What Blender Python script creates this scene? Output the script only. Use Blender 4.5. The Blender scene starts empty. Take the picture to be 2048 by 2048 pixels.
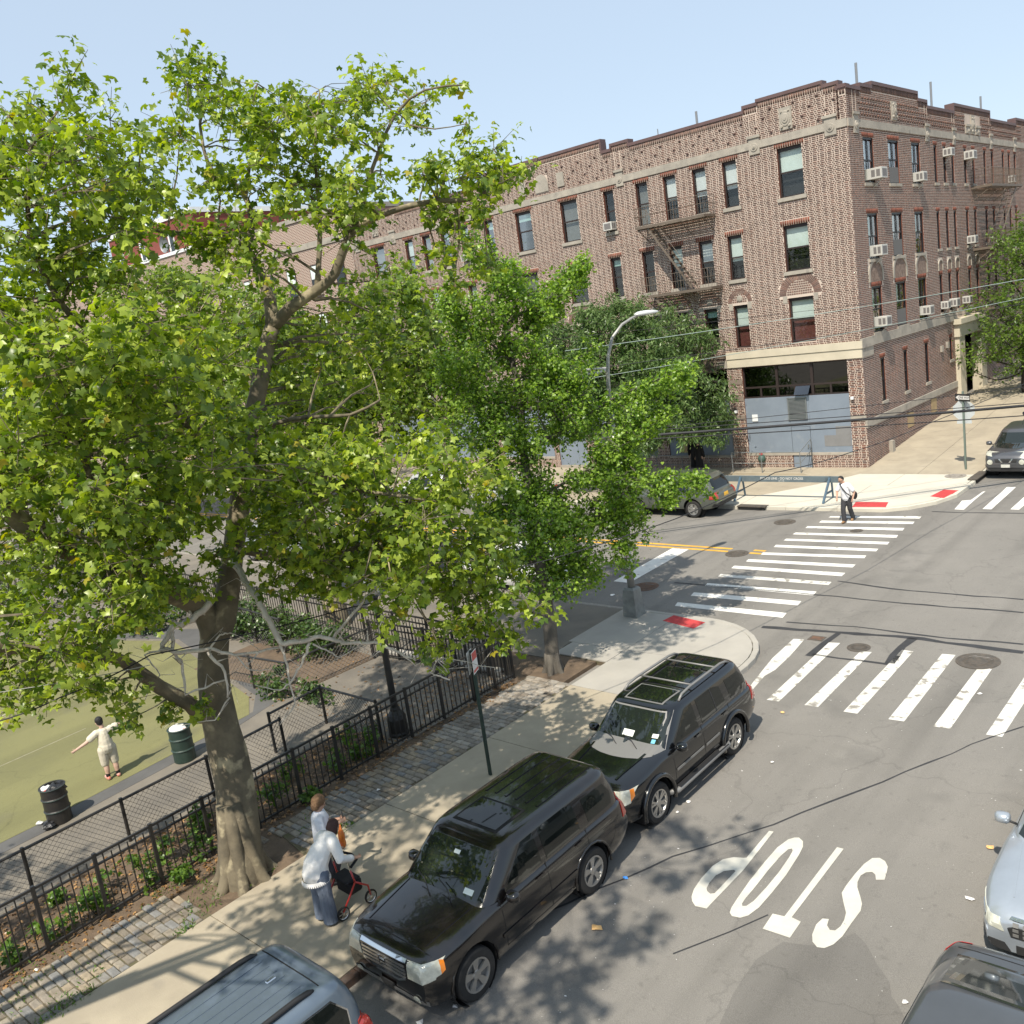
import bpy, bmesh, math, random
import numpy as np
from mathutils import Vector, Matrix
from mathutils.geometry import tessellate_polygon, delaunay_2d_cdt
from mathutils.bvhtree import BVHTree
SC = bpy.context.scene
COL = SC.collection
random.seed(5)
rnd = random.random
def uni(a, b): return a + (b - a) * random.random()

# ---------------------------------------------------------------- camera
CAMZ = 9.5
FPX = 1863.886                       # focal length in pixels of the 2048 px photograph
RM = np.array([[0.7380208, 0.66018395, -0.13957956],
               [0.03322126, -0.24215077, -0.96966971],
               [-0.67395967, 0.71099941, -0.20064445]])
cam_d = bpy.data.cameras.new("camera")
cam_d.sensor_width = 36.0
cam_d.lens = FPX / 2048 * 36
cam_d.clip_start = 0.2
cam_d.clip_end = 3000
cam = bpy.data.objects.new("camera", cam_d)
COL.objects.link(cam)
m = Matrix.Identity(4)
for i in range(3):
    m[i][0] = RM[0, i]; m[i][1] = -RM[1, i]; m[i][2] = -RM[2, i]
m[0][3], m[1][3], m[2][3] = 0, 0, CAMZ
cam.matrix_world = m
SC.camera = cam

# ---------------------------------------------------------------- sky, sun, exposure
SUN_TO = Vector((0.178, -0.545, 0.819)).normalized()
sun_el = math.asin(SUN_TO.z)
world = bpy.data.worlds.new("World")
SC.world = world
world.use_nodes = True
wn = world.node_tree
bg = wn.nodes["Background"]
sky = wn.nodes.new("ShaderNodeTexSky")
sky.sky_type = 'NISHITA'
sky.sun_disc = False
sky.sun_elevation = sun_el
sky.sun_rotation = math.atan2(SUN_TO.x, SUN_TO.y)
sky.altitude = 20
sky.air_density = 1.0
sky.dust_density = 0.6
sky.ozone_density = 1.0
hz = wn.nodes.new("ShaderNodeMix"); hz.data_type = 'RGBA'; hz.inputs[0].default_value = 0.80
hz.inputs[7].default_value = (2.12, 2.52, 2.95, 1)          # even summer haze over the whole sky
wn.links.new(sky.outputs[0], hz.inputs[6]); wn.links.new(hz.outputs[2], bg.inputs[0])
bg.inputs[1].default_value = 0.125
sun_d = bpy.data.lights.new("sun", 'SUN')
sun_d.energy = 2.75
sun_d.angle = math.radians(0.55)
sun_d.color = (1.0, 0.925, 0.80)
sun = bpy.data.objects.new("sun", sun_d)
COL.objects.link(sun)
sun.rotation_euler = SUN_TO.to_track_quat('Z', 'Y').to_euler()
sun.location = (20, -60, 60)
SC.view_settings.view_transform = 'Standard'
SC.view_settings.look = 'None'
SC.view_settings.gamma = 1
SC.view_settings.use_curve_mapping = False
SC.view_settings.exposure = 1.15
SC.cycles.max_bounces = 6
SC.cycles.transparent_max_bounces = 12
SC.cycles.caustics_reflective = False
SC.cycles.caustics_refractive = False

# ---------------------------------------------------------------- geometry helpers
def gz(y):
    """height of the ground: the street climbs gently, more steeply past the avenue"""
    return 0.02 * y if y < 39 else 0.78 + 0.073 * (min(y, 110) - 39)
def ray(px, py):
    r = RM.T @ np.array([px - 1024, py - 1024, FPX])
    return r
def G(px, py, h=0.0):
    """ground point seen at a pixel of the photograph (2048 px), h above the ground"""
    r = ray(px, py)
    t = (h - CAMZ) / (r[2] - 0.02 * r[1])
    p = r * t
    if p[1] > 39:
        t = (h - CAMZ + 0.78 - 0.073 * 39) / (r[2] - 0.073 * r[1]); p = r * t
    return Vector((p[0], p[1], p[2] + CAMZ))
def AT(px, py, depth):
    """point at a distance along the viewing axis"""
    r = ray(px, py) / FPX * depth
    return Vector((r[0], r[1], r[2] + CAMZ))
def depth_of(p):
    return float(RM[2] @ np.array([p[0], p[1], p[2] - CAMZ]))
OFF = {}
def sub(lst, f=.3623, x0=0, y0=0):
    return [(x0 + a * f, y0 + b * f) for a, b in lst]

class MB:
    """collects faces and links them as one mesh object"""
    def __init__(s): s.v = []; s.f = []; s.mi = []; s.cur = 0
    def add(s, vs, fs):
        o = len(s.v); s.v += [tuple(v) for v in vs]
        for f in fs: s.f.append(tuple(i + o for i in f)); s.mi.append(s.cur)
        return s
    def box(s, x0, x1, y0, y1, z0, z1, t=None):
        vs = [(x, y, z) for z in (z0, z1) for y in (y0, y1) for x in (x0, x1)]
        if t: vs = [t(*v) for v in vs]
        return s.add(vs, [(0, 2, 3, 1), (4, 5, 7, 6), (0, 1, 5, 4), (2, 6, 7, 3), (0, 4, 6, 2), (1, 3, 7, 5)])
    def bar(s, a, b, r, n=4, r2=None, up=None):
        a = Vector(a); b = Vector(b); return s.tube([a, b], [r, r if r2 is None else r2], n)
    def tube(s, pts, rad, n=6, cap=True):
        pts = [Vector(p) for p in pts]
        if not hasattr(rad, '__len__'): rad = [rad] * len(pts)
        o = len(s.v); prev = None
        for i, p in enumerate(pts):
            t = (pts[min(i + 1, len(pts) - 1)] - pts[max(i - 1, 0)])
            if t.length < 1e-9: t = Vector((0, 0, 1))
            t.normalize()
            if prev is None:
                u = t.orthogonal().normalized()
                if abs(t.z) < .99: u = Vector((0, 0, 1)).cross(t).normalized()
            else:
                u = (prev - t * prev.dot(t))
                u = u.normalized() if u.length > 1e-6 else t.orthogonal().normalized()
            prev = u; w = t.cross(u)
            for k in range(n):
                a = 2 * math.pi * (k + .5) / n
                s.v.append(tuple(p + (u * math.cos(a) + w * math.sin(a)) * rad[i]))
        for i in range(len(pts) - 1):
            for k in range(n):
                s.f.append((o + i * n + k, o + i * n + (k + 1) % n, o + (i + 1) * n + (k + 1) % n, o + (i + 1) * n + k)); s.mi.append(s.cur)
        if cap:
            s.f.append(tuple(o + k for k in range(n))[::-1]); s.mi.append(s.cur)
            e = o + (len(pts) - 1) * n
            s.f.append(tuple(e + k for k in range(n))); s.mi.append(s.cur)
        return s
    def lathe(s, prof, c=(0, 0, 0), n=16, axis='z', cap=True):
        o = len(s.v); c = Vector(c)
        for r, h in prof:
            for k in range(n):
                a = 2 * math.pi * k / n
                p = {'z': (r * math.cos(a), r * math.sin(a), h), 'x': (h, r * math.cos(a), r * math.sin(a)), 'y': (r * math.sin(a), h, r * math.cos(a))}[axis]
                s.v.append(tuple(c + Vector(p)))
        for i in range(len(prof) - 1):
            for k in range(n):
                s.f.append((o + i * n + k, o + i * n + (k + 1) % n, o + (i + 1) * n + (k + 1) % n, o + (i + 1) * n + k)); s.mi.append(s.cur)
        if cap:
            s.f.append(tuple(o + k for k in range(n))[::-1]); s.mi.append(s.cur)
            e = o + (len(prof) - 1) * n
            s.f.append(tuple(e + k for k in range(n))); s.mi.append(s.cur)
        return s
    def sheet(s, loops, fn, thick=0.0):
        """flat polygon (first loop) with holes; fn maps (a,b,level) to a point"""
        vl = [[Vector((a, b, 0)) for a, b in L] for L in loops]
        tri = tessellate_polygon(vl); flat = [p for L in vl for p in L]
        n = len(flat); top = [fn(p.x, p.y, 0) for p in flat]
        fs = []
        for t in tri:
            a, b, c = [flat[i] for i in t]
            fs.append(tuple(t) if (b - a).cross(c - a).z > 0 else tuple(t)[::-1])
        if not thick: return s.add(top, fs)
        bot = [fn(p.x, p.y, -thick) for p in flat]
        fs += [tuple(i + n for i in f)[::-1] for f in fs]
        k = 0
        for L in vl:
            m_ = len(L); ar = sum(L[i].x * L[(i + 1) % m_].y - L[(i + 1) % m_].x * L[i].y for i in range(m_))
            first = (k == 0)
            for i in range(m_):
                q = (k + i, k + i + n, k + (i + 1) % m_ + n, k + (i + 1) % m_)
                fs.append(q if (ar > 0) == first else q[::-1])
            k += m_
        return s.add(top + bot, fs)
    def build(s, name, mat, parent=None, off=None, smooth=False, fix=False, bevel=0):
        me = bpy.data.meshes.new(name)
        if off is None: off = OFF.get(parent.name, Vector((0, 0, 0))) if parent is not None else Vector((0, 0, 0))
        off = Vector(off)
        me.from_pydata([(v[0] - off.x, v[1] - off.y, v[2] - off.z) for v in s.v], [], s.f)
        if isinstance(mat, (list, tuple)):
            for mm in mat: me.materials.append(mm)
            me.polygons.foreach_set('material_index', s.mi)
        else: me.materials.append(mat)
        if fix or bevel:
            bm = bmesh.new(); bm.from_mesh(me)
            if bevel:
                bmesh.ops.bevel(bm, geom=[e for e in bm.edges if e.is_manifold and e.calc_face_angle(0) > .5], offset=bevel, segments=1, affect='EDGES')
            bmesh.ops.recalc_face_normals(bm, faces=bm.faces); bm.to_mesh(me); bm.free()
        if smooth: me.polygons.foreach_set('use_smooth', [True] * len(me.polygons))
        me.update()
        o = bpy.data.objects.new(name, me); COL.objects.link(o)
        if parent is not None: o.parent = parent
        OFF[o.name] = off
        return o
def npmesh(name, V, loops_per, mat, parent=None, off=None, smooth=False, idx=None):
    """V: (n,3) vertices; faces are consecutive runs of loops_per vertices, or idx"""
    V = np.asarray(V, np.float32)
    if off is None: off = OFF.get(parent.name, Vector((0, 0, 0))) if parent is not None else Vector((0, 0, 0))
    V = V - np.array(off, np.float32)
    me = bpy.data.meshes.new(name)
    if idx is None: idx = np.arange(len(V), dtype=np.int32)
    idx = np.asarray(idx, np.int32).ravel()
    nf = len(idx) // loops_per
    me.vertices.add(len(V)); me.vertices.foreach_set('co', V.ravel())
    me.loops.add(len(idx)); me.loops.foreach_set('vertex_index', idx)
    me.polygons.add(nf); me.polygons.foreach_set('loop_start', np.arange(nf, dtype=np.int32) * loops_per)
    me.materials.append(mat)
    me.update(calc_edges=True)
    if smooth: me.polygons.foreach_set('use_smooth', [True] * nf)
    o = bpy.data.objects.new(name, me); COL.objects.link(o)
    if parent is not None: o.parent = parent
    OFF[o.name] = Vector(off)
    return o
def empty(name, loc, rz=0, build_local=False):
    o = bpy.data.objects.new(name, None); COL.objects.link(o)
    o.location = loc; o.rotation_euler = (0, 0, rz); o.empty_display_size = .2
    OFF[o.name] = Vector((0, 0, 0)) if build_local else Vector(loc)
    return o
def tag(o, label=None, cat=None, group=None, kind=None):
    if label: o['label'] = label
    if cat: o['category'] = cat
    if group: o['group'] = group
    if kind: o['kind'] = kind
    return o
def thing(name, label, cat, loc, group=None, rz=0, local=False):
    return tag(empty(name, loc, rz, local), label, cat, group)
def struct(o): o['kind'] = 'structure'; return o
def dup(o, parent=None, M=None):
    c = o.copy(); COL.objects.link(c); c.parent = parent
    for ch in o.children: dup(ch, c)
    return c

# ---------------------------------------------------------------- material helpers
def nn(nt, t, **k):
    n = nt.nodes.new(t)
    for a, b in k.items(): setattr(n, a, b)
    return n
def mat(name, col, rough=.8, metal=0, spec=.5, var=.0, scale=3.0, col2=None, bump=0, bscale=40, coat=0, island=0, detail=5, lo=.35, hi=.65, stain=None, trans=0, alpha=None, obj=False, stretch=None):
    """principled material; col/col2 mixed by object-space noise, island = brightness spread per loose piece"""
    M = bpy.data.materials.new(name); M.use_nodes = True
    nt = M.node_tree; b = nt.nodes["Principled BSDF"]
    b.inputs['Roughness'].default_value = rough; b.inputs['Metallic'].default_value = metal
    b.inputs['Specular IOR Level'].default_value = spec
    if coat: b.inputs['Coat Weight'].default_value = coat; b.inputs['Coat Roughness'].default_value = .04
    if trans: b.inputs['Transmission Weight'].default_value = trans
    c1 = (*col, 1)
    if col2 is None: col2 = tuple(min(1, c * (1 - var)) for c in col)
    tc = nn(nt, 'ShaderNodeNewGeometry'); pos = tc.outputs['Position']
    if obj: pos = nn(nt, 'ShaderNodeTexCoord').outputs['Object']
    if stretch:
        mp = nn(nt, 'ShaderNodeVectorMath', operation='MULTIPLY'); mp.inputs[1].default_value = stretch
        nt.links.new(pos, mp.inputs[0]); pos = mp.outputs[0]
    if var or col2 != tuple(col):
        nz = nn(nt, 'ShaderNodeTexNoise'); nz.inputs['Scale'].default_value = scale; nz.inputs['Detail'].default_value = detail
        nz.inputs['Roughness'].default_value = .62
        nt.links.new(pos, nz.inputs['Vector'])
        cr = nn(nt, 'ShaderNodeMapRange'); cr.inputs[1].default_value = lo; cr.inputs[2].default_value = hi
        nt.links.new(nz.outputs[0], cr.inputs[0])
        mx = nn(nt, 'ShaderNodeMix', data_type='RGBA'); mx.inputs[6].default_value = c1; mx.inputs[7].default_value = (*col2, 1)
        nt.links.new(cr.outputs[0], mx.inputs[0]); out = mx.outputs[2]
    else:
        rg = nn(nt, 'ShaderNodeRGB'); rg.outputs[0].default_value = c1; out = rg.outputs[0]
    if stain:   # (colour, scale, lo, hi)
        n2 = nn(nt, 'ShaderNodeTexNoise'); n2.inputs['Scale'].default_value = stain[1]; n2.inputs['Detail'].default_value = 6
        nt.links.new(pos, n2.inputs['Vector'])
        r2 = nn(nt, 'ShaderNodeMapRange'); r2.inputs[1].default_value = stain[2]; r2.inputs[2].default_value = stain[3]
        nt.links.new(n2.outputs[0], r2.inputs[0])
        m2 = nn(nt, 'ShaderNodeMix', data_type='RGBA'); m2.inputs[7].default_value = (*stain[0], 1)
        nt.links.new(r2.outputs[0], m2.inputs[0]); nt.links.new(out, m2.inputs[6]); out = m2.outputs[2]
    if island:
        hs = nn(nt, 'ShaderNodeHueSaturation')
        mr = nn(nt, 'ShaderNodeMapRange'); mr.inputs[3].default_value = 1 - island; mr.inputs[4].default_value = 1 + island
        nt.links.new(tc.outputs['Random Per Island'], mr.inputs[0]); nt.links.new(mr.outputs[0], hs.inputs['Value'])
        nt.links.new(out, hs.inputs['Color']); out = hs.outputs[0]
    nt.links.new(out, b.inputs['Base Color'])
    if bump:
        nb = nn(nt, 'ShaderNodeTexNoise'); nb.inputs['Scale'].default_value = bscale; nb.inputs['Detail'].default_value = 4
        nt.links.new(pos, nb.inputs['Vector'])
        bp = nn(nt, 'ShaderNodeBump'); bp.inputs['Strength'].default_value = bump; bp.inputs['Distance'].default_value = .02
        nt.links.new(nb.outputs[0], bp.inputs['Height']); nt.links.new(bp.outputs[0], b.inputs['Normal'])
    return M
def glass(name, tint=(.5, .55, .55), gloss=.14, rough=.02, mx=.9):
    """window glass: part see-through, part mirror"""
    mxv = mx; M = bpy.data.materials.new(name); M.use_nodes = True; nt = M.node_tree
    for n in list(nt.nodes): nt.nodes.remove(n)
    o = nn(nt, 'ShaderNodeOutputMaterial'); mx = nn(nt, 'ShaderNodeMixShader'); t = nn(nt, 'ShaderNodeBsdfTransparent'); g = nn(nt, 'ShaderNodeBsdfGlossy')
    t.inputs[0].default_value = (*tint, 1); g.inputs['Roughness'].default_value = rough; g.inputs['Color'].default_value = (1, 1, 1, 1)
    lw = nn(nt, 'ShaderNodeLayerWeight'); lw.inputs[0].default_value = .35
    mr = nn(nt, 'ShaderNodeMapRange'); mr.inputs[3].default_value = gloss; mr.inputs[4].default_value = mxv
    nt.links.new(lw.outputs['Fresnel'], mr.inputs[0]); nt.links.new(mr.outputs[0], mx.inputs[0])
    nt.links.new(t.outputs[0], mx.inputs[1]); nt.links.new(g.outputs[0], mx.inputs[2]); nt.links.new(mx.outputs[0], o.inputs[0])
    return M
# ================================================================ materials of the place
A = {}
def asphalt_mat(name, c1, c2, dark):
    """worn asphalt: patches, aggregate speckle, wheel-track streaks along the street and a crack network"""
    M = mat(name, c1, .92, col2=c2, scale=.33, bump=.45, bscale=110, detail=9, lo=.3, hi=.7, stain=(dark, .8, .58, .82))
    nt = M.node_tree; b = nt.nodes["Principled BSDF"]; src = b.inputs['Base Color'].links[0].from_socket; pos = nn(nt, 'ShaderNodeNewGeometry').outputs['Position']
    def layer(src, tex, scale, lo, hi, v0, v1, stretch=None, out=0, feat=None):
        p = pos
        if stretch: m_ = nn(nt, 'ShaderNodeVectorMath', operation='MULTIPLY'); m_.inputs[1].default_value = stretch; nt.links.new(pos, m_.inputs[0]); p = m_.outputs[0]
        if feat:
            nz = nn(nt, 'ShaderNodeTexNoise'); nz.inputs['Scale'].default_value = 1.2; nz.inputs['Detail'].default_value = 6; nt.links.new(pos, nz.inputs['Vector']); ad = nn(nt, 'ShaderNodeMix', data_type='VECTOR'); ad.inputs[0].default_value = .55; nt.links.new(p, ad.inputs[4]); nt.links.new(nz.outputs[1], ad.inputs[5]); p = ad.outputs[1]
        t = nn(nt, tex); t.inputs['Scale'].default_value = scale; nt.links.new(p, t.inputs['Vector'])
        if feat: t.feature = feat
        else: t.inputs['Detail'].default_value = 5
        r = nn(nt, 'ShaderNodeMapRange'); r.inputs[1].default_value = lo; r.inputs[2].default_value = hi; r.inputs[3].default_value = v0; r.inputs[4].default_value = v1; nt.links.new(t.outputs[out], r.inputs[0])
        h = nn(nt, 'ShaderNodeHueSaturation'); nt.links.new(r.outputs[0], h.inputs['Value']); nt.links.new(src, h.inputs['Color']); return h.outputs[0]
    src = layer(src, 'ShaderNodeTexNoise', 95, .3, .7, .78, 1.22); src = layer(src, 'ShaderNodeTexNoise', 1.0, .45, .68, 1.0, .80, (1.1, .06, 1)); src = layer(src, 'ShaderNodeTexNoise', 6, .62, .75, 1.0, .82)
    src = layer(src, 'ShaderNodeTexVoronoi',   .5, 0, .008, .84, 1.0, None, 0, 'DISTANCE_TO_EDGE')
    nt.links.new(src, b.inputs['Base Color']); return M
A['asphalt'] = asphalt_mat('asphalt', (.232, .217, .194), (.186, .175, .157), (.145, .137, .124))
A['asphalt_dark'] = mat('asphalt_dark', (.115, .112, .108), .9, col2=(.085, .083, .08), scale=.8, bump=.3, bscale=80)
A['tar'] = mat('tar', (.045, .045, .047), .6, var=.3, scale=3, bump=.2, bscale=30)
A['walk_asphalt'] = mat('walk_asphalt', (.21, .185, .15), .93, col2=(.145, .13, .11), scale=.7, bump=.3, bscale=70, detail=8)
A['path'] = mat('path', (.20, .175, .14), .93, col2=(.14, .125, .105), scale=.9, bump=.3, bscale=70, detail=8)
A['concrete'] = mat('concrete', (.40, .345, .255), .9, col2=(.32, .275, .205), scale=.9, bump=.22, bscale=60, detail=9, stain=((.24, .215, .175), 2.2, .62, .85))
A['concrete_new'] = mat('concrete_new', (.60, .56, .46), .88, col2=(.51, .475, .40), scale=.7, bump=.15, bscale=70, detail=8)
A['concrete_grey'] = mat('concrete_grey', (.40, .375, .33), .88, col2=(.335, .315, .28), scale=.8, bump=.15, bscale=70, detail=8)
A['granite'] = mat('granite', (.33, .30, .26), .85, var=.3, scale=9, bump=.3, bscale=50)
A['steelkerb'] = mat('steelkerb', (.13, .075, .05), .6, col2=(.09, .08, .075), scale=6, metal=.3)
A['soil'] = mat('soil', (.115, .082, .055), .95, col2=(.16, .112, .072), scale=5, bump=.9, bscale=35, detail=10, stain=((.07, .05, .035), 1.3, .5, .7))
A['court'] = asphalt_mat('court', (.205, .195, .080), (.172, .166, .072), (.15, .140, .082))
A['white_paint'] = mat('white_paint', (.78, .76, .70), .8, col2=(.66, .64, .59), scale=2.5, bump=.2, bscale=60, stain=((.36, .335, .30), 3.6, .62, .72), detail=9)
A['worn_paint'] = mat('worn_paint', (.70, .68, .62), .85, col2=(.55, .53, .48), scale=2.0, bump=.2, bscale=60, stain=((.27, .25, .215), 4.2, .565, .64), detail=9)
A['yellow_paint'] = mat('yellow_paint', (.78, .42, .045), .8, var=.25, scale=3, stain=((.25, .21, .15), 5, .68, .8))
A['red_pad'] = mat('red_pad', (.52, .055, .055), .8, var=.2, scale=3)
A['iron'] = mat('iron', (.10, .092, .082), .75, metal=.4, col2=(.15, .125, .10), scale=9)
A['rust'] = mat('rust_iron', (.16, .085, .05), .8, col2=(.09, .06, .045), scale=7)
A['cobble'] = mat('cobble', (.29, .25, .20), .85, col2=(.24, .225, .20), scale=7, bump=.5, bscale=30, island=.32, stain=((.17, .135, .10), 2.0, .5, .7))
A['gap_soil'] = mat('gap_soil', (.13, .10, .068), .95, col2=(.10, .095, .045), scale=4, bump=.6, bscale=40, detail=8)
A['litter_white'] = mat('litter_white', (.75, .73, .70), .7)
A['litter_blue'] = mat('litter_blue', (.05, .25, .7), .6)
A['litter_orange'] = mat('litter_orange', (.75, .45, .18), .8)
A['drain'] = mat('drain_black', (.012, .012, .012), .8)
KH = 0.14           # kerb height

def gpt(x, y, h=0.0): return (x, y, gz(y) + h)
def ground_sheet(mb, loops, h, thick=0.0, step=None):
    mb.sheet(loops, lambda a, b, l: (a, b, gz(b) + h + l), thick)
    return mb

# the road sheet (all asphalt), reaching far out
mb = MB()
xs = [-900, -300, -120, -70, -40, -20, 0, 20, 60, 200, 900]
ys = [-300, -40, 0, 10, 20, 30, 39, 60, 85, 110, 160, 400, 1200]
for i in range(len(xs) - 1):
    for j in range(len(ys) - 1):
        x0, x1, y0, y1 = xs[i], xs[i + 1], ys[j], ys[j + 1]
        mb.add([gpt(x0, y0), gpt(x1, y0), gpt(x1, y1), gpt(x0, y1)], [(0, 1, 2, 3)])
road = struct(mb.build('road', A['asphalt']))

def seam(pts, w, h=.004, m='tar', name='tar_seam'):
    pts = [Vector((p[0], p[1], 0)) for p in pts]; L = []; R = []
    fine = []
    for i in range(len(pts) - 1):
        n = max(1, int((pts[i + 1] - pts[i]).length / .5))
        for k in range(n): fine.append(pts[i].lerp(pts[i + 1], k / n) + Vector((uni(-.03, .03), uni(-.03, .03), 0)))
    fine.append(pts[-1])
    for i, p in enumerate(fine):
        t = (fine[min(i + 1, len(fine) - 1)] - fine[max(i - 1, 0)]).normalized(); nrm = Vector((-t.y, t.x, 0)); ww = w * uni(.55, 1.2)
        L.append(p + nrm * ww); R.append(p - nrm * ww)
    b = MB()
    for i in range(len(fine) - 1):
        b.add([gpt(q.x, q.y, h) for q in (R[i], R[i + 1], L[i + 1], L[i])], [(0, 1, 2, 3)])
    return b.build(name, A[m], road)
def R6(x, y): return G(1348 + x * .3623, 700 + y * .3623)
def R9(x, y): return G(1348 + x * .3623, 1348 + y * .3623)
def R5(x, y): return G(700 + x * .3623, 700 + y * .3623)
def R7(x, y): return G(x * .3623, 1348 + y * .3623)
def R8(x, y): return G(700 + x * .3623, 1348 + y * .3623)
seam([R6(0, 1285), R6(170, 1300), R6(560, 1330), R6(900, 1362), R6(1400, 1410), R6(1930, 1450)], .05)
seam([R6(900, 1275), R6(1300, 1330), R6(1930, 1378)], .04)
seam([R6(480, 1530), R6(900, 1560), R6(1240, 1580), R6(1930, 1670)], .09)
seam([R6(620, 1500), R6(1000, 1530), R6(1500, 1590), R6(1930, 1625)], .04)
seam([R6(905, 1565), R6(830, 1620), R6(745, 1690)], .10)
seam([R6(1320, 1590), R6(1250, 1640), R6(1190, 1730)], .13)
seam([R6(760, 1680), R6(900, 1700), R6(1180, 1735)], .045)
seam([R6(1420, 893), R6(1700, 900), R6(1932, 902)], .04)
seam([R8(900, 1390), R9(0, 1010), R9(560, 830), R9(1150, 590), R9(1650, 390), R9(1930, 290)], .02)
seam([R9(0, 1550), R9(300, 1420), R9(520, 1330)], .018)
# the damp patch at the bottom of the street
mb = MB()
ground_sheet(mb, [[(p.x, p.y) for p in [R9(230, 1980), R9(330, 1760), R9(450, 1580), R9(600, 1480), R9(760, 1500), R9(900, 1470), R9(1000, 1430), R9(1060, 1490), R9(1120, 1600), R9(1190, 1700), R9(1200, 1780), R9(1245, 1840), R9(1290, 1940), R9(1200, 2100), R9(600, 2200), R9(200, 2150)]]], .003)
mb.build('asphalt_patch', asphalt_mat('asphalt_damp', (.178, .167, .150), (.158, .149, .135), (.135, .127, .115)), road)

# painted markings
def paint(loops, m='white_paint', name='crosswalk_stripe', h=.004):
    b = MB(); ground_sheet(b, [[(p.x, p.y) for p in L] for L in loops], h)
    return b.build(name, A[m], road)
ZA = [((865, 918), (1367, 918), (1355, 931), (853, 925)), ((815, 942), (1328, 948), (1318, 961), (800, 953)), ((738, 973), (1272, 983), (1262, 997), (725, 983)),
      ((672, 1008), (1237, 1022), (1228, 1037), (655, 1018)), ((620, 1042), (1190, 1060), (1178, 1074), (605, 1052)), ((563, 1076), (1128, 1098), (1115, 1112), (550, 1088)),
      ((490, 1118), (1062, 1135), (1050, 1150), (480, 1130)), ((412, 1155), (1003, 1185), (985, 1201), (397, 1168)), ((333, 1191), (946, 1231), (925, 1249), (316, 1205)),
      ((258, 1237), (870, 1281), (853, 1298), (242, 1251)), ((185, 1287), (787, 1334), (768, 1355), (170, 1302)), ((110, 1338), (703, 1387), (683, 1410), (92, 1357)), ((20, 1393), (622, 1452), (600, 1479), (5, 1413))]
for i, q in enumerate(ZA): paint([[R6(*p) for p in q]], 'worn_paint' if i == 9 else 'white_paint')
paint([[R6(660, 1595), R6(720, 1598), R6(640, 1690), R6(560, 1765), R6(500, 1800), R6(430, 1880), R6(395, 1890), R6(440, 1830), R6(520, 1730), R6(545, 1700)]], 'worn_paint')
for a, b in [(((855, 1615), (918, 1618)), ((580, 152), (512, 143))), (((1028, 1665), (1092, 1668)), ((795, 183), (720, 172))), (((1258, 1655), (1322, 1665)), ((1012, 220), (935, 208))),
             (((1480, 1678), (1555, 1684)), ((1270, 263), (1183, 250))), (((1680, 1752), (1755, 1762)), ((1525, 303), (1432, 290))), (((1960, 1768), (2045, 1775)), ((1812, 348), (1722, 335))),
             (((2230, 1790), (2320, 1800)), ((2110, 395), (2015, 380)))]:
    paint([[R6(*a[0]), R6(*a[1]), R9(*b[0]), R9(*b[1])]], 'worn_paint')
for q in [((1548, 880), (1600, 882), (1662, 826), (1720, 780), (1705, 782), (1640, 828), (1590, 832)), ((1703, 878), (1752, 880), (1888, 757), (1838, 757)), ((1857, 880), (1905, 882), (2045, 757), (1993, 757)), ((2010, 882), (2060, 884), (2200, 759), (2150, 757))]:
    paint([[R6(*p) for p in q]])
def Z5(x, y): return G(1180 + x * .1967, 900 + y * .1967)
paint([[Z5(850, 992), Z5(1015, 1005), Z5(400, 1352), Z5(240, 1335)]], name='stop_line')
yl = Z5(900, 983).y
for dy in (.16, -.16):
    for (xa, xb) in ((-140, R6(310, 1105).x), (R6(415, 1122).x, R6(487, 1122).x)):
        b = MB(); ground_sheet(b, [[(xa, yl + dy - .07), (xb, yl + dy - .07), (xb, yl + dy + .07), (xa, yl + dy + .07)]], .004); b.build('centre_line', A['yellow_paint'], road)
# the word STOP, read from the far side
LET = {
 'P': [[(525, 868), (550, 872), (380, 1088), (205, 1270), (180, 1297), (118, 1283), (100, 1255), (97, 1230), (110, 1190), (150, 1130), (215, 1060), (270, 1025), (330, 1013), (385, 1017), (400, 1016)],
       [(180, 1185), (195, 1155), (230, 1115), (275, 1090), (330, 1083), (340, 1090), (225, 1212), (200, 1215), (183, 1200)]],
 'O': [[(690, 905), (712, 925), (712, 955), (690, 1000), (620, 1110), (540, 1210), (470, 1290), (410, 1335), (365, 1348), (320, 1338), (308, 1318), (318, 1290), (350, 1240), (420, 1140), (500, 1040), (570, 960), (630, 915), (665, 905)],
       [(652, 965), (630, 970), (590, 1005), (520, 1085), (450, 1175), (395, 1240), (375, 1270), (378, 1283), (400, 1282), (440, 1255), (510, 1180), (580, 1095), (635, 1015), (655, 980)]],
 'T': [[(900, 958), (937, 967), (650, 1345), (700, 1370), (640, 1458), (490, 1408), (545, 1325), (610, 1340)]],
 'S': [[(1095, 1018), (1135, 1017), (1165, 1035), (1180, 1065), (1175, 1095), (1162, 1138), (1115, 1138), (1112, 1110), (1095, 1095), (1060, 1097), (1030, 1115), (1013, 1150), (1012, 1180), (1028, 1230), (1038, 1270), (1030, 1310), (985, 1370), (930, 1450), (880, 1495), (830, 1515), (790, 1510), (765, 1480), (763, 1440), (785, 1385), (820, 1352), (855, 1355), (845, 1390), (860, 1415), (890, 1418), (920, 1395), (940, 1360), (950, 1320), (935, 1260), (926, 1210), (950, 1170), (1000, 1105), (1050, 1050)]]}
A['stop_paint'] = mat('stop_paint', (.62, .60, .52), .85, col2=(.52, .50, .44), scale=2.5, bump=.2, bscale=60, stain=((.25, .24, .22), 6, .68, .74), detail=9)
for k, L in LET.items(): paint([[R9(*p) for p in l] for l in L], 'stop_paint', 'painted_letter', .0075)

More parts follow.
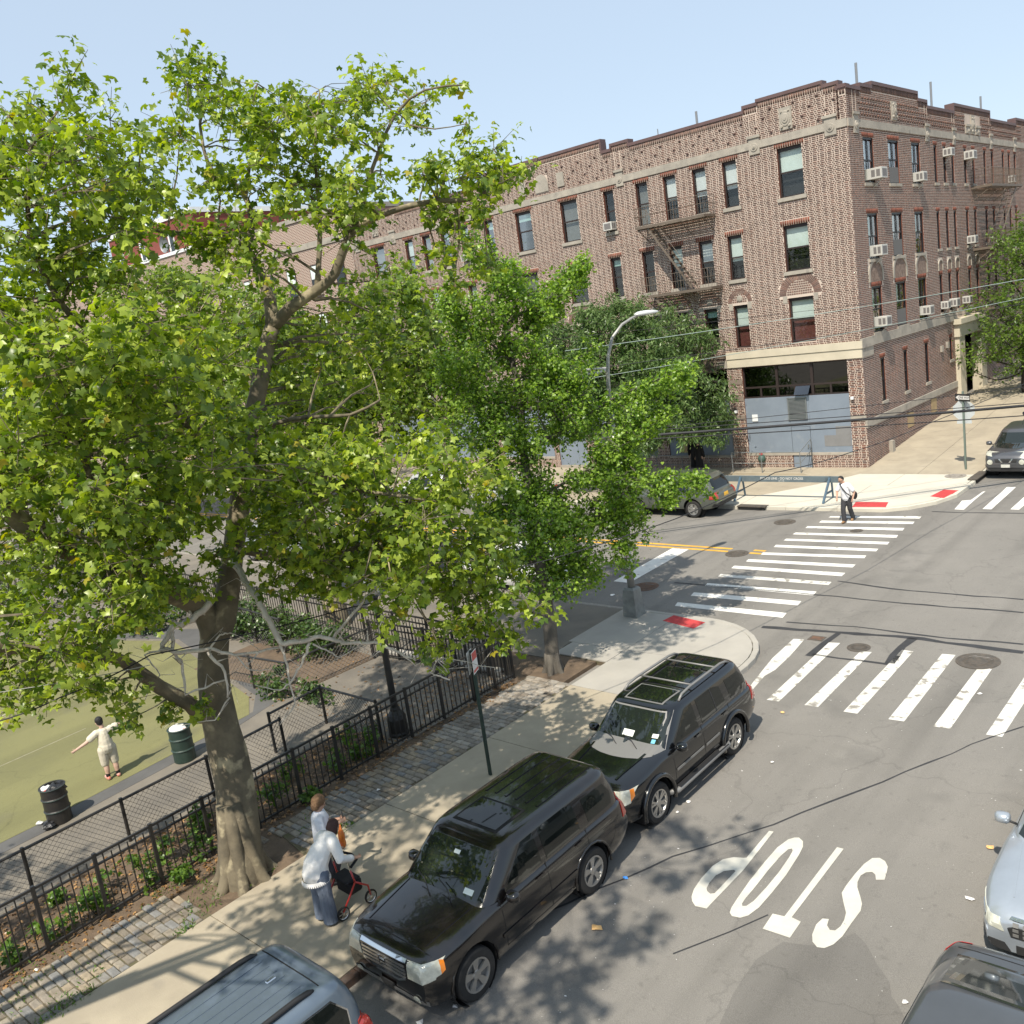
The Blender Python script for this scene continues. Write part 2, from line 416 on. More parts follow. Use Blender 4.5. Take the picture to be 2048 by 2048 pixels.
# ---------------------------------------------------------------- pavements
def arc(cx, cy, r, a0, a1, n=10):
    return [(cx + r * math.cos(math.radians(a0 + (a1 - a0) * i / n)), cy + r * math.sin(math.radians(a0 + (a1 - a0) * i / n))) for i in range(n + 1)]
def slab_walk(name, pieces, m, h=KH, gap=.012, pm='gap_soil'):
    """a pavement: bed sheet plus one child per concrete flag"""
    bed = MB()
    for L in pieces: ground_sheet(bed, [L], h - .03, .25)
    o = struct(bed.build(name, A[pm]))
    for L in pieces:
        c = Vector((sum(p[0] for p in L) / len(L), sum(p[1] for p in L) / len(L)))
        ins = []
        for p in L:
            d_ = Vector(p) - c; ins.append(tuple(c + d_ * (1 - gap / max(d_.length, .5))))
        b = MB(); ground_sheet(b, [ins], h, .05); b.build('paving_flag', A[m], o)
    return o
XK, XI = -10.95, -14.42       # kerb line and inner edge of the near pavement
pcs = []
yy = [-6, -1.5, 2.3, 6.3, 10.3, 13.4, 16.42]
for i in range(len(yy) - 1): pcs.append([(XI, yy[i]), (XK - .15, yy[i]), (XK - .15, yy[i + 1]), (XI, yy[i + 1])])
slab_walk('pavement_near', pcs, 'concrete')
# the new concrete corner
ra = 2.6; cxk, cyk = XK - ra, 21.62 - ra
arcp = arc(cxk, cyk, ra - .16, 0, 90, 10)
pcs = [[(XI, 16.42), (XK - .15, 16.42), (XK - .15, cyk), (XI, cyk - .25)], [(-16.2, 17.95), (XI, 17.95), (XI, cyk - .25), (-16.2, cyk - .25)],
       [(XI, cyk - .25), (XK - .15, cyk)] + arcp[1:] + [(XI, 21.46)], [(-16.35, cyk - .25), (XI, cyk - .25), (XI, 21.46), (-16.35, 21.46)]]
slab_walk('pavement_corner', pcs, 'concrete_grey')
# kerbs
def kerb(name, pts, m='granite', w=.15, h=KH, seglen=1.8):
    o = None
    b = MB(); first = True
    pts = [Vector((p[0], p[1], 0)) for p in pts]
    pieces = []
    for i in range(len(pts) - 1):
        n = max(1, round((pts[i + 1] - pts[i]).length / seglen))
        for k in range(n): pieces.append((pts[i].lerp(pts[i + 1], k / n), pts[i].lerp(pts[i + 1], (k + 1) / n)))
    root = struct(empty(name, (pts[0].x, pts[0].y, gz(pts[0].y))))
    for a, c in pieces:
        t = (c - a).normalized(); nrm = Vector((-t.y, t.x, 0)) * w
        a2 = a + t * .004; c2 = c - t * .004
        b = MB()
        q = [a2, c2, c2 + nrm, a2 + nrm]
        b.add([gpt(p.x, p.y, -.1) for p in q] + [gpt(p.x, p.y, h) for p in q], [(0, 3, 2, 1), (4, 5, 6, 7), (0, 1, 5, 4), (1, 2, 6, 5), (2, 3, 7, 6), (3, 0, 4, 7)])
        b.build('kerb_stone', A[m], root, bevel=.015)
    return root
kerb('kerb_near_street', [(XK, -6), (XK, 16.4)], 'steelkerb', h=KH - .002, seglen=3)
kerb('kerb_corner', [(XK, 16.4), (XK, cyk)] + arc(cxk, cyk, ra, 0, 90, 8)[1:] + [(-16.35, 21.62)], 'concrete_grey', h=KH + .001, seglen=1.6)
kerb('kerb_near_avenue', [(-16.35, 21.62), (-80, 21.62)], 'granite')
# avenue pavement beside the park (asphalt), soil and park ground
b = MB(); ground_sheet(b, [[(-80, 17.6), (-16.2, 17.6), (-16.36, 21.46), (-80, 21.46)]], KH - .006, .2); struct(b.build('pavement_avenue', A['walk_asphalt']))
b = MB(); ground_sheet(b, [[(-120, -40), (-18.2, -40), (-18.2, 17.6), (-120, 17.6)]], KH - .02, .2); struct(b.build('park_path', A['path']))
b = MB(); ground_sheet(b, [[(-18.2, -40), (XI, -40), (XI, 16.4), (-14.75, 16.4), (-14.75, 17.93), (-16.2, 17.93), (-16.2, 17.6), (-18.2, 17.6)]], KH - .035, .2); struct(b.build('planting_soil', A['soil']))
b = MB(); ground_sheet(b, [[(-16.15, 12.2), (-16.15, 16.3), (-20.5, 16.6), (-20.5, 12.2)]], KH - .012, .02); struct(b.build('park_entrance_path', A['path']))
# painted court
b = MB()
cq = [R7(-60, 1010), R7(620, 650), R7(1130, 385), R7(1500, 235), R7(1420, 190)]
ground_sheet(b, [[(-21.05, -6), (-21.12, 6), (-21.4, 10.0), (-21.5, 11.6), (-22.6, 12.3), (-30, 14.0), (-36, 12), (-36, -6)]], KH - .008, .02)
struct(b.build('court', A['court']))
b = MB(); ground_sheet(b, [[(-20.55, -6), (-20.62, 6), (-20.95, 10.3), (-21.5, 12.4), (-30, 15.2), (-36, 13), (-36, 12.2), (-30, 14.2), (-22.5, 12.45), (-21.55, 11.75), (-21.42, 10.0), (-21.14, 6), (-21.07, -6)]], KH - .014, .02)
struct(b.build('court_border', A['asphalt_dark']))
def line_on_court(p, q, w=.03):
    b = MB(); p = Vector((p[0], p[1], 0)); q = Vector((q[0], q[1], 0)); t = (q - p).normalized(); nr = Vector((-t.y, t.x, 0)) * w
    ground_sheet(b, [[tuple((p - nr)[:2]), tuple((q - nr)[:2]), tuple((q + nr)[:2]), tuple((p + nr)[:2])]], KH - .003)
    return b.build('court_line', mat('court_line', (.36, .33, .22), .85, var=.3, scale=6), bpy.data.objects['court'])
line_on_court(R7(0, 262), R7(300, 130), .05); line_on_court(R7(0, 275), R7(300, 145), .02); line_on_court(R7(0, 540), R7(480, 325), .018)
# far corner pavement
fk = [(-60, 33.24), (-18.9, 33.24), (-14.8, 33.44), (-13.1, 33.5), (-12.3, 33.95), (-11.6, 34.8), (-11.22, 35.85), (-11.16, 37.8), (-11.2, 39.0), (-11.2, 100)]
kerb('kerb_far', fk, 'concrete_new', seglen=2.4)
def inset(p): return p
pcs = [[(-23.4, 33.4), (-18.9, 33.4), (-18.9, 35.55), (-23.4, 35.55)] ]
slab_walk('pavement_far_corner', [
    [(-21.5, 33.4), (-18.9, 33.4), (-18.9, 34.9), (-21.0, 34.9)], [(-18.9, 33.4), (-14.85, 33.6), (-14.85, 37.0), (-17.2, 37.0), (-18.9, 34.9)],
    [(-14.85, 33.6), (-13.15, 33.66), (-12.42, 34.08), (-11.75, 34.9), (-11.37, 35.9), (-11.31, 37.0), (-14.85, 37.0)], [(-17.2, 37.0), (-14.2, 37.0), (-14.2, 38.98), (-16.1, 38.98)],
    [(-14.2, 37.0), (-11.31, 37.0), (-11.35, 38.98), (-14.2, 38.98)]], 'concrete_new')
b = MB(); ground_sheet(b, [[(-80, 33.4), (-21.5, 33.4), (-21.0, 34.9), (-18.9, 34.9), (-17.2, 37.0), (-16.1, 38.98), (-16.1, 38.99), (-80, 38.99)]], KH - .02, .2)
ground_sheet(b, [[(-80, 39.0), (-16.1, 39.0), (-16.1, 40.3), (-80, 40.3)]], KH - .02, .2); struct(b.build('pavement_far_avenue', A['concrete']))
pcs = []
y0 = 39.0
while y0 < 66:
    y1 = y0 + 2.1
    for xa, xb in ((-16.1, -13.7), (-13.7, -11.36)): pcs.append([(xa, y0), (xb, y0), (xb, y1), (xa, y1)])
    y0 = y1
slab_walk('pavement_far_street', pcs, 'concrete')
b = MB(); ground_sheet(b, [[(-16.1, y0), (-11.36, y0), (-11.36, 100), (-16.1, 100)]], KH - .01, .2); struct(b.build('pavement_far_street_end', A['concrete']))
# right side of the street (mostly out of view)
XR = 1.6
b = MB(); ground_sheet(b, [[(XR + .15, -10), (30, -10), (30, 21.5), (XR + .15, 21.5)]], KH, .2); struct(b.build('pavement_right', A['concrete']))
b = MB(); ground_sheet(b, [[(-.4, 33.4), (30, 33.4), (30, 38.9), (-.4, 38.9)]], KH, .2); ground_sheet(b, [[(-.4, 39.0), (30, 39.0), (30, 100), (-.4, 100)]], KH, .2); struct(b.build('pavement_far_right', A['concrete']))
# tactile pads
def pad(q, label, h=KH + .004):
    b = MB(); ground_sheet(b, [[(p.x, p.y) for p in q]], h, .02); o = b.build('tactile_pad', A['red_pad'])
    c = q[0]; tag(o, label, 'tactile pad', 'red tactile pads at the kerb ramps')
    n = 0; d_ = MB(); p0, p1, p2, p3 = q
    for i in range(14):
        for j in range(6):
            u, v = (i + .5) / 14, (j + .5) / 6
            p = p0.lerp(p1, u).lerp(p3.lerp(p2, u), v); r = .016
            d_.add([gpt(p.x - r, p.y, h), gpt(p.x, p.y - r, h), gpt(p.x + r, p.y, h), gpt(p.x, p.y + r, h), gpt(p.x, p.y, h + .006)], [(0, 1, 4), (1, 2, 4), (2, 3, 4), (3, 0, 4)])
    k = d_.build('dome_studs', A['red_pad'], o); k['kind'] = 'stuff'
    return o
pad([R5(1730, 1520), R6(110, 1565), R6(175, 1530), R5(1790, 1490)], 'red tactile pad on the near corner by the lamp post')
pad([R6(985, 886), R6(1170, 888), R6(1185, 860), R6(1005, 858)], 'red tactile pad at the far corner behind the crossing man')
pad([R6(1415, 828), R6(1490, 838), R6(1572, 795), R6(1490, 790)], 'red tactile pad at the far corner nearest the parked grey car')
b_ = [Vector((-11.35, 17.15, 0)), Vector((-11.15, 17.15, 0)), Vector((-11.15, 18.3, 0)), Vector((-11.35, 18.3, 0))]
# manholes
def manhole(p, r, label, m='iron', h=.006, ribs=True):
    z = gz(p.y) + h
    o = thing('manhole_cover', label, 'manhole', (p.x, p.y, z), 'manhole covers in the road')
    b = MB(); b.lathe([(r * 1.12, -.02), (r * 1.12, .004), (r * 1.0, .006), (r * .99, -.004)], (p.x, p.y, z), 28, cap=False); b.build('frame_ring', A[m], o)
    b = MB(); b.lathe([(r * .985, -.03), (r * .985, .002), (r * .8, .004), (r * .78, -.002), (r * .5, -.002), (r * .48, .004), (r * .1, .004)], (p.x, p.y, z), 28); b.build('lid', A[m], o)
    b = MB()
    for i in range(-4, 5):
        w = math.sqrt(max(0, (r * .76) ** 2 - (i * r * .18) ** 2))
        if w > .02: b.box(p.x - w, p.x + w, p.y + i * r * .18 - .012, p.y + i * r * .18 + .012, z, z + .006)
    b.build('lid_ribs', A[m], o)
manhole(R6(1678, 1718), .42, 'large round manhole cover on the near crosswalk at right')
manhole(R6(1020, 1643), .25, 'small round manhole cover above the near crosswalk')
manhole(R6(348, 1124), .36, 'manhole cover at the end of the double yellow line')
manhole(R6(612, 950), .36, 'manhole cover near the far kerb beside the green car')
manhole(R6(1008, 998), .2, 'small faint cover between the far crosswalk stripes')
manhole(Z5(560, 1390), .40, 'rusty brown manhole cover beside the lamp post', 'rust')
manhole(R6(1555, 714), .36, 'round cover set in the far corner pavement', 'granite', h=KH + .006)
# square valve box
p = R6(790, 1592)
b = MB(); b.box(p.x - .2, p.x + .2, p.y - .16, p.y + .16, gz(p.y) - .02, gz(p.y) + .008); o = b.build('valve_cover', A['iron']); tag(o, 'small square iron valve cover in the road by the near crosswalk', 'valve cover')
b = MB(); b.box(p.x - .15, p.x + .15, p.y - .11, p.y + .11, gz(p.y) - .01, gz(p.y) + .012); b.build('lid', A['rust'], o)
# storm drain in the far kerb
p = R6(350, 885); q = R6(497, 888)
o = thing('storm_drain', 'black storm drain inlet in the kerb under the barricade', 'drain', (p.x, p.y, gz(p.y)))
b = MB(); b.box(p.x, q.x, 33.18, 33.235, gz(33.2) + .004, gz(33.2) + .125); b.build('opening', A['drain'], o)
b = MB(); b.box(p.x - .05, q.x + .05, 33.15, 33.5, gz(33.2) + .126, gz(33.2) + .165); b.build('lintel', A['iron'], o)
p = R6(1670, 750)
o = thing('storm_drain', 'dark storm drain inlet in the kerb before the grey parked car', 'drain', (p.x, p.y, gz(p.y)))
b = MB(); b.box(-11.17, -11.12, 38.0, 39.4, gz(38) + .03, gz(38) + .14); b.build('opening', A['drain'], o)
b = MB(); b.box(-11.45, -11.1, 37.95, 39.45, gz(38.7) + .145, gz(38.7) + .185); b.build('lintel', A['iron'], o)

# ---------------------------------------------------------------- cobbles between pavement and fence
bed = MB(); ground_sheet(bed, [[(-15.75, -6), (XI, -6), (XI, 6.35), (-15.6, 6.1)]], KH - .02, .05); ground_sheet(bed, [[(-15.75, 8.55), (XI, 8.3), (XI, 16.35), (-15.85, 16.35)]], KH - .02, .05)
bed = struct(bed.build('cobble_strip', A['gap_soil']))
stones = []
y = -3.0
while y < 16.4:
    w = uni(.125, .15); x = -15.78 + uni(-.08, .05) - (0.05 if y > 8 else 0)
    while x < XI - .06:
        l = uni(.19, .29)
        xe = min(x + l, XI - .015)
        if xe - x > .09 and not (6.15 - (x + 15.6) * -.15 < y + uni(-.15, .15) < 8.35 + uni(-.1, .15)) : stones.append((x, xe, y, y + w))
        x = xe + uni(.012, .022)
    y += w + uni(.010, .018)
protos = []
def cobble_mesh(lx, ly, i):
    hx, hy = lx / 2, ly / 2; b = .022
    vs = [(-hx, -hy, -.06), (hx, -hy, -.06), (hx, hy, -.06), (-hx, hy, -.06)]
    r = random.Random(i); J = lambda: r.uniform(-.008, .008)
    mid = [(-hx + J(), -hy + J(), .0), (hx + J(), -hy + J(), .0), (hx + J(), hy + J(), .0), (-hx + J(), hy + J(), .0)]
    top = [(-hx + b + J(), -hy + b + J(), .018 + J() * .5), (hx - b + J(), -hy + b + J(), .018 + J() * .5), (hx - b + J(), hy - b + J(), .018 + J() * .5), (-hx + b + J(), hy - b + J(), .018 + J() * .5)]
    return vs + mid + top, [(4, 5, 1, 0), (5, 6, 2, 1), (6, 7, 3, 2), (7, 4, 0, 3), (8, 9, 5, 4), (9, 10, 6, 5), (10, 11, 7, 6), (11, 8, 4, 7), (8, 11, 10, 9)][:8] + [(8, 9, 10, 11)]
def cobble_mat():
    return A['cobble']
vis = [s for s in stones if s[2] > 2.6]
vis.sort(key=lambda s: s[2])
cm = []
for i in range(24):
    me = bpy.data.meshes.new('cobblestone'); v, f = cobble_mesh(uni(.2, .28), uni(.125, .15), i); me.from_pydata(v, [], f)
    g = bpy.data.materials.get('cobble_%d' % (i % 6))
    if g is None:
        base = [(.31, .27, .21), (.26, .245, .22), (.235, .20, .155), (.35, .285, .20), (.22, .215, .205), (.29, .25, .20)][i % 6]
        g = mat('cobble_%d' % (i % 6), base, .85, var=.3, scale=7, bump=.5, bscale=30, stain=((.17, .135, .095), 2.0, .52, .75))
    me.materials.append(g); cm.append(me)
single = vis[:300]; rest = vis[300:]
for s in single:
    i = random.randrange(24); o = bpy.data.objects.new('cobblestone', cm[i]); COL.objects.link(o); o.parent = bed
    cx, cy = (s[0] + s[1]) / 2, (s[2] + s[3]) / 2
    bb = cm[i].vertices; lx = abs(bb[1].co.x - bb[0].co.x); ly = abs(bb[2].co.y - bb[1].co.y)
    o.location = (cx, cy, gz(cy) + KH - .012 + uni(-.008, .008)); o.scale = ((s[1] - s[0]) / lx, (s[3] - s[2]) / ly, 1); o.rotation_euler = (uni(-.03, .03), uni(-.03, .03), uni(-.04, .04))
b = MB()
for n, s in enumerate(rest):
    cx, cy = (s[0] + s[1]) / 2, (s[2] + s[3]) / 2; v, f = cobble_mesh(s[1] - s[0], s[3] - s[2], n)
    b.add([(p[0] + cx, p[1] + cy, p[2] + gz(cy) + KH - .012 + 0) for p in v], f)
b.build('cobblestone_field', A['cobble'], bed)['kind'] = 'stuff'
# ================================================================ the brick apartment building
B = {}
B['mortar'] = mat('mortar', (.60, .50, .42), .95, col2=(.52, .435, .365), scale=.8, detail=7, stain=((.36, .28, .22), .45, .60, .78))
def brick_mat():
    M = mat('brick', (.170, .102, .080), .85, col2=(.145, .090, .073), scale=.5, stain=((.17, .085, .06), .35, .5, .8))
    nt = M.node_tree; b = nt.nodes["Principled BSDF"]; src = b.inputs['Base Color'].links[0].from_socket
    g = nn(nt, 'ShaderNodeNewGeometry'); cr = nn(nt, 'ShaderNodeValToRGB'); e = cr.color_ramp
    e.elements[0].color = (.72, .72, .74, 1); e.elements[1].color = (1.35, 1.22, 1.15, 1)
    k = e.elements.new(.35); k.color = (.9, .9, .9, 1); k = e.elements.new(.75); k.color = (1.1, 1.06, 1.03, 1)
    mx = nn(nt, 'ShaderNodeMix', data_type='RGBA', blend_type='MULTIPLY'); mx.inputs[0].default_value = 1
    nt.links.new(g.outputs['Random Per Island'], cr.inputs[0]); nt.links.new(src, mx.inputs[6]); nt.links.new(cr.outputs[0], mx.inputs[7]); nt.links.new(mx.outputs[2], b.inputs['Base Color'])
    return M
B['brick'] = brick_mat()
B['brick_red'] = mat('brick_red', (.20, .065, .038), .85, col2=(.15, .055, .036), scale=2, island=.25)
B['stone'] = mat('stone', (.40, .36, .30), .9, col2=(.29, .265, .225), scale=1.6, bump=.3, bscale=25, detail=8, stain=((.19, .175, .155), 2.5, .58, .8))
B['cream'] = mat('cream_stone', (.58, .52, .40), .85, col2=(.50, .45, .345), scale=1.2, bump=.12, bscale=25, stain=((.40, .25, .12), 1.8, .66, .82))
B['coping'] = mat('coping', (.105, .062, .058), .6, col2=(.13, .08, .075), scale=1.5)
B['frame'] = mat('window_frame', (.032, .022, .020), .5)
B['frame_black'] = mat('window_frame_black', (.012, .012, .014), .45)
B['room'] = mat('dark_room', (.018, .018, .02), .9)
B['blind'] = mat('roller_blind', (.72, .80, .76), .8, var=.08, scale=3)
B['blind_white'] = mat('white_blind', (.78, .80, .80), .8, var=.08, scale=3)
B['blind_green'] = mat('green_blind', (.40, .60, .55), .8, var=.1, scale=3)
B['curtain_red'] = mat('red_curtain', (.16, .045, .04), .9, var=.3, scale=6)
B['grey_panel'] = mat('grey_panel', (.13, .125, .12), .7)
B['pane'] = glass('pane_glass', (.95, .97, .96), .02, mx=.3)
B['pane_dark'] = glass('pane_dark_glass', (.25, .28, .28), .07, mx=.5)
B['ac_white'] = mat('ac_white', (.52, .51, .47), .5, var=.12, scale=6)
B['ac_grille'] = mat('ac_grille', (.16, .15, .145), .6)
B['escape'] = mat('fire_escape_paint', (.125, .098, .075), .6, col2=(.16, .125, .095), scale=4)
B['escape_dark'] = mat('fire_escape_dark', (.03, .027, .025), .6, var=.3, scale=5)
B['blue_board'] = mat('blue_board', (.205, .245, .295), .8, col2=(.175, .212, .26), scale=1.2, detail=8, stain=((.25, .28, .31), 1.8, .6, .8))
B['grey_board'] = mat('grey_board', (.21, .21, .21), .8, var=.15, scale=2)
B['grille'] = mat('grille_green', (.15, .175, .17), .7, var=.2, scale=8)
B['rail'] = mat('galvanised_rail', (.22, .235, .24), .5, metal=.4)
B['tan_board'] = mat('tan_board', (.42, .31, .17), .85, var=.2, scale=2)
B['roof'] = mat('roof_tar', (.10, .10, .10), .9, var=.2, scale=1)
FY, FX = 40.0, -16.1

bld = thing('apartment_building', 'four storey brown brick corner building with stepped parapet and blue boarded storefronts', 'building', (FX, FY, .8))
F1 = lambda u, z, d=0.0: (u, FY - d, z)
F2 = lambda u, z, d=0.0: (FX + d, u, z)
MIRC = -32.42
def mir(l): return [(2 * MIRC - b, 2 * MIRC - a) + tuple(r) for a, b, *r in l]
# windows: (u0,u1,z0,z1,style)
half3 = [(-31.40, -30.29, 12.98, 15.03, 'grey'), (-28.60, -27.98, 13.05, 15.03, 'dark'), (-26.65, -25.97, 13.03, 15.03, 'grey'), (-25.07, -24.38, 13.03, 15.03, 'white'), (-23.48, -22.78, 13.03, 15.03, 'white'), (-21.92, -21.21, 13.03, 15.03, 'white'), (-19.25, -18.12, 12.97, 15.03, 'mint')]
half2 = [(-31.35, -30.24, 9.83, 11.79, 'mint'), (-28.61, -27.99, 9.83, 11.79, 'green'), (-26.69, -26.03, 9.83, 11.79, 'dark'), (-25.10, -24.41, 9.83, 11.79, 'mint'), (-23.49, -22.77, 9.83, 11.79, 'white'), (-21.97, -21.25, 9.83, 11.79, 'mint'), (-19.23, -18.10, 9.83, 11.79, 'mint')]
half1 = [(-31.35, -30.24, 6.70, 8.65, 'dark'), (-28.61, -27.99, 6.70, 8.65, 'dark'), (-26.69, -26.03, 6.70, 8.65, 'dark'), (-25.10, -24.41, 6.70, 8.65, 'dark'), (-23.52, -22.84, 6.70, 8.65, 'green'), (-21.97, -21.25, 6.70, 8.65, 'mintred'), (-19.24, -18.09, 6.70, 8.67, 'mintred')]
W1 = half3 + half2 + half1
W1 += [(a, b, c, d_, random.choice(['white', 'mint', 'grey', 'dark', 'green'])) for a, b, c, d_, s in mir(W1)]
def f2row(z0, z1, st):
    r = []
    for i, (a, b) in enumerate([(41.50, 42.62), (44.33, 45.58), (47.25, 48.35)]): r.append((a, b, z0, z1, st[i]))
    for a in (50.32, 51.68, 52.94, 54.98, 56.37, 58.42, 59.84, 61.98, 63.2, 64.44, 67.0, 69.0, 71.5, 74.0): r.append((a, a + .40, z0 + .08, z1 - .02, 'slit'))
    return r
W2 = f2row(13.03, 14.90, ['white2', 'panel', 'green2']) + f2row(9.85, 11.77, ['green2', 'panel', 'green2']) + f2row(6.70, 8.68, ['green2', 'panel', 'green2'])
W2 += [(42.0, 42.48, 3.6, 5.53, 'slit'), (44.83, 45.3, 3.62, 5.53, 'slit'), (47.69, 48.18, 3.62, 5.54, 'slit'), (51.41, 51.78, 4.27, 5.40, 'slit')]
# storefront openings on the avenue
STORES = [(-21.85, -16.78, 1.58, 5.78), (-26.30, -22.62, 1.50, 5.78), (-30.9, -27.0, 1.50, 5.78)]
STORES += [(2 * MIRC - b, 2 * MIRC - a, c, d_) for a, b, c, d_ in STORES]
STORES += [(-33.6, -31.6, 1.0, 5.2)]
# parapet heights
TOP1h = [(-20.0, -17.05, 17.15), (-20.67, -20.0, 17.03), (-17.05, -16.38, 16.98), (-16.38, -16.1, 16.80), (-26.78, -20.67, 16.84), (-27.84, -26.78, 17.05), (-28.40, -27.84, 16.84), (MIRC, -28.40, 17.40)]
TOP1 = TOP1h + [(2 * MIRC - b, 2 * MIRC - a, t) for a, b, t in TOP1h]
TOP2 = [(40.0, 41.46, 16.76), (41.46, 42.75, 16.93), (42.75, 48.35, 17.10), (48.35, 49.6, 16.80), (49.6, 53.6, 16.55), (53.6, 59.8, 16.93), (59.8, 65.0, 16.52), (65.0, 68.5, 16.85), (68.5, 80, 16.52)]
UEND = 2 * MIRC - FX      # mirrored far end of the avenue front
def rects_minus(u0, u1, z0, z1, holes):
    us = sorted({u0, u1} | {min(max(h, u0), u1) for q in holes for h in q[:2]}); zs = sorted({z0, z1} | {min(max(h, z0), z1) for q in holes for h in q[2:4]})
    out = []
    for i in range(len(us) - 1):
        run = None
        for j in range(len(zs) - 1):
            cu, cz = (us[i] + us[i + 1]) / 2, (zs[j] + zs[j + 1]) / 2
            if any(q[0] < cu < q[1] and q[2] < cz < q[3] for q in holes):
                if run is not None: out.append((us[i], us[i + 1], run, zs[j])); run = None
            elif run is None: run = zs[j]
        if run is not None: out.append((us[i], us[i + 1], run, zs[-1]))
    return out
def wall(F, u0, u1, z0, tops, holes, name, flip):
    mb = MB(); zt = max(t for _, _, t in tops)
    hs = list(holes) + [(a, b, t, zt + 1) for a, b, t in tops]
    for a, b, c, d_ in rects_minus(u0, u1, z0, zt + .5, hs):
        q = [F(a, c), F(b, c), F(b, d_), F(a, d_)]; mb.add(q, [(0, 1, 2, 3) if flip else (3, 2, 1, 0)])
    w = mb.build(name, B['mortar'], bld); mb = MB()
    for a, b, c, d_ in [h[:4] for h in holes]:     # reveals
        for p, q in (((a, c), (a, d_)), ((a, d_), (b, d_)), ((b, d_), (b, c)), ((b, c), (a, c))):
            mb.add([F(*p), F(*q), F(q[0], q[1], -.32), F(p[0], p[1], -.32)], [(0, 1, 2, 3)])
    mb.build('window_reveals', B['brick_red'], w)['kind'] = 'stuff'
    return w
CH, JH = .0766, .031                 # course and joint
def bricks(F, u0, u1, z0, tops, holes, seed, sgn):
    """courses of long and short bricks; returns (n,6) of u0,u1,z0,z1"""
    rg = np.random.RandomState(seed); out = []
    zt = max(t for _, _, t in tops); nz = int((zt - z0) / CH); hol = [h[:4] for h in holes] + [(a, b, t - .30, zt + 1) for a, b, t in tops]
    hol = np.array(hol)
    for k in range(nz):
        za = z0 + k * CH + .5 * JH; zb = za + CH - JH; zc = (za + zb) / 2
        act = hol[(hol[:, 2] < zc) & (hol[:, 3] > zc)]
        u = u0 + (0 if k % 2 else -.16) + rg.uniform(-.025, .025) - .08; long = (k % 2 == 0)
        while u < u1:
            l = (.178 if long else .080) * rg.uniform(.99, 1.01); a, b = max(u, u0), min(u + l, u1); u += l + .031; long = not long
            if b - a < .02: continue
            segs = [(a, b)]
            for h in act:
                ns = []
                for p, q in segs:
                    if h[1] <= p or h[0] >= q: ns.append((p, q)); continue
                    if p < h[0]: ns.append((p, h[0]))
                    if q > h[1]: ns.append((h[1], q))
                segs = ns
            for p, q in segs:
                if q - p > .03: out.append((p, q, za, zb))
    return np.array(out)
def brick_boxes(arr, F, d, name, parent, m, rg, dj=.004):
    n = len(arr); D = d + rg.uniform(-dj, dj, n)
    u0, u1, z0, z1 = arr.T
    if F is F1: P = lambda u, z, dd: np.stack([u, FY - dd, z], 1)
    else: P = lambda u, z, dd: np.stack([FX + dd, u, z], 1)
    zero = np.zeros(n) - .001
    c = [P(u0, z0, zero), P(u1, z0, zero), P(u1, z1, zero), P(u0, z1, zero), P(u0, z0, D), P(u1, z0, D), P(u1, z1, D), P(u0, z1, D)]
    V = np.stack(c, 1).reshape(-1, 3)
    fc = np.array([(4, 5, 6, 7), (0, 1, 5, 4), (1, 2, 6, 5), (2, 3, 7, 6), (3, 0, 4, 7)])
    if F is F2: pass
    idx = (np.arange(n)[:, None, None] * 8 + fc[None]).reshape(-1)
    return npmesh(name, V, 4, m, parent, idx=idx)
# things set into the brickwork leave the courses out
def lint(ws, h=.22, e=.12): return [(a - e, b + e, d_, d_ + h) for a, b, c, d_, *s in ws]
def sill(ws, h=.16, e=.10): return [(a - e, b + e, c - h, c) for a, b, c, d_, *s in ws]
orn1 = [(-20.5, -20.0, 15.03, 15.82), (-17.05, -16.55, 15.05, 15.85), (-27.7, -27.28, 15.1, 15.88), (-19.0, -18.43, 15.72, 16.62)]
orn1 += [(2 * MIRC - b, 2 * MIRC - a, c, d_) for a, b, c, d_ in orn1] + [(-33.95, -33.5, 15.8, 16.5), (-31.35, -30.9, 15.8, 16.5), (-32.87, -31.97, 15.75, 16.55)]
row1w = [w for w in W1 if abs(w[2] - 6.7) < .05]
bandz = (15.26, 15.58)
cream1 = (-22.55, FX, 5.80, 6.52)
H1 = [w[:4] for w in W1] + STORES + [(UEND, FX, bandz[0], bandz[1])] + [cream1, (-60, -22.55, 5.78, 6.10), (2 * MIRC - FX, 2 * MIRC + 22.55, 5.8, 6.5)] + orn1 + lint([w for w in W1 if w[2] > 9]) + sill([w for w in W1 if w[2] > 9]) + [(-19.62, -18.69, .9, 1.6)]
GZ1 = 0.70
arches = []
for a, b, c, d_, s in row1w:
    cx = (a + b) / 2; r = .62 if b - a < .8 else .98
    arches.append((cx, d_ + .12, r)); H1.append((cx - r * .72, cx + r * .72, d_, d_ + .12 + r * .80)); H1.append((cx - r, cx + r, d_ + .0, d_ + .14 + r * .45))
wall(F1, UEND, FX, GZ1, TOP1, [w[:4] for w in W1] + STORES + [(-19.62, -18.69, .9, 1.6)], 'avenue_wall', True)
rg = np.random.RandomState(3)
arr = bricks(F1, UEND, FX + .012, GZ1, TOP1, H1, 1, 1)
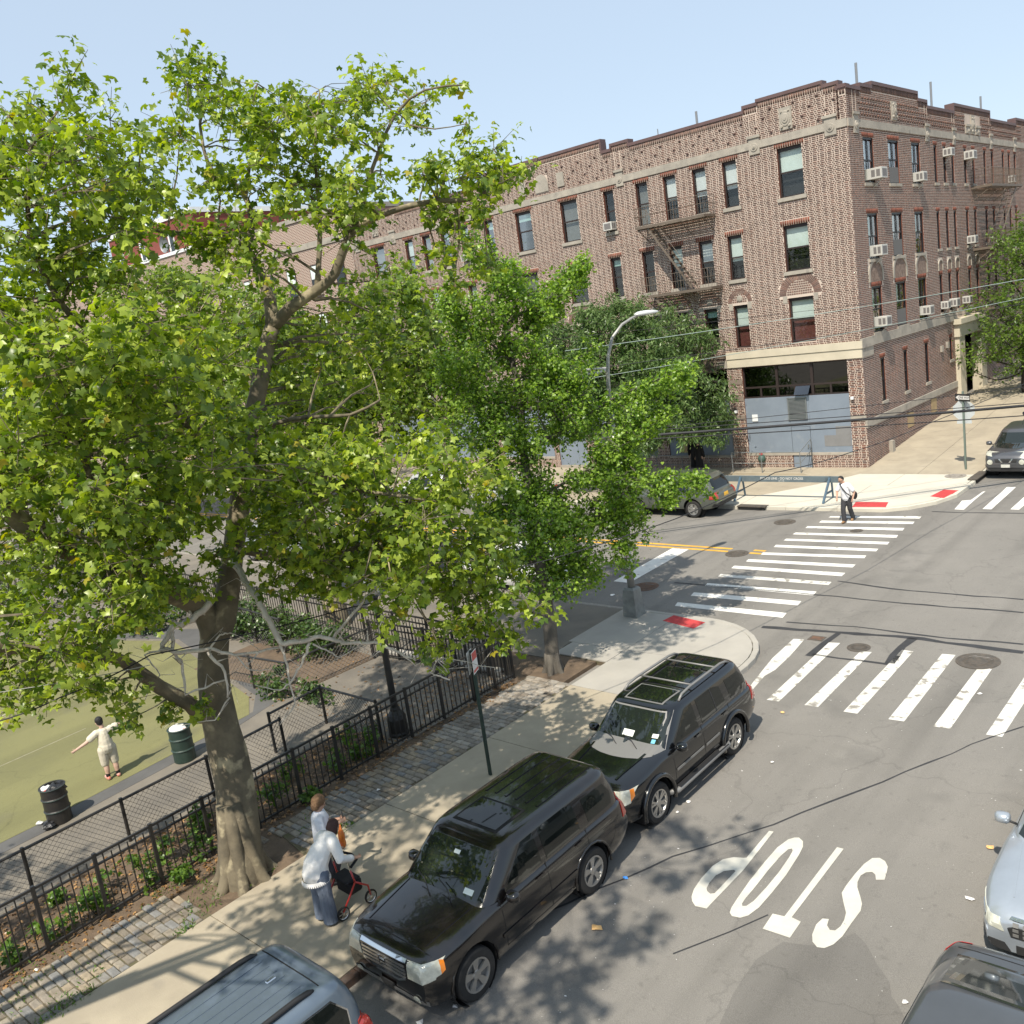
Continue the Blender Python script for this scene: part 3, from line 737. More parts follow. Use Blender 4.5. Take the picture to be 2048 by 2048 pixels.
# bricks of the corner pier that show largest become single parts
pier = (arr[:, 2] < 5.75) & (arr[:, 0] > -16.8) | ((arr[:, 0] > -22.6) & (arr[:, 1] < -21.8) & (arr[:, 2] < 4.0))
big = np.where(pier & (arr[:, 1] - arr[:, 0] > .06))[0]
big = big[np.argsort(-(arr[big, 1] - arr[big, 0]))][:300]
avw = bpy.data.objects['avenue_wall']
brick_boxes(np.delete(arr, big, 0), F1, .010, 'brickwork', avw, B['brick'], rg)['kind'] = 'stuff'
bm_ = []
for i in range(8):
    m_ = mat('brick_tone_%d' % i, [(.15, .055, .036), (.11, .05, .04), (.19, .07, .042), (.08, .045, .04), (.16, .062, .04), (.13, .052, .037), (.22, .085, .05), (.10, .048, .036)][i], .85, var=.25, scale=6)
    x = MB(); x.box(-.5, .5, -.5, .5, -.5, .5); me = bpy.data.meshes.new('brick'); me.from_pydata(x.v, [], x.f); me.materials.append(m_); bm_.append(me)
for i in big:
    u0, u1, z0, z1 = arr[i]; o = bpy.data.objects.new('brick', random.choice(bm_)); COL.objects.link(o); o.parent = avw
    o.location = Vector(((u0 + u1) / 2, FY - .004, (z0 + z1) / 2)) - OFF['avenue_wall']; o.scale = (u1 - u0, .016 + uni(-.003, .003), z1 - z0)
H2 = [w[:4] for w in W2] + [(FX - 200, 0, 0, 0), (40.0, 80, bandz[0], bandz[1]), (40.0, 80, 6.18, 6.60), (40, 52.3, 2.74, 3.06), (52.25, 56.95, 1.0, 6.3), (40, 41.2, 5.75, 6.62)]
H2 += lint([w for w in W2], .2, .1) + sill(W2, .14, .08)
arch2 = []
for a, b, c, d_, s in W2:
    if abs(c - 6.74) < .1:
        r = (b - a) / 2 + (.27 if b - a > .8 else .14); arch2.append(((a + b) / 2, d_ + .2, r, .5 if b - a > .8 else .42)); H2.append(((a + b) / 2 - r, (a + b) / 2 + r, d_, d_ + .2 + (.5 if b - a > .8 else .42) + r * .6))
orn2 = [(40.55, 41.05, 15.0, 15.85), (44.9, 45.5, 15.75, 16.55), (49.15, 49.65, 15.0, 15.8), (53.2, 53.6, 15.0, 15.8), (55.3, 58.0, 15.65, 16.6), (59.6, 60.0, 15.0, 15.8), (64.4, 64.8, 15.0, 15.8)]
H2 += orn2
wall(F2, FY, 80, GZ1, TOP2, [w[:4] for w in W2] + [(53.1, 56.1, 1.0, 5.3)], 'street_wall', True)
stw = bpy.data.objects['street_wall']
arr2 = bricks(F2, FY, 80, GZ1, TOP2, H2, 2, 1)
M2 = B['brick']
brick_boxes(arr2, F2, .010, 'brickwork', stw, M2, rg)['kind'] = 'stuff'
# header bricks standing proud in the street parapet
pr = []
for k in range(4):
    z = 15.78 + k * .216
    u = 41.2 + (k % 2) * .12
    while u < 66: pr.append((u, u + .14, z, z + .075)); u += .30
pr = np.array([q for q in pr if not any(h[0] < q[1] and h[1] > q[0] and h[2] < q[3] and h[3] > q[2] for h in orn2) and q[3] < [t for a, b, t in TOP2 if a <= q[0] <= b + .01][0] - .32])
brick_boxes(pr, F2, .045, 'proud_bricks', stw, B['brick'], rg)['kind'] = 'stuff'
pr = []
for k in range(4):
    u = -47.8 + (k % 3) * .35
    while u < -16.4:
        z = 15.72 + k * .324; t = [t for a, b, t in TOP1 if a <= u <= b + .01]
        if t and z + .1 < t[0] - .32 and not any(h[0] < u + .12 and h[1] > u and h[2] < z + .1 and h[3] > z for h in orn1): pr.append((u, u + .10, z, z + .085))
        u += 1.05
brick_boxes(np.array(pr), F1, .035, 'proud_bricks', avw, mat('dark_header', (.075, .042, .036), .85), rg)['kind'] = 'stuff'
# soldier courses below the coping and over the windows
def soldiers(rects, F, name, parent, m, d=.012, w=.075):
    q = []
    for a, b, c, d_ in rects:
        n = max(1, int((b - a) / (w + .028)))
        for i in range(n): q.append((a + (b - a) * i / n + .012, a + (b - a) * (i + 1) / n - .012, c + .01, d_ - .01))
    o = brick_boxes(np.array(q), F, d, name, parent, m, rg); o['kind'] = 'stuff'; return o
soldiers([(a + .02, b - .02, t - .285, t - .03) for a, b, t in TOP1], F1, 'soldier_course', avw, B['brick'])
soldiers([(a + .02, b - .02, t - .285, t - .03) for a, b, t in TOP2], F2, 'soldier_course', stw, B['brick'])
soldiers(lint([w for w in W1 if w[2] > 9]), F1, 'window_lintels', avw, B['brick_red'], .016)
soldiers(lint(W2, .2, .1), F2, 'window_lintels', stw, B['brick_red'], .014)
# copings, one piece for each step
def fbox(mb, F, u0, u1, z0, z1, d0, d1):
    c = [F(u, z, dd) for dd in (d0, d1) for z in (z0, z1) for u in (u0, u1)]
    mb.add(c, [(0, 1, 3, 2), (4, 6, 7, 5), (0, 4, 5, 1), (2, 3, 7, 6), (0, 2, 6, 4), (1, 5, 7, 3)]); return mb
for F, TT, par in ((F1, TOP1, avw), (F2, TOP2, stw)):
    TT = sorted(TT)
    for i, (a, b, t) in enumerate(TT):
        mb = MB(); fbox(mb, F, a - .03, b + .03, t - .03, t + .11, -.42, .05)
        if i and TT[i - 1][2] < t: fbox(mb, F, a - .045, a + .06, TT[i - 1][2] + .112, t - .032, -.41, .045)
        if i < len(TT) - 1 and TT[i + 1][2] < t: fbox(mb, F, b - .06, b + .045, TT[i + 1][2] + .112, t - .032, -.41, .045)
        mb.build('coping', B['coping'], par, fix=True)
# parapet backs and roof
mb = MB(); mb.box(UEND, FX - .4, FY + .4, 80, 15.4, 15.6); mb.build('roof', B['roof'], bld)
mb = MB()
for a, b, t in TOP1: mb.box(a, b, FY + .30, FY + .38, 15.5, t)
for a, b, t in TOP2: mb.box(FX - .38, FX - .30, a, b, 15.5, t)
mb.box(UEND, FX, FY + .34, FY + .38, .5, .8)
mb.build('parapet_back', B['mortar'], bld)
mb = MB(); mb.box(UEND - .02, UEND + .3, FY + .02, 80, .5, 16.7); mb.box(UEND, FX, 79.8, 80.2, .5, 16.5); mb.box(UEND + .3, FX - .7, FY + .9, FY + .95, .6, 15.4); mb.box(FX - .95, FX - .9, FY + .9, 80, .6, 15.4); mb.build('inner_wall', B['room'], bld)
# stone bands
def band(F, u0, u1, z0, z1, d, m, name, par, seg=1.2):
    n = max(1, round((u1 - u0) / seg))
    for i in range(n):
        mb = MB(); fbox(mb, F, u0 + (u1 - u0) * i / n + .003, u0 + (u1 - u0) * (i + 1) / n - .003, z0, z1, -.02, d + uni(-.003, .003)); mb.build(name, B[m], par, fix=True)
band(F1, UEND, FX - .0, *bandz, .05, 'stone', 'stone_band', avw, 1.25)
band(F2, FY + .03, 79, *bandz, .05, 'stone', 'stone_band', stw, 1.25)
band(F1, -22.55, FX + .07, 6.20, 6.52, .10, 'cream', 'cream_band', avw, 3.2)
band(F1, -22.55, FX + .03, 5.80, 6.196, .06, 'cream', 'cream_fascia', avw, 6.4)
band(F1, UEND, -22.56, 5.80, 6.16, .06, 'stone', 'stone_band', avw, 2)
band(F2, FY - .07, 41.2, 6.20, 6.60, .09, 'stone', 'stone_band', stw, 1.2)
band(F2, FY - .05, 41.2, 5.80, 6.196, .05, 'stone', 'stone_band', stw, 1.2)
band(F2, 41.21, 52.3, 6.20, 6.60, .07, 'stone', 'stone_band', stw, 1.6)
band(F2, 57, 79, 6.20, 6.60, .07, 'stone', 'stone_band', stw, 1.6)
band(F2, FY - .04, 52.25, 2.75, 3.06, .07, 'stone', 'stone_belt', stw, 2.0)
# carved blocks
def carved(F, a, b, c, d_, par, kind):
    mb = MB(); fbox(mb, F, a, b, c, d_, -.02, .06); o = mb.build('carved_block', B['stone'], par, fix=True)
    mb = MB(); u, z = (a + b) / 2, (c + d_) / 2; r = min(b - a, d_ - c) / 2
    def ring(r0, r1, h, cu=u, cz=z, n=20, sq=1):
        P = []
        for k in range(n):
            t = 2 * math.pi * k / n; P.append((cu + r0 * math.cos(t), cz + r0 * sq * math.sin(t), .06)); 
        for k in range(n):
            t = 2 * math.pi * k / n; P.append((cu + r1 * math.cos(t), cz + r1 * sq * math.sin(t), .06 + h))
        mb.add([F(*p) for p in P], [(k, (k + 1) % n, n + (k + 1) % n, n + k) for k in range(n)] + [tuple(range(n, 2 * n))])
    if kind == 'rosette':
        fbox(mb, F, a - .06, b + .06, d_ - .11, d_, .061, .11); ring(r * .72, r * .66, .03, cz=z - .1); ring(r * .4, r * .3, .06, cz=z - .1); ring(r * .16, r * .1, .09, cz=z - .1)
    elif kind == 'crest':
        ring(r * .86, r * .78, .03, sq=1.35); ring(r * .62, r * .5, .06, sq=1.3); ring(r * .3, r * .2, .085, sq=1.4)
        for sx in (-1, 1): ring(r * .25, r * .15, .07, u + sx * r * .6, c + .14); ring(r * .2, r * .1, .06, u + sx * r * .55, d_ - .16)
    mb.build('carving', B['stone'], o, fix=True)
for q in orn1[:3] + orn1[4:7]: carved(F1, *q, avw, 'rosette')
carved(F1, *orn1[3], avw, 'crest'); carved(F1, *orn1[7], avw, 'crest')
for q in (orn2[0], orn2[2], orn2[3], orn2[5], orn2[6]): carved(F2, *q, stw, 'rosette')
carved(F2, *orn2[1], stw, 'crest'); carved(F2, 56.3, 56.9, 15.65, 16.6, stw, 'crest'); carved(F2, 55.4, 56.1, 15.65, 16.1, stw, 'rosette'); carved(F2, 57.1, 57.8, 15.65, 16.1, stw, 'rosette')
# centre piece of the parapet: arch panel with side blocks
carved(F1, -33.95, -33.5, 15.8, 16.5, avw, 'none'); carved(F1, -31.35, -30.9, 15.8, 16.5, avw, 'none')
mb = MB(); P = [F1(-32.42 + .45 * math.cos(math.pi * k / 12), 16.1 + .55 * math.sin(math.pi * k / 12), .05) for k in range(13)] + [F1(-32.87, 15.75, .05), F1(-31.97, 15.75, .05)]
mb.add(P, [tuple(range(15))]); mb.build('arch_panel', B['stone'], avw)
# pilaster strips of brick in the parapet (light joints)
for F, par, lst in ((F1, avw, [(-20.25, 15.82), (-16.8, 15.85), (-27.5, 15.88)]), (F2, stw, [(40.8, 15.85), (49.4, 15.8), (53.4, 15.8), (59.8, 15.8)])):
    for u, z in lst:
        for du in (-.17, .17):
            mb = MB(); fbox(mb, F, u + du - .018, u + du + .018, z, z + .85, .0, .018); mb.build('pilaster_joint', B['mortar'], par, fix=True)
# brick fans over the first-floor windows
def fan(F, cx, cz, r, par, m, medal=True):
    q = MB(); n = int(r * 2 * math.pi / 2 / .085)
    for i in range(n):
        a0 = math.pi * (i + .14) / n; a1 = math.pi * (i + .86) / n
        P = [(cx + rr * math.cos(a), cz + rr * math.sin(a)) for a in (a0, a1) for rr in (r * .66, r)]
        q.add([F(p[0], p[1], .013) for p in (P[0], P[1], P[3], P[2])] + [F(p[0], p[1], 0) for p in (P[0], P[1], P[3], P[2])], [(0, 1, 2, 3), (4, 5, 1, 0), (5, 6, 2, 1), (6, 7, 3, 2), (7, 4, 0, 3)])
    for i in range(int(r * 1.2 / .1) + 1):
        z = cz + i * .1
        w = math.sqrt(max(0, (r * .62) ** 2 - (z - cz) ** 2)); u = cx - w
        while u < cx + w - .05: fbox(q, F, u, min(u + .085, cx + w), z + .01, z + .078, -.001, .009); u += .105
    o = q.build('brick_fan', m, par); o['kind'] = 'stuff'
    if medal:
        mb = MB(); rr = r * .24
        for r0, r1, d0, d1 in ((1, .9, .01, .035), (.75, .65, .02, .05), (.4, .3, .03, .055)):
            P = [F(cx + rr * r0 * math.cos(2 * math.pi * k / 14), cz + r * .3 + rr * r0 * math.sin(2 * math.pi * k / 14), d0) for k in range(14)] + [F(cx + rr * r1 * math.cos(2 * math.pi * k / 14), cz + r * .3 + rr * r1 * math.sin(2 * math.pi * k / 14), d1) for k in range(14)]
            mb.add(P, [(k, (k + 1) % 14, 14 + (k + 1) % 14, 14 + k) for k in range(14)] + [tuple(range(14, 28))])
        mb.build('medallion', B['stone'], par, fix=True)
for cx, cz, r in arches:
    fan(F1, cx, cz, r, avw, B['brick'], r < .8)
    for s in (-1, 1):
        hw = .36 if r < .8 else .6
        mb = MB(); fbox(mb, F1, cx + s * (hw + .12) - .1, cx + s * (hw + .12) + .1, cz - .32, cz - .02, -.01, .02); mb.build('impost_block', B['stone'], avw, fix=True)
for cx, cz, r, hh in arch2:
    n = 14; mb = MB(); mm = MB()
    pr_o = [(cx + r * math.cos(math.pi * k / n), cz + hh * .7 + r * .75 * math.sin(math.pi * k / n)) for k in range(n + 1)]
    pr_i = [(cx + r * .82 * math.cos(math.pi * k / n), cz + hh * .7 + r * .6 * math.sin(math.pi * k / n)) for k in range(n + 1)]
    pr_o = [(cx + r, cz)] + pr_o + [(cx - r, cz)]; pr_i = [(cx + r * .82, cz)] + pr_i + [(cx - r * .82, cz)]
    for i in range(len(pr_o) - 1):
        mb.add([F2(*pr_o[i], .05), F2(*pr_o[i + 1], .05), F2(*pr_i[i + 1], .05), F2(*pr_i[i], .05), F2(*pr_o[i], 0), F2(*pr_o[i + 1], 0), F2(*pr_i[i + 1], 0), F2(*pr_i[i], 0)], [(0, 1, 2, 3), (0, 4, 5, 1), (3, 2, 6, 7)])
    mb.build('arch_surround', B['stone'], stw, fix=True)
    mm.add([F2(*p, .012) for p in pr_i], [tuple(range(len(pr_i)))]); mm.build('arch_panel', mat('carved_panel', (.27, .20, .16), .9, col2=(.16, .11, .085), scale=7, bump=1.0, bscale=14), stw)
# ------------------------------------------------ windows
def window(F, a, b, c, d_, st, par):
    R = -.12 if F is F1 else -.035
    fm = B['frame'] if F is F1 else B['frame_black']
    ft = .055; zm = c + (d_ - c) * (.5 if st != 'panel' else .55)
    mb = MB(); fbox(mb, F, a, a + ft, c, d_, R - .06, R); fbox(mb, F, b - ft, b, c, d_, R - .06, R); fbox(mb, F, a + ft, b - ft, d_ - .14 if F is F1 else d_ - .09, d_, R - .06, R + .001); fbox(mb, F, a + ft, b - ft, c, c + .06, R - .06, R)
    fbox(mb, F, a + ft, b - ft, zm - .035, zm + .035, R - .07, R - .012)
    w = mb.build('window', fm, par, fix=True)
    if st == 'slit':
        mb = MB(); fbox(mb, F, a + ft, b - ft, c + .06, d_ - .09, R - .05, R - .045); mb.build('pane', B['pane_dark'], w)
    else:
        for z0, z1, dd in ((zm + .035, d_ - .14, R - .035), (c + .06, zm - .035, R - .05)):
            mb = MB(); fbox(mb, F, a + ft, b - ft, z0, z1, dd - .004, dd); mb.build('pane', B['pane'] , w)
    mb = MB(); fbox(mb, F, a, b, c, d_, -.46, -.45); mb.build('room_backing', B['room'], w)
    bl = {'white': ('blind_white', .50), 'mint': ('blind', .48), 'green': ('blind_green', .18), 'mintred': ('blind', .48), 'grey': (None, 0), 'dark': (None, 0), 'white2': ('blind_white', .5), 'green2': ('blind_green', .45), 'panel': ('blind_white', .4)}.get(st, (None, 0))
    if bl[0]:
        f = bl[1] * uni(.85, 1.15); mb = MB(); zz = d_ - .1 - (d_ - c) * f
        if st in ('white2', 'green2', 'panel'):      # half-drawn curtain strip at one side
            fbox(mb, F, a + .06, a + (b - a) * .5, zz, d_ - .1, R - .13, R - .12)
        else: fbox(mb, F, a + .05, b - .05, zz, d_ - .1, R - .13, R - .12)
        mb.build('blind', B[bl[0]], w)
    if st == 'grey':
        mb = MB(); fbox(mb, F, a + .05, b - .05, c + .05, d_ - .1, R - .16, R - .15); mb.build('blind', B['grey_board'], w)
    if st == 'mintred':
        mb = MB(); fbox(mb, F, a + .05, b - .05, c + .03, zm, R - .2, R - .19); mb.build('curtain', B['curtain_red'], w)
    if st in ('white', 'mint', 'grey') and F is F1 and rnd() < .6:   # guard bars low in the window
        mb = MB()
        for k in range(3): fbox(mb, F, a + .06, b - .06, c + .15 + k * .2, c + .165 + k * .2, R - .03, R - .02)
        for k in range(2): fbox(mb, F, a + (b - a) * (k + 1) / 3 - .008, a + (b - a) * (k + 1) / 3 + .008, c + .1, c + .6, R - .029, R - .019)
        mb.build('guard_bars', B['frame_black'], w)
    if st in ('panel',):
        mb = MB(); fbox(mb, F, a + .05, b - .05, c + .05, c + (d_ - c) * .38, R - .03, R + .01); mb.build('grey_panel', B['grey_panel'], w)
    if st in ('white2', 'green2', 'panel'):
        mb = MB(); fbox(mb, F, (a + b) / 2 - .03, (a + b) / 2 + .03, c + .05, d_ - .09, R - .02, R + .003); mb.build('mullion', fm, w)
    if F is F2 or c > 9:
        mb = MB(); fbox(mb, F, a - .1, b + .1, c - .16 if F is F1 else c - .13, c, -.3, .07); mb.build('sill', B['stone'], w, fix=True)
for q in W1: window(F1, *q, avw)
for q in W2: window(F2, *q, stw)
# ------------------------------------------------ storefronts
def storefront(a, b, c, d_, main=False, bare=False):
    ztr = c + (d_ - c) * .645
    sf = MB(); fbox(sf, F1, a, b, c - .02, c + .10, -.12, .02)
    root = sf.build('storefront', B['stone'], avw, fix=True)
    mb = MB(); n = 3
    for i in range(n + 1):
        u = a + (b - a) * i / n; fbox(mb, F1, max(a, u - .06), min(b, u + .06), ztr, d_, -.2, -.1)
    zl = ztr + (d_ - ztr) * .33
    fbox(mb, F1, a, b, d_ - .07, d_, -.201, -.101); fbox(mb, F1, a, b, zl - .04, zl + .04, -.202, -.102); fbox(mb, F1, a, b, ztr, ztr + .06, -.203, -.103)
    for i in range(n): u = a + (b - a) * (i + .5) / n; fbox(mb, F1, u - .04, u + .04, ztr, zl, -.204, -.104)
    tr = mb.build('transom_frame', B['frame'], root)
    for i in range(n):
        u0, u1 = a + (b - a) * i / n + .06, a + (b - a) * (i + 1) / n - .06
        mb = MB(); fbox(mb, F1, u0, u1, zl + .04, d_ - .07, -.155, -.15); mb.build('pane', B['pane_dark'], tr)
        for k in range(2):
            v0 = u0 + (u1 - u0) * k / 2; v1 = u0 + (u1 - u0) * (k + 1) / 2; mb = MB()
            if main and i == 1 and k == 1:
                mb.add([F1(v0 + .05, zl - .05, -.1), F1(v1 - .05, zl - .05, -.1), F1(v1 - .05, ztr + .08, .18), F1(v0 + .05, ztr + .08, .18)], [(0, 1, 2, 3)])
            else: fbox(mb, F1, v0 + .03, v1 - .03, ztr + .06, zl - .04, -.155, -.15)
            mb.build('pane', B['pane_dark'], tr)
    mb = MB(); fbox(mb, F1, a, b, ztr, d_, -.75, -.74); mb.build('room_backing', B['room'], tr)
    if main:
        us = [(a, -19.62), (-19.62, -18.69), (-18.69, b)]
        for i, (u0, u1) in enumerate(us):
            zb = c + .03 if i != 1 else c + 1.3
            mb = MB(); fbox(mb, F1, u0 + .006, u1 - .006, zb + .0, ztr - .005, -.16, -.05 + .01 * i); mb.build('board_panel', B['blue_board'], root, fix=True)
        mb = MB(); fbox(mb, F1, -19.6, -18.71, .96, c + 1.285, -.16, -.035); dr = mb.build('door', B['blue_board'], root, fix=True)
        mb = MB(); fbox(mb, F1, -18.85, -18.80, 1.9, 2.05, -.035, .02); mb.build('handle', B['rail'], dr)
        mb = MB(); fbox(mb, F1, -19.67, -18.79, 3.25, 4.18, -.05, -.015); g = mb.build('vent_grille', B['grille'], root, fix=True)
        mb = MB()
        for k in range(15): fbox(mb, F1, -19.62, -18.84, 3.29 + k * .058, 3.315 + k * .058, -.015, .005)
        for s in (-19.69, -18.81): fbox(mb, F1, s, s + .04, 3.22, 4.21, -.05, .01)
        fbox(mb, F1, -19.69, -18.77, 3.2, 3.24, -.05, .01); fbox(mb, F1, -19.69, -18.77, 4.19, 4.23, -.05, .01); mb.build('louvres', B['rail'], g)
        for q in ((-18.05, -16.82, 1.95, 2.45), (-17.5, -16.82, 2.451, 2.85)):
            mb = MB(); fbox(mb, F1, *q, -.05, -.022); mb.build('paint_patch', B['grey_board'], root)
        for q in ((-21.52, -21.24, 3.20, 3.52), (-20.98, -20.72, 1.55, 1.72)):
            mb = MB(); fbox(mb, F1, *q, -.04, -.012); mb.build('paper_notice', B['blind_white'], root)
        mb = MB(); mb.lathe([(.05, 0), (.16, .05), (.18, .2), (.12, .34), (.02, .36)], (-21.15, FY - .1, 1.25), 12); mb.build('hose_valve', mat('valve_green', (.05, .10, .08), .5), root, smooth=True)
        mb = MB(); mb.lathe([(.07, 0), (.07, .1)], (-21.13, FY - .18, 1.62), 10); mb.build('valve_cap', A['red_pad'], root)
    else:
        n = 3
        for i in range(n):
            u0, u1 = a + (b - a) * i / n, a + (b - a) * (i + 1) / n
            mb = MB(); fbox(mb, F1, u0 + .005, u1 - .005, c + .03, ztr - .005, -.16, -.05); mb.build('board_panel', B['blue_board'], root, fix=True)
for i, q in enumerate(STORES): storefront(*q, main=(i == 0))
# notice board on the second storefront
mb = MB(); fbox(mb, F1, -25.7, -24.6, 1.75, 2.55, -.05, -.02); mb.build('notice_board', B['tan_board'], avw)
mb = MB(); fbox(mb, F1, -25.05, -24.65, 1.8, 2.5, -.02, -.01); mb.build('paper_notice', B['blind_white'], avw)
for q in ((-22.3, 3.72), (-16.62, 4.1)):
    mb = MB(); fbox(mb, F1, q[0] - .06, q[0] + .06, q[1] - .07, q[1] + .05, .0, .12); mb.build('wall_light', B['blind_white'], avw, fix=True)
for z in (4.2, 5.0, 3.3): mb = MB(); fbox(mb, F1, -22.55, -21.86, z, z + .22, 0, .02); mb.build('pier_block', mat('pier_block', (.24, .19, .155), .9, var=.2, scale=3), avw, fix=True)
mb = MB(); fbox(mb, F1, -16.77, FX + .03, 3.05, 3.3, 0, .03); mb.build('pier_block', B['stone'], avw, fix=True)
# landing with railings before the door
zl = .98
o = MB(); o.box(-22.2, -18.55, 38.7, 39.98, .5, zl); o.add([(-18.55, 38.7, .5), (-17.75, 38.85, .72), (-17.75, 39.98, .74), (-18.55, 39.98, .5), (-18.55, 38.7, zl), (-18.55, 39.98, zl)], [(0, 1, 4), (1, 2, 5, 4), (2, 3, 5)])
o = o.build('landing', A['concrete'], fix=True); tag(o, 'low concrete landing with ramp before the blue boarded storefront', 'landing')
mb = MB(); P = [(-22.1, 38.8), (-20.6, 38.8), (-18.7, 38.8), (-18.65, 39.9)]
for x, y in P: mb.tube([(x, y, zl), (x, y, zl + .95)], .022, 6)
mb.tube([(-22.1, 38.8, zl + .95), (-18.7, 38.8, zl + .95), (-18.65, 39.9, zl + 1.35)], .022, 6); mb.tube([(-22.1, 38.8, zl + .45), (-18.7, 38.8, zl + .45), (-18.65, 39.9, zl + .85)], .018, 6); mb.tube([(-18.65, 39.9, zl), (-18.65, 39.9, zl + 1.35)], .022, 6)
mb.build('railing', B['rail'], o)
mb = MB()
for k in range(4): x = -23.6 - k * 1.5; mb.tube([(x, 39.2, .8), (x, 39.2, 1.75)], .022, 6)
mb.tube([(-22.3, 39.2, 1.75), (-28.1, 39.2, 1.75)], .022, 6); mb.tube([(-22.3, 39.2, 1.3), (-28.1, 39.2, 1.3)], .018, 6); tag(mb.build('handrail', B['rail']), 'thin grey pipe handrail along the second storefront', 'handrail')
# little things on the street wall
for y, z in ((50.0, 5.0), (50.9, 5.1)):
    mb = MB(); fbox(mb, F2, y - .12, y + .12, z - .15, z + .15, 0, .12); mb.build('meter_box', B['stone'], stw, fix=True)
for y, z in ((45.3, 2.2), (48.6, 2.35)):
    mb = MB(); fbox(mb, F2, y - .4, y + .4, z - .35, z + .35, 0, .02); mb.build('boarded_vent', B['tan_board'], stw, fix=True)
mb = MB(); fbox(mb, F2, 42.4, 42.7, 1.0, 1.7, 0, .18); mb.build('meter_box', B['stone'], stw, fix=True)
# portal
mb = MB(); fbox(mb, F2, 52.3, 53.2, 1.4, 5.35, -.3, .22); pt = mb.build('portal', B['cream'], bld, fix=True)
mb = MB(); fbox(mb, F2, 56.0, 56.9, 1.6, 5.35, -.3, .22); mb.build('pilaster', B['cream'], pt, fix=True)
mb = MB(); fbox(mb, F2, 52.2, 57.0, 5.352, 6.0, -.3, .28); fbox(mb, F2, 52.05, 57.15, 6.002, 6.28, -.3, .42); mb.build('entablature', B['cream'], pt, fix=True)
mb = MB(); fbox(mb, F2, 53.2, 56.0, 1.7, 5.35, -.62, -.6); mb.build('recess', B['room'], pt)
mb = MB(); fbox(mb, F2, 53.5, 55.7, 1.9, 4.5, -.6, -.5); d__ = mb.build('door', mat('door_brown', (.06, .035, .025), .5), pt); mb = MB(); fbox(mb, F2, 54.56, 54.64, 1.9, 4.5, -.5, -.48); mb.build('door_split', B['frame_black'], d__)
mb = MB(); 
for k in range(3): fbox(mb, F2, 53.0 - k * .0, 56.2, 1.2 + k * .2, 1.4 + k * .2, 0, .95 - k * .3)
mb.build('entrance_steps', A['concrete'], pt, fix=True)
# roof pipes
for u, z, h in ((43.7, 17.0, 1.4),): pass
for n_, (x, y, h) in enumerate(((-16.5, 42.3, 18.0), (-16.9, 52.85, 18.2), (-16.9, 61.2, 18.1), (-23.3, 40.6, 17.6), (-26.0, 41.5, 17.5))):
    mb = MB(); mb.tube([(x, y, 15.6), (x, y, h)], .055 if n_ < 4 else .025, 8); mb.build('roof_vent_pipe', mat('galvanised', (.25, .26, .27), .5, metal=.3), bld)
# aerial masts
for x in (-38.3, -40.6, -41.8):
    mb = MB(); mb.tube([(x, 41.5, 15.6), (x, 41.5, 19.3)], .03, 6); mb.tube([(x, 41.5, 18.5), (x - 1.5, 41.5, 18.35)], .015, 5); mb.build('aerial_mast', B['escape_dark'], bld)

# ------------------------------------------------ air conditioners
def ac(F, u, z, w, h, dep, label, bracket=True):
    w *= .85; h *= .88; dep *= .85; p = Vector(F(u, z, 0)); o = thing('air_conditioner', label, 'air conditioner', p, 'window air conditioners on the brick building')
    mb = MB(); fbox(mb, F, u - w / 2, u + w / 2, z, z + h, -.15, dep); mb.build('casing', B['ac_white'], o, fix=True, bevel=.012)
    mb = MB(); fbox(mb, F, u - w * .36, u + w * .36, z + h * .16, z + h * .84, dep, dep + .006)
    for s in (-1, 1):
        e = u + s * (w / 2 + .003)
        for k in range(2):
            d0 = dep * (.15 + .42 * k); q = [F(e, z + h * .2, d0), F(e, z + h * .2, d0 + dep * .3), F(e, z + h * .82, d0 + dep * .3), F(e, z + h * .82, d0)]; mb.add(q, [(0, 1, 2, 3)])
    mb.build('grille', B['ac_grille'], o)
    if bracket:
        mb = MB(); mb.tube([F(u, z - .30, .02), F(u, z - .01, dep * .8)], .025, 6); mb.build('bracket', B['ac_white'], o)
ac(F1, -28.30, 13.12, .62, .46, .42, 'white air conditioner in the narrow top floor window left of the fire escape')
ac(F1, -38.5, 13.1, .55, .42, .42, 'white air conditioner in a top floor window behind the tree branches')
ac(F2, 42.35, 13.15, .80, .52, .62, 'large cream air conditioner in the top window nearest the building corner')
ac(F2, 47.85, 13.12, .62, .48, .45, 'white air conditioner in the third top floor window past the corner')
ac(F2, 51.9, 14.36, .60, .44, .5, 'white air conditioner high in a slit window on the top floor, nearer one')
ac(F2, 55.35, 14.30, .70, .48, .55, 'white air conditioner high in a slit window on the top floor, farther one')
ac(F2, 63.4, 13.2, .6, .45, .4, 'pale air conditioner above the side fire escape platform')
ac(F2, 42.15, 9.95, .80, .52, .5, 'white air conditioner in the middle row window nearest the corner')
ac(F2, 55.2, 10.0, .60, .46, .5, 'white air conditioner in a middle row slit window by the side fire escape')
ac(F2, 42.2, 6.92, .72, .48, .5, 'white air conditioner in the arched window nearest the corner')
ac(F2, 47.9, 6.90, .66, .48, .45, 'white air conditioner in the third arched window past the corner')
ac(F2, 51.9, 6.95, .62, .46, .45, 'white air conditioner in a slit window above the portal, left one')
ac(F2, 54.0, 6.95, .55, .42, .45, 'white air conditioner above the portal beside the street tree')
ac(F2, 50.6, 6.95, .5, .42, .4, 'white air conditioner in the first slit window under the small arches')

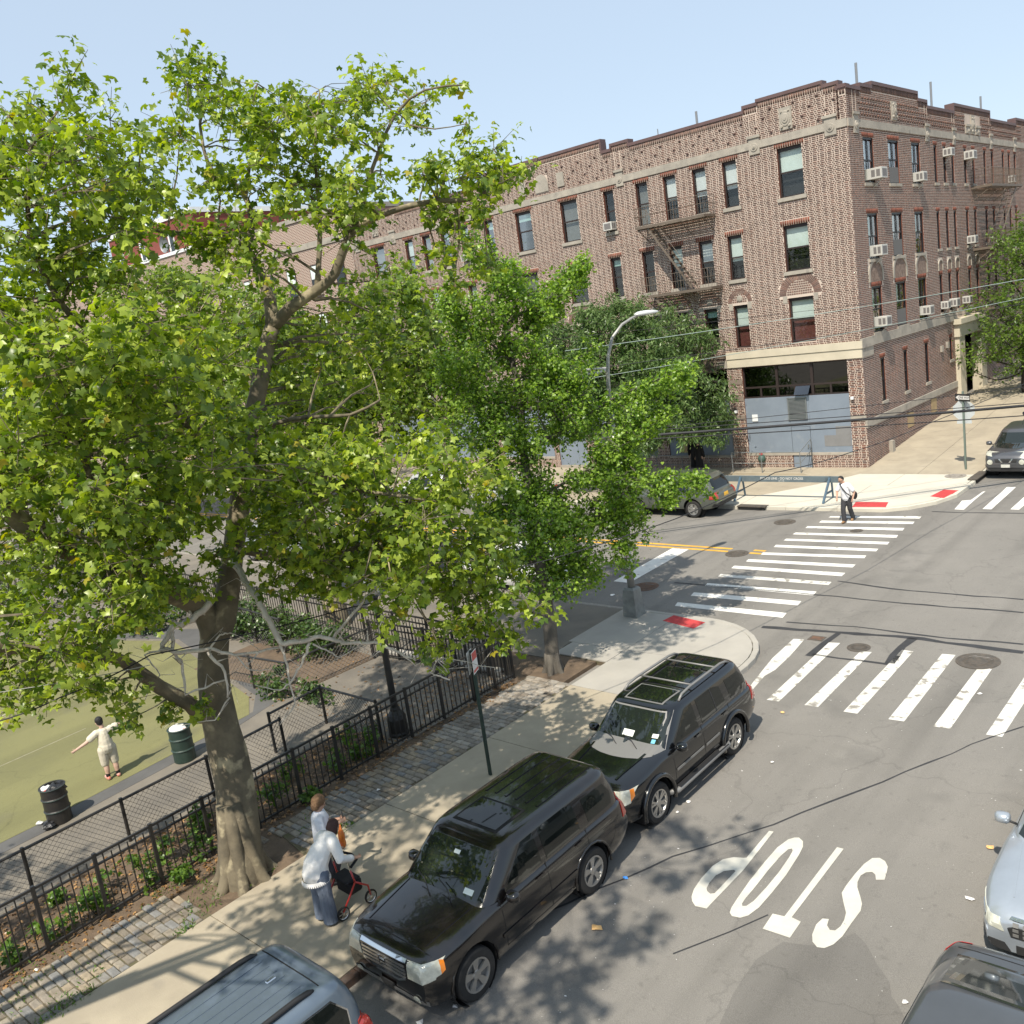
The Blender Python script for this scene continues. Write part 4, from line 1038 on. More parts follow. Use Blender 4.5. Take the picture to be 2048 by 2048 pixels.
# ------------------------------------------------ fire escapes
def grid_platform(o, F, u0, u1, z, dep, m):
    mb = MB(); fbox(mb, F, u0, u1, z - .12, z, dep - .03, dep); fbox(mb, F, u0, u0 + .03, z - .12, z, .0, dep - .03); fbox(mb, F, u1 - .03, u1, z - .12, z, 0, dep - .03)
    pf = mb.build('platform', m, o, fix=True)
    mb = MB(); n = int(dep / .085)
    for i in range(n): fbox(mb, F, u0 + .03, u1 - .03, z - .035, z - .005, .03 + i * .085, .075 + i * .085)
    mb.build('platform_slats', m, pf, fix=True)
    mb = MB()
    for i in range(4): u = u0 + .1 + (u1 - u0 - .2) * i / 3; mb.tube([F(u, z - .12, dep - .05), F(u, z - .75, .02)], .022, 5)
    mb.build('bracket', m, pf)
def guard(o, F, u0, u1, z, dep, m, h=.85):
    mb = MB(); r = .012
    for zz in (h, h * .55): mb.tube([F(u0, z + zz, .02), F(u0, z + zz, dep), F(u1, z + zz, dep), F(u1, z + zz, .02)], r, 5)
    n = int((u1 - u0) / .14)
    for i in range(n + 1):
        u = u0 + (u1 - u0) * i / n; mb.tube([F(u, z, dep), F(u, z + h * (1 if i % 5 == 0 else .98), dep)], .008 if i % 5 else .014, 4)
    for u in (u0, u1):
        for i in range(6): mb.tube([F(u, z, dep * i / 6 + .05), F(u, z + h, dep * i / 6 + .05)], .008, 4)
    mb.build('railing', m, o)
def stair(o, F, ua, za, ub, zb, d0, d1, m):
    mb = MB()
    for dd in (d0, d1):
        a, b = Vector(F(ua, za, dd)), Vector(F(ub, zb, dd)); t = (b - a).normalized(); upv = Vector((0, 0, .16))
        n_ = (Vector(F(0, 0, 1)) - Vector(F(0, 0, 0))) * .015
        mb.add([a - n_, b - n_, b - n_ + upv, a - n_ + upv, a + n_, b + n_, b + n_ + upv, a + n_ + upv], [(0, 1, 2, 3), (7, 6, 5, 4), (0, 4, 5, 1), (3, 2, 6, 7), (0, 3, 7, 4), (1, 5, 6, 2)])
    mb.build('stringer', m, o, fix=True)
    n = 13
    for i in range(1, n):
        f = i / n; u = ua + (ub - ua) * f; z = za + (zb - za) * f
        mb = MB(); fbox(mb, F, u - .1, u + .1, z + .07, z + .1, d0, d1); mb.build('tread', m, o, fix=True)
    mb = MB(); mb.tube([F(ua, za + .9, d1), F(ub, zb + .9, d1)], .012, 5)
    for f in (.0, .5, 1): mb.tube([F(ua + (ub - ua) * f, za + (zb - za) * f, d1), F(ua + (ub - ua) * f, za + (zb - za) * f + .9, d1)], .012, 5)
    mb.build('handrail', m, o)
E_ = B['escape']
fe = thing('fire_escape', 'brown iron fire escape with stairs on the sunny avenue front', 'fire escape', F1(-24.3, 6.4))
for z, u0, u1 in ((12.92, -26.2, -22.45), (9.68, -26.2, -22.42), (6.45, -26.2, -22.6)): grid_platform(fe, F1, u0, u1, z, 1.05, E_); guard(fe, F1, u0, u1, z, 1.02, E_)
stair(fe, F1, -25.6, 12.75, -23.5, 9.70, .40, .95, E_); stair(fe, F1, -25.6, 9.5, -23.5, 6.47, .40, .95, E_)
mb = MB(); fbox(mb, F1, -24.3, -22.58, 5.72, 6.31, 1.0, 1.03); fbox(mb, F1, -24.3, -22.58, 6.0, 6.02, 1.03, 1.06); mb.build('apron_panel', E_, fe, fix=True)
fe2 = thing('fire_escape', 'dark iron fire escape on the shaded side street front', 'fire escape', F2(58.5, 6.4))
for z in (12.93, 9.72, 6.5): grid_platform(fe2, F2, 56.0, 62.0, z, 1.05, E_); guard(fe2, F2, 56.0, 62.0, z, 1.02, E_)
stair(fe2, F2, 61.0, 12.75, 57.4, 9.74, .4, .95, E_); stair(fe2, F2, 61.0, 9.5, 57.4, 6.5, .4, .95, E_)

# ================================================================ neighbours along the avenue
B['far_brick'] = mat('far_brick', (.30, .20, .15), .9, col2=(.24, .155, .115), scale=2.5, bump=.3, bscale=12, detail=8)
def brick_tex(name, c1, c2, mo):
    M = mat(name, c1, .9); nt = M.node_tree; p = nn(nt, 'ShaderNodeNewGeometry').outputs['Position']; sx = nn(nt, 'ShaderNodeSeparateXYZ'); cb = nn(nt, 'ShaderNodeCombineXYZ'); nt.links.new(p, sx.inputs[0]); nt.links.new(sx.outputs[0], cb.inputs[0]); nt.links.new(sx.outputs[2], cb.inputs[1])
    t = nn(nt, 'ShaderNodeTexBrick'); nt.links.new(cb.outputs[0], t.inputs['Vector']); t.inputs['Scale'].default_value = 1; t.inputs['Brick Width'].default_value = .22; t.inputs['Row Height'].default_value = .1; t.inputs['Mortar Size'].default_value = .018
    for k, c in (('Color1', c1), ('Color2', c2), ('Mortar', mo)): t.inputs[k].default_value = (*c, 1)
    nt.links.new(t.outputs[0], nt.nodes['Principled BSDF'].inputs['Base Color']); return M
B['far_brick'] = brick_tex('far_brick_courses', (.20, .105, .08), (.15, .085, .066), (.55, .46, .38))
B['red_brick'] = mat('red_brick', (.21, .055, .04), .9, col2=(.18, .05, .038), scale=3, detail=8, stretch=(1, 1, 6))
nb = thing('neighbour_building', 'pale brown brick building farther down the avenue seen through the leaves', 'building', (-60, FY + .4, .8))
mb = MB(); mb.box(-66, UEND - .15, FY + .45, 70, .4, 18.0); mb.build('wall', B['far_brick'], nb)
mb = MB(); mb.box(-66.1, UEND - .1, FY + .36, 70.1, 18.0, 18.3); mb.build('coping', B['stone'], nb)
for i in range(6):
    for z in (3.2, 6.7, 9.85, 13.1):
        u = -65 + i * 2.75; mb = MB(); mb.box(u, u + 1.0, FY + .40, FY + .47, z, z + 1.9); w = mb.build('window', B['frame'], nb); mb = MB(); mb.box(u + .07, u + .93, FY + .385, FY + .41, z + .95, z + 1.8); mb.build('pane', B['blind'] if (i * 7 + int(z)) % 3 else B['pane_dark'], w); mb = MB(); mb.box(u + .07, u + .93, FY + .385, FY + .41, z + .07, z + .9); mb.build('pane', B['pane_dark'], w); mb = MB(); mb.box(u - .1, u + 1.1, FY + .3, FY + .45, z - .13, z); mb.build('sill', B['stone'], w)
mb = MB(); mb.box(-66.05, UEND - .12, FY + .38, FY + .46, 16.1, 16.5); mb.build('stone_band', B['stone'], nb)
nb = thing('red_building', 'red brick building with white trim standing above the roofs at left', 'building', (-80, FY + 2, .8))
mb = MB(); mb.box(-84, -69.5, FY + 1.5, 75, .4, 21.3); mb.build('wall', B['red_brick'], nb)
mb = MB(); mb.box(-84.1, -69.4, FY + 1.4, 75.1, 21.3, 21.7); mb.build('coping', B['blind_white'], nb)
for i, u in enumerate((-82.6, -78.6, -73.6)):
    mb = MB(); mb.box(u, u + .9, FY + 1.42, FY + 1.52, 18.2, 20.3); w = mb.build('window', B['blind_white'], nb); mb = MB(); mb.box(u + .3, u + .8, FY + 1.38, FY + 1.43, 18.3, 20.2); mb.build('pane', B['pane_dark'], w)
nb = thing('low_building', 'pinkish brick building with white coping before the red building', 'building', (-75, FY + .5, .8))
mb = MB(); mb.box(-110, -66.2, FY + .5, FY + 1.35, .4, 18.35); mb.build('wall', B['far_brick'], nb)
mb = MB(); mb.box(-110.1, -66.15, FY + .4, FY + 1.39, 18.35, 18.6); mb.build('coping', B['blind_white'], nb)
dsh = thing('satellite_dish', 'grey satellite dish on the low roof at left', 'satellite dish', (-73.0, FY + .9, 18.6))
mb = MB(); mb.tube([(-73.0, FY + .9, 18.5), (-73.0, FY + .9, 19.2)], .06, 6); mb.build('mast', B['rail'], dsh)
mb = MB(); mb.lathe([(.02, .22), (.35, .16), (.6, .02), (.7, -.08)], (-73.0, FY + .7, 19.4), 18, axis='y', cap=False); mb.build('dish', B['rail'], dsh, smooth=True)
# ================================================================ trees
def leaf_mat(name, dark, light, tr=.45, yellow=None, rough=.36):
    M = bpy.data.materials.new(name); M.use_nodes = True; nt = M.node_tree
    for n in list(nt.nodes): nt.nodes.remove(n)
    o = nn(nt, 'ShaderNodeOutputMaterial'); g = nn(nt, 'ShaderNodeNewGeometry'); cr = nn(nt, 'ShaderNodeValToRGB')
    e = cr.color_ramp; e.elements[0].color = (*dark, 1); e.elements[0].position = 0; k = e.elements.new(.55); k.color = tuple(.58 * d + .42 * l for d, l in zip(dark, light)) + (1,); e.elements[-1].color = (*light, 1); e.elements[-1].position = .96
    if yellow: k = e.elements.new(.985); k.color = (*light, 1); k = e.elements.new(.99); k.color = (*yellow, 1); e.elements[-1].color = (*yellow, 1)
    nt.links.new(g.outputs['Random Per Island'], cr.inputs[0])
    b = nn(nt, 'ShaderNodeBsdfPrincipled'); b.inputs['Roughness'].default_value = rough; b.inputs['Specular IOR Level'].default_value = .5
    t = nn(nt, 'ShaderNodeBsdfTranslucent'); mx = nn(nt, 'ShaderNodeMixShader'); mx.inputs[0].default_value = tr; b.inputs['Sheen Weight'].default_value = .0
    hs = nn(nt, 'ShaderNodeHueSaturation'); hs.inputs['Saturation'].default_value = 1.15; hs.inputs['Value'].default_value = 1.25
    nt.links.new(cr.outputs[0], b.inputs['Base Color']); nt.links.new(cr.outputs[0], hs.inputs['Color']); nt.links.new(hs.outputs[0], t.inputs[0])
    nt.links.new(b.outputs[0], mx.inputs[1]); nt.links.new(t.outputs[0], mx.inputs[2]); nt.links.new(mx.outputs[0], o.inputs[0])
    return M
def polar(a, r, z=0): return (r * math.sin(math.radians(a)), r * math.cos(math.radians(a)), z)
def tmpl_plane():
    ctr = (0, .28, .03)
    tips = [polar(-108, .52, -.16), polar(-54, .80, -.14), polar(0, .98, -.22), polar(54, .80, -.14), polar(108, .52, -.16)]
    nt_ = [(-.12, -.02, 0), polar(-80, .47), polar(-27, .64), polar(27, .64), polar(80, .47), (.12, -.02, 0)]
    V = [ctr] + tips + nt_
    F = [(0, 6 + i, 1 + i, 7 + i) for i in range(5)]
    return np.array(V), np.array(F)
def tmpl_fan():
    V = [(0, 0, 0), (-.55, .62, -.08), (-.30, .92, -.02), (0, .78, .05), (.30, .92, -.02), (.55, .62, -.08)]
    return np.array(V, float), np.array([(0, 3, 2, 1), (0, 5, 4, 3)])
def tmpl_long():
    V = [(0, 0, 0), (.17, .5, -.06), (0, 1.15, -.18), (-.17, .5, -.06)]
    return np.array(V, float), np.array([(0, 1, 2, 3)])
def tmpl_oak():
    V = [(0, 0, 0), (.34, .35, -.03), (.12, .5, 0), (.25, .8, -.05), (0, 1.05, -.1), (-.25, .8, -.05), (-.12, .5, 0), (-.34, .35, -.03)]
    return np.array(V, float), np.array([(0, 1, 2, 6), (6, 7, 0, 0), (2, 3, 4, 5)][:1] + [(2, 3, 4, 6), (4, 5, 6, 2)][:1] + [(0, 2, 6, 7)])
def leaves(name, P, S, T, m, parent, rs, up=.75, droop=.35, out=None, flat=None):
    """P positions, S sizes: one leaf shape for each, random attitude"""
    n = len(P); V, F = T
    N = rs.normal(0, 1, (n, 3)) * .75 + np.array([0, 0, up])
    if out is not None: N = N + out * .45
    N /= np.linalg.norm(N, axis=1)[:, None]
    D = rs.normal(0, 1, (n, 3)); D[:, 2] -= droop
    if out is not None: D = D + out * .8
    D -= N * (D * N).sum(1)[:, None]; D /= np.linalg.norm(D, axis=1)[:, None] + 1e-9
    X = np.cross(D, N)
    W = P[:, None, :] + S[:, None, None] * (V[None, :, 0:1] * X[:, None] + V[None, :, 1:2] * D[:, None] + V[None, :, 2:3] * N[:, None])
    k = len(V); idx = (np.arange(n)[:, None, None] * k + F[None]).reshape(-1)
    o = npmesh(name, W.reshape(-1, 3), 4, m, parent, idx=idx)
    return o
def in_poly(x, y, poly):
    c = False; n = len(poly); j = n - 1
    for i in range(n):
        if (poly[i][1] > y) != (poly[j][1] > y) and x < (poly[j][0] - poly[i][0]) * (y - poly[i][1]) / (poly[j][1] - poly[i][1]) + poly[i][0]: c = not c
        j = i
    return c
LK = 1.5
class Tree:
    def __init__(s, name, label, base, group='trees', cat='tree'):
        s.o = thing(name, label, cat, base, group); s.skel = []; s.mb = MB(); s.base = Vector(base); s.P = []; s.S = []; s.O = []; s.tw = MB(); s.rs = np.random.RandomState(len(name) + int(abs(base[0] * 10)))
    def limb(s, pts, r0, r1, n=10, wob=.0):
        pts = [Vector(p) for p in pts]; fine = []
        # smooth the path with Catmull-Rom
        for i in range(len(pts) - 1):
            p0, p1, p2, p3 = pts[max(i - 1, 0)], pts[i], pts[i + 1], pts[min(i + 2, len(pts) - 1)]
            k = max(2, int((p2 - p1).length / .35))
            for j in range(k):
                t = j / k
                fine.append(.5 * ((2 * p1) + (p2 - p0) * t + (2 * p0 - 5 * p1 + 4 * p2 - p3) * t * t + (3 * p1 - p0 - 3 * p2 + p3) * t ** 3) + Vector((uni(-wob, wob), uni(-wob, wob), uni(-wob, wob))))
        fine.append(pts[-1]); m_ = len(fine)
        rad = [(r0 + (r1 - r0) * (i / (m_ - 1)) ** .8) * uni(.95, 1.05) for i in range(m_)]
        s.mb.tube(fine, rad, n)
        s.skel += [(p, r) for p, r in zip(fine, rad)]
        return fine
    def clump(s, c, r, n, size, dens=1.0, flat=.75, twigs=5, conn=True):
        c = Vector(c); rs = s.rs
        if s.skel and conn:
            best = min(s.skel, key=lambda q: (q[0] - c).length + max(0, q[0].z - c.z) * .8)
            b = best[0]; L = (c - b).length
            if L > .15:
                mid = b.lerp(c, .5) + Vector((uni(-.12, .12), uni(-.12, .12), uni(-.02, .14))) * L
                rr = min(best[1] * .6, .012 + .011 * L); s.tw.tube([b, b.lerp(mid, .55) + Vector((0, 0, .03 * L)), mid, c], [rr, rr * .85, rr * .7, .008], 4, cap=False)
        k = 0; ends = []
        for t in range(twigs):
            d = rs.normal(0, 1, 3); d[2] *= flat; d /= np.linalg.norm(d); e = np.array(c) + d * r * rs.uniform(.7, 1.15)
            s.tw.tube([c, Vector(e)], [.009, .004], 3, cap=False); ends.append((np.array(c), e))
        for i in range(n):
            a, e = ends[rs.randint(len(ends))]; f = rs.uniform(.25, 1.08); p = a + (e - a) * f + rs.normal(0, .16 * r + .03, 3)
            s.P.append(p); s.S.append(size * rs.uniform(.5, 1.25)); dd = p - np.array(c); s.O.append(dd / (np.linalg.norm(dd) + 1e-6))
    def zone(s, poly, depth, half, lai, size, r, holes=(), per=60, flat=.75, twigs=6, mind=.45, dskew=0, conn=True, tilt=(0, 0)):
        """fill the part of the crown behind a picture outline with leaf clumps; depth = distance, half = half thickness"""
        xs = [p[0] for p in poly]; ys = [p[1] for p in poly]; cx, cy = sum(xs) / len(xs), sum(ys) / len(ys)
        ar = abs(sum(poly[i][0] * poly[(i + 1) % len(poly)][1] - poly[(i + 1) % len(poly)][0] * poly[i][1] for i in range(len(poly)))) / 2
        area = ar * (depth / FPX) ** 2; n = int(area * lai * LK / (size * size * .34)); nc = max(1, n // per)
        cen = []; tries = 0; rs = s.rs; R = math.sqrt(ar / math.pi)
        while len(cen) < nc and tries < nc * 60:
            tries += 1; x, y = rs.uniform(min(xs), max(xs)), rs.uniform(min(ys), max(ys))
            if not in_poly(x, y, poly) or any((x - h[0]) ** 2 + (y - h[1]) ** 2 < h[2] ** 2 for h in holes): continue
            q = min(1, math.hypot(x - cx, y - cy) / (R * 1.25)); hd = half * math.sqrt(max(.08, 1 - q * q))
            dd = depth + rs.uniform(-1, 1) * hd + tilt[0] * (x - cx) + tilt[1] * (y - cy); p = AT(x, y, dd)
            if p.z < gz(p.y) + .6: continue
            if any((p - c).length < mind for c in cen[-40:]): continue
            cen.append(p)
        for p in cen: s.clump(p, r * rs.uniform(.75, 1.25), int(per * rs.uniform(.7, 1.3)), size, flat=flat, twigs=twigs, conn=conn)
        return cen
    def finish(s, bark, lm, tmpl, up=.75, droop=.35, wood_extra=None):
        t = s.mb.build('trunk', bark, s.o, smooth=True)
        if s.tw.v: s.tw.build('twigs', bark, t)['kind'] = 'stuff'
        if s.P: c = leaves('crown', np.array(s.P), np.array(s.S), tmpl, lm, s.o, s.rs, up, droop, np.array(s.O)); c['kind'] = 'stuff'
        return s.o
BK = mat('plane_bark', (.175, .145, .095), .9, col2=(.105, .088, .060), scale=2.2, bump=.5, bscale=14, detail=9, stain=((.33, .28, .18), 2.6, .57, .66), lo=.4, hi=.6)
BK2 = mat('ginkgo_bark', (.135, .12, .098), .95, col2=(.085, .075, .062), scale=5, bump=1.0, bscale=16, detail=9, stretch=(1, 1, .25))
BK3 = mat('dark_bark', (.06, .05, .042), .95, var=.3, scale=4, bump=.6, bscale=14)
DEAD = mat('dead_wood', (.70, .64, .56), .9, col2=(.48, .43, .37), scale=5, bump=.3, bscale=20)
LP = leaf_mat('plane_leaves', (.085, .155, .022), (.48, .58, .085), .48, (.42, .36, .045))
LP2 = leaf_mat('far_plane_leaves', (.075, .140, .022), (.37, .48, .075), .46)
LG = leaf_mat('ginkgo_leaves', (.095, .19, .028), (.37, .53, .08), .46)
LZ = leaf_mat('street_tree_leaves', (.065, .125, .038), (.23, .33, .11), .40)
LO = leaf_mat('oak_leaves', (.08, .15, .024), (.23, .34, .055), .42)
LS = leaf_mat('shrub_leaves', (.035, .075, .018), (.10, .16, .03), .30)
TP, TF, TL, TO = tmpl_plane(), tmpl_fan(), tmpl_long(), tmpl_oak()

# ---- the big plane tree by the pavement
tb = Vector((-14.92, 7.3, gz(7.3) + KH - .04)); D0 = depth_of(tb)
T = Tree('plane_tree', 'big plane tree with mottled trunk and wide crown beside the pavement', tb, 'plane trees of the park')
A0 = lambda x, y, dd=0: AT(x, y, D0 + dd)
tr_ = [tb + Vector((0, 0, -.15)), tb + Vector((-.0, 0, .25)), A0(478, 1660), A0(468, 1560), A0(443, 1457), A0(430, 1384), A0(426, 1316), A0(432, 1262)]
T.limb(tr_, .45, .255, 18)
for a in range(7):      # root flare
    t = a / 7 * 2 * math.pi + .3; d = Vector((math.cos(t), math.sin(t), 0))
    T.limb([tb + d * uni(.58, .70) + Vector((0, 0, -.12)), tb + d * .44 + Vector((0, 0, .06)), tb + d * .27 + Vector((0, 0, .5)), tb + d * .10 + Vector((0, 0, 1.5))], .11, .13, 8)
st = T.limb([A0(430, 1275), A0(446, 1243), A0(460, 1150, .1), A0(467, 1098, .2), A0(482, 990, .3), A0(496, 881, .4), A0(515, 790, .4), A0(532, 700, .4), A0(545, 655, .4)], .24, .15, 12)
lf = T.limb([A0(428, 1290), A0(405, 1215, -.2), A0(326, 1180, -.8), A0(254, 1135, -1.4), A0(170, 1110, -2), A0(94, 1084, -2.6), A0(47, 1048, -3), A0(0, 1008, -3.3), A0(-60, 940, -3.6)], .22, .13, 12)
l2 = T.limb([A0(430, 1420), A0(405, 1432, -.1), A0(380, 1408, -.3), A0(319, 1374, -.7), A0(270, 1338, -1.0), A0(225, 1314, -1.3), A0(145, 1310, -1.8), A0(40, 1300, -2.3), A0(-40, 1290, -2.8)], .17, .07, 10)
r1 = T.limb([A0(545, 655, .4), A0(580, 616, .2), A0(634, 580, 0), A0(670, 547, -.1), A0(690, 490, -.2), A0(722, 448, -.3), A0(801, 417, -.5), A0(874, 401, -.6), A0(950, 398, -.7), A0(1010, 350, -.8)], .13, .025, 8)
u1 = T.limb([A0(545, 655, .4), A0(540, 600, .5), A0(525, 562, .6), A0(507, 518, .7), A0(496, 500, .7), A0(504, 435, .7), A0(482, 380, .8), A0(440, 350, .9), A0(417, 330, 1), A0(400, 250, 1), A0(410, 150, 1)], .13, .02, 8)
T.limb([A0(490, 395, .8), A0(500, 326, .7), A0(525, 308, .6), A0(560, 230, .4)], .05, .015, 6)
T.limb([A0(498, 505, .7), A0(465, 478, .4), A0(435, 467, .2), A0(362, 467, -.2), A0(308, 460, -.5), A0(232, 456, -1), A0(180, 470, -1.2)], .075, .02, 7)
T.limb([A0(496, 881, .4), A0(547, 848, .2), A0(616, 834, 0), A0(700, 830, -.2), A0(760, 800, -.3)], .07, .02, 7)
T.limb([A0(467, 1098, .2), A0(543, 1112, -.3), A0(598, 1130, -.6), A0(680, 1110, -.9), A0(780, 1060, -1.2), A0(860, 1040, -1.4)], .085, .02, 7)
T.limb([A0(482, 990, .3), A0(420, 900, -.3), A0(330, 800, -1), A0(217, 700, -1.6), A0(163, 648, -1.9), A0(123, 608, -2.2), A0(60, 480, -2.5), A0(60, 300, -2.8)], .12, .03, 8)
T.limb([A0(482, 990, .3), A0(560, 980, -1), A0(700, 980, -2), A0(850, 1000, -2.6)], .07, .02, 6)
T.limb([A0(690, 490, -.2), A0(740, 350, -.3), A0(790, 230, -.4), A0(850, 180, -.5), A0(925, 170, -.6)], .05, .012, 6)
T.limb([A0(634, 580, 0), A0(640, 450, .3), A0(630, 300, .5), A0(640, 180, .6)], .06, .015, 6)
T.limb([A0(254, 1135, -1.4), A0(200, 1000, -2.4), A0(150, 880, -3.0), A0(90, 760, -3.5)], .09, .03, 7)
T.limb([A0(820, 250, -.4), A0(870, 258, -.5), A0(930, 248, -.6)], .018, .008, 5)
top_poly = [(300, 330), (330, 260), (335, 150), (375, 100), (425, 85), (465, 125), (520, 140), (600, 145), (650, 140), (700, 175), (770, 150), (835, 160), (862, 200), (845, 260), (790, 300), (800, 380), (760, 430), (700, 480), (640, 520), (560, 560), (500, 560), (420, 520), (340, 500), (290, 430)]
T.zone(top_poly, D0 + .3, 2.2, 1.15, .132, .52, holes=[(690, 300, 30), (625, 455, 25), (520, 470, 20), (445, 430, 18), (655, 190, 22), (730, 420, 26), (330, 200, 25)], per=63)
T.zone([(870, 165), (930, 150), (925, 185), (885, 195)], D0 - .5, .2, 2.2, .13, .25, per=37, twigs=3)
T.zone([(890, 250), (935, 240), (930, 262), (900, 275)], D0 - .5, .2, 2.2, .13, .25, per=37, twigs=3)
T.zone([(900, 300), (1000, 290), (1060, 325), (1060, 370), (985, 385), (960, 420), (905, 440), (870, 420), (800, 410), (800, 360), (850, 330)], D0 - .6, .9, 1.9, .13, .42, per=54)
T.zone([(850, 450), (930, 440), (960, 500), (1000, 560), (960, 600), (890, 560), (850, 500)], D0 - .4, .8, 1.0, .13, .4, per=45)
T.zone([(0, 230), (60, 200), (110, 175), (140, 140), (170, 200), (220, 235), (232, 275), (250, 320), (310, 340), (320, 460), (300, 560), (180, 600), (60, 560), (-60, 560), (-60, 230)], D0 - 2.2, 1.8, 2.0, .132, .55, holes=[(270, 300, 22), (140, 410, 14), (280, 500, 38)], per=69)
T.zone([(-80, 540), (60, 560), (200, 590), (300, 610), (420, 620), (470, 700), (460, 850), (440, 1000), (330, 1060), (200, 1040), (100, 1000), (-80, 980)], D0 - 3.0, 2.6, 2.6, .135, .60, holes=[(170, 640, 34), (250, 770, 22), (465, 1110, 60)], per=78)
T.zone([(-80, 960), (100, 990), (230, 1040), (330, 1060), (330, 1150), (280, 1250), (230, 1290), (90, 1310), (-80, 1280)], D0 - 2.6, 1.8, 1.9, .132, .55, holes=[(40, 1100, 40), (400, 1130, 60), (60, 1170, 35)], per=69)
T.zone([(-80, 1300), (30, 1330), (130, 1330), (260, 1360), (300, 1390), (250, 1410), (150, 1440), (60, 1420), (-80, 1430)], D0 - 1.8, .9, 1.25, .13, .40, holes=[(200, 1340, 30), (200, 1450, 75)], per=51)
T.zone([(240, 1432), (290, 1415), (420, 1400), (440, 1430), (330, 1450), (262, 1465)], D0 - .8, .3, 1.5, .15, .28, per=39, twigs=4)
T.zone([(540, 900), (620, 900), (700, 890), (790, 870), (880, 880), (960, 920), (1000, 990), (985, 1060), (1010, 1100), (940, 1150), (860, 1190), (760, 1200), (690, 1170), (600, 1140), (550, 1080), (520, 980)], D0 - 1.7, 1.9, 2.5, .132, .55, holes=[(525, 1130, 50), (570, 1190, 40)], per=75)
T.zone([(860, 1190), (950, 1130), (1020, 1120), (1060, 1190), (1070, 1260), (1030, 1310), (990, 1300), (960, 1250), (930, 1290), (905, 1330), (870, 1300), (880, 1250)], D0 - 1.5, .7, 1.6, .13, .40, holes=[(970, 1290, 18)], per=51)
T.zone([(470, 640), (560, 650), (640, 600), (740, 560), (800, 620), (780, 740), (700, 850), (600, 900), (520, 900), (540, 780), (480, 720)], D0 + 1.5, 1.6, 1.1, .132, .55, holes=[(515, 800, 32)], per=60)
T.zone([(330, 1010), (440, 1000), (470, 1060), (440, 1150), (380, 1180), (310, 1190), (250, 1160), (270, 1070)], D0 - 1.2, 1.0, .9, .13, .45, holes=[(400, 1130, 30)], per=60)
T.zone([(520, 1000), (620, 1040), (740, 1100), (760, 1190), (690, 1200), (600, 1170), (500, 1160), (480, 1080)], D0 - .6, 1.0, 1.3, .13, .45, holes=[(530, 1120, 26)], per=60)
T.zone([(420, 820), (520, 840), (560, 930), (560, 1010), (480, 1030), (430, 960)], D0 - .9, .7, 1.0, .13, .45, holes=[(500, 880, 22)], per=60)
plane = T.finish(BK, LP, TP)
# dead grey boughs low on the tree
def bough(o, pts, r0, r1, n=6):
    r0 *= 1.35; r1 *= 1.3; mb = MB(); P0 = [A0(x, y, d) for x, y, d in pts]; P = []
    for i in range(len(P0) - 1):
        for k in range(4): P.append(P0[i].lerp(P0[i + 1], k / 4) + Vector((uni(-.02, .02), uni(-.02, .02), uni(-.02, .02))) * (1 if k else .3))
    P.append(P0[-1]); m_ = len(P); mb.tube(P, [r0 + (r1 - r0) * i / (m_ - 1) for i in range(m_)], n); [mb.tube([P[j], P[j] + Vector((uni(-.25, .25), uni(-.25, .25), uni(-.2, .3))), P[j] + Vector((uni(-.5, .5), uni(-.5, .5), uni(-.25, .4)))], [max(.004, r1), .004, .002], 4) for j in range(2, m_, 3)]; mb.build('dead_bough', DEAD, bpy.data.objects['trunk'], off=tb, smooth=True)
for pts, a, b in [([(424, 1200, -.35), (385, 1240, -.5), (345, 1255, -.6), (325, 1290, -.65), (325, 1305, -.7)], .05, .028), ([(325, 1300, -.7), (360, 1305, -.75), (420, 1297, -.8), (470, 1310, -.85), (560, 1295, -.9)], .035, .015),
                  ([(345, 1262, -.6), (345, 1300, -.62), (365, 1330, -.7), (370, 1390, -.8), (450, 1360, -.6)], .028, .012), ([(415, 1303, -.8), (450, 1345, -.8), (455, 1395, -.8)], .025, .012),
                  ([(468, 1120, .0), (490, 1165, -.5), (515, 1195, -.9), (530, 1230, -1), (562, 1286, -1.1), (600, 1283, -1.2), (640, 1273, -1.3), (670, 1280, -1.35), (690, 1287, -1.4), (750, 1284, -1.5), (790, 1300, -1.5), (830, 1320, -1.5)], .05, .014),
                  ([(668, 1275, -1.3), (690, 1245, -1.3), (725, 1205, -1.3), (755, 1170, -1.2), (800, 1140, -1.2), (880, 1085, -1.2)], .022, .008),
                  ([(620, 1285, -1.2), (605, 1325, -1.2), (585, 1360, -1.2), (560, 1380, -1.2), (510, 1370, -1.2)], .02, .006), ([(560, 1290, -1.1), (575, 1330, -1.1), (580, 1370, -1.1), (590, 1410, -1.1), (560, 1450, -1.1)], .018, .006),
                  ([(757, 1285, -1.5), (760, 1250, -1.5), (765, 1215, -1.5)], .018, .008), ([(625, 1288, -1.2), (660, 1305, -1.2), (680, 1315, -1.2), (740, 1280, -1.2)], .014, .005), ([(385, 1240, -.5), (370, 1195, -.5), (340, 1175, -.5)], .016, .005),
                  ([(325, 1300, -.7), (290, 1310, -.7), (320, 1350, -.7), (290, 1400, -.7)], .016, .005), ([(420, 1297, -.8), (440, 1270, -.8), (460, 1265, -.8), (520, 1300, -.8)], .014, .004), ([(470, 1310, -.8), (500, 1340, -.8), (540, 1340, -.8)], .012, .004),
                  ([(900, 1360, -1.4), (860, 1345, -1.4), (880, 1315, -1.4), (990, 1335, -1.4)], .010, .004), ([(790, 1300, -1.5), (830, 1330, -1.5), (870, 1315, -1.5), (895, 1345, -1.5)], .01, .004), ([(460, 1395, -.8), (430, 1440, -.9), (350, 1450, -.9)], .012, .004)]:
    bough(None, pts, a, b)

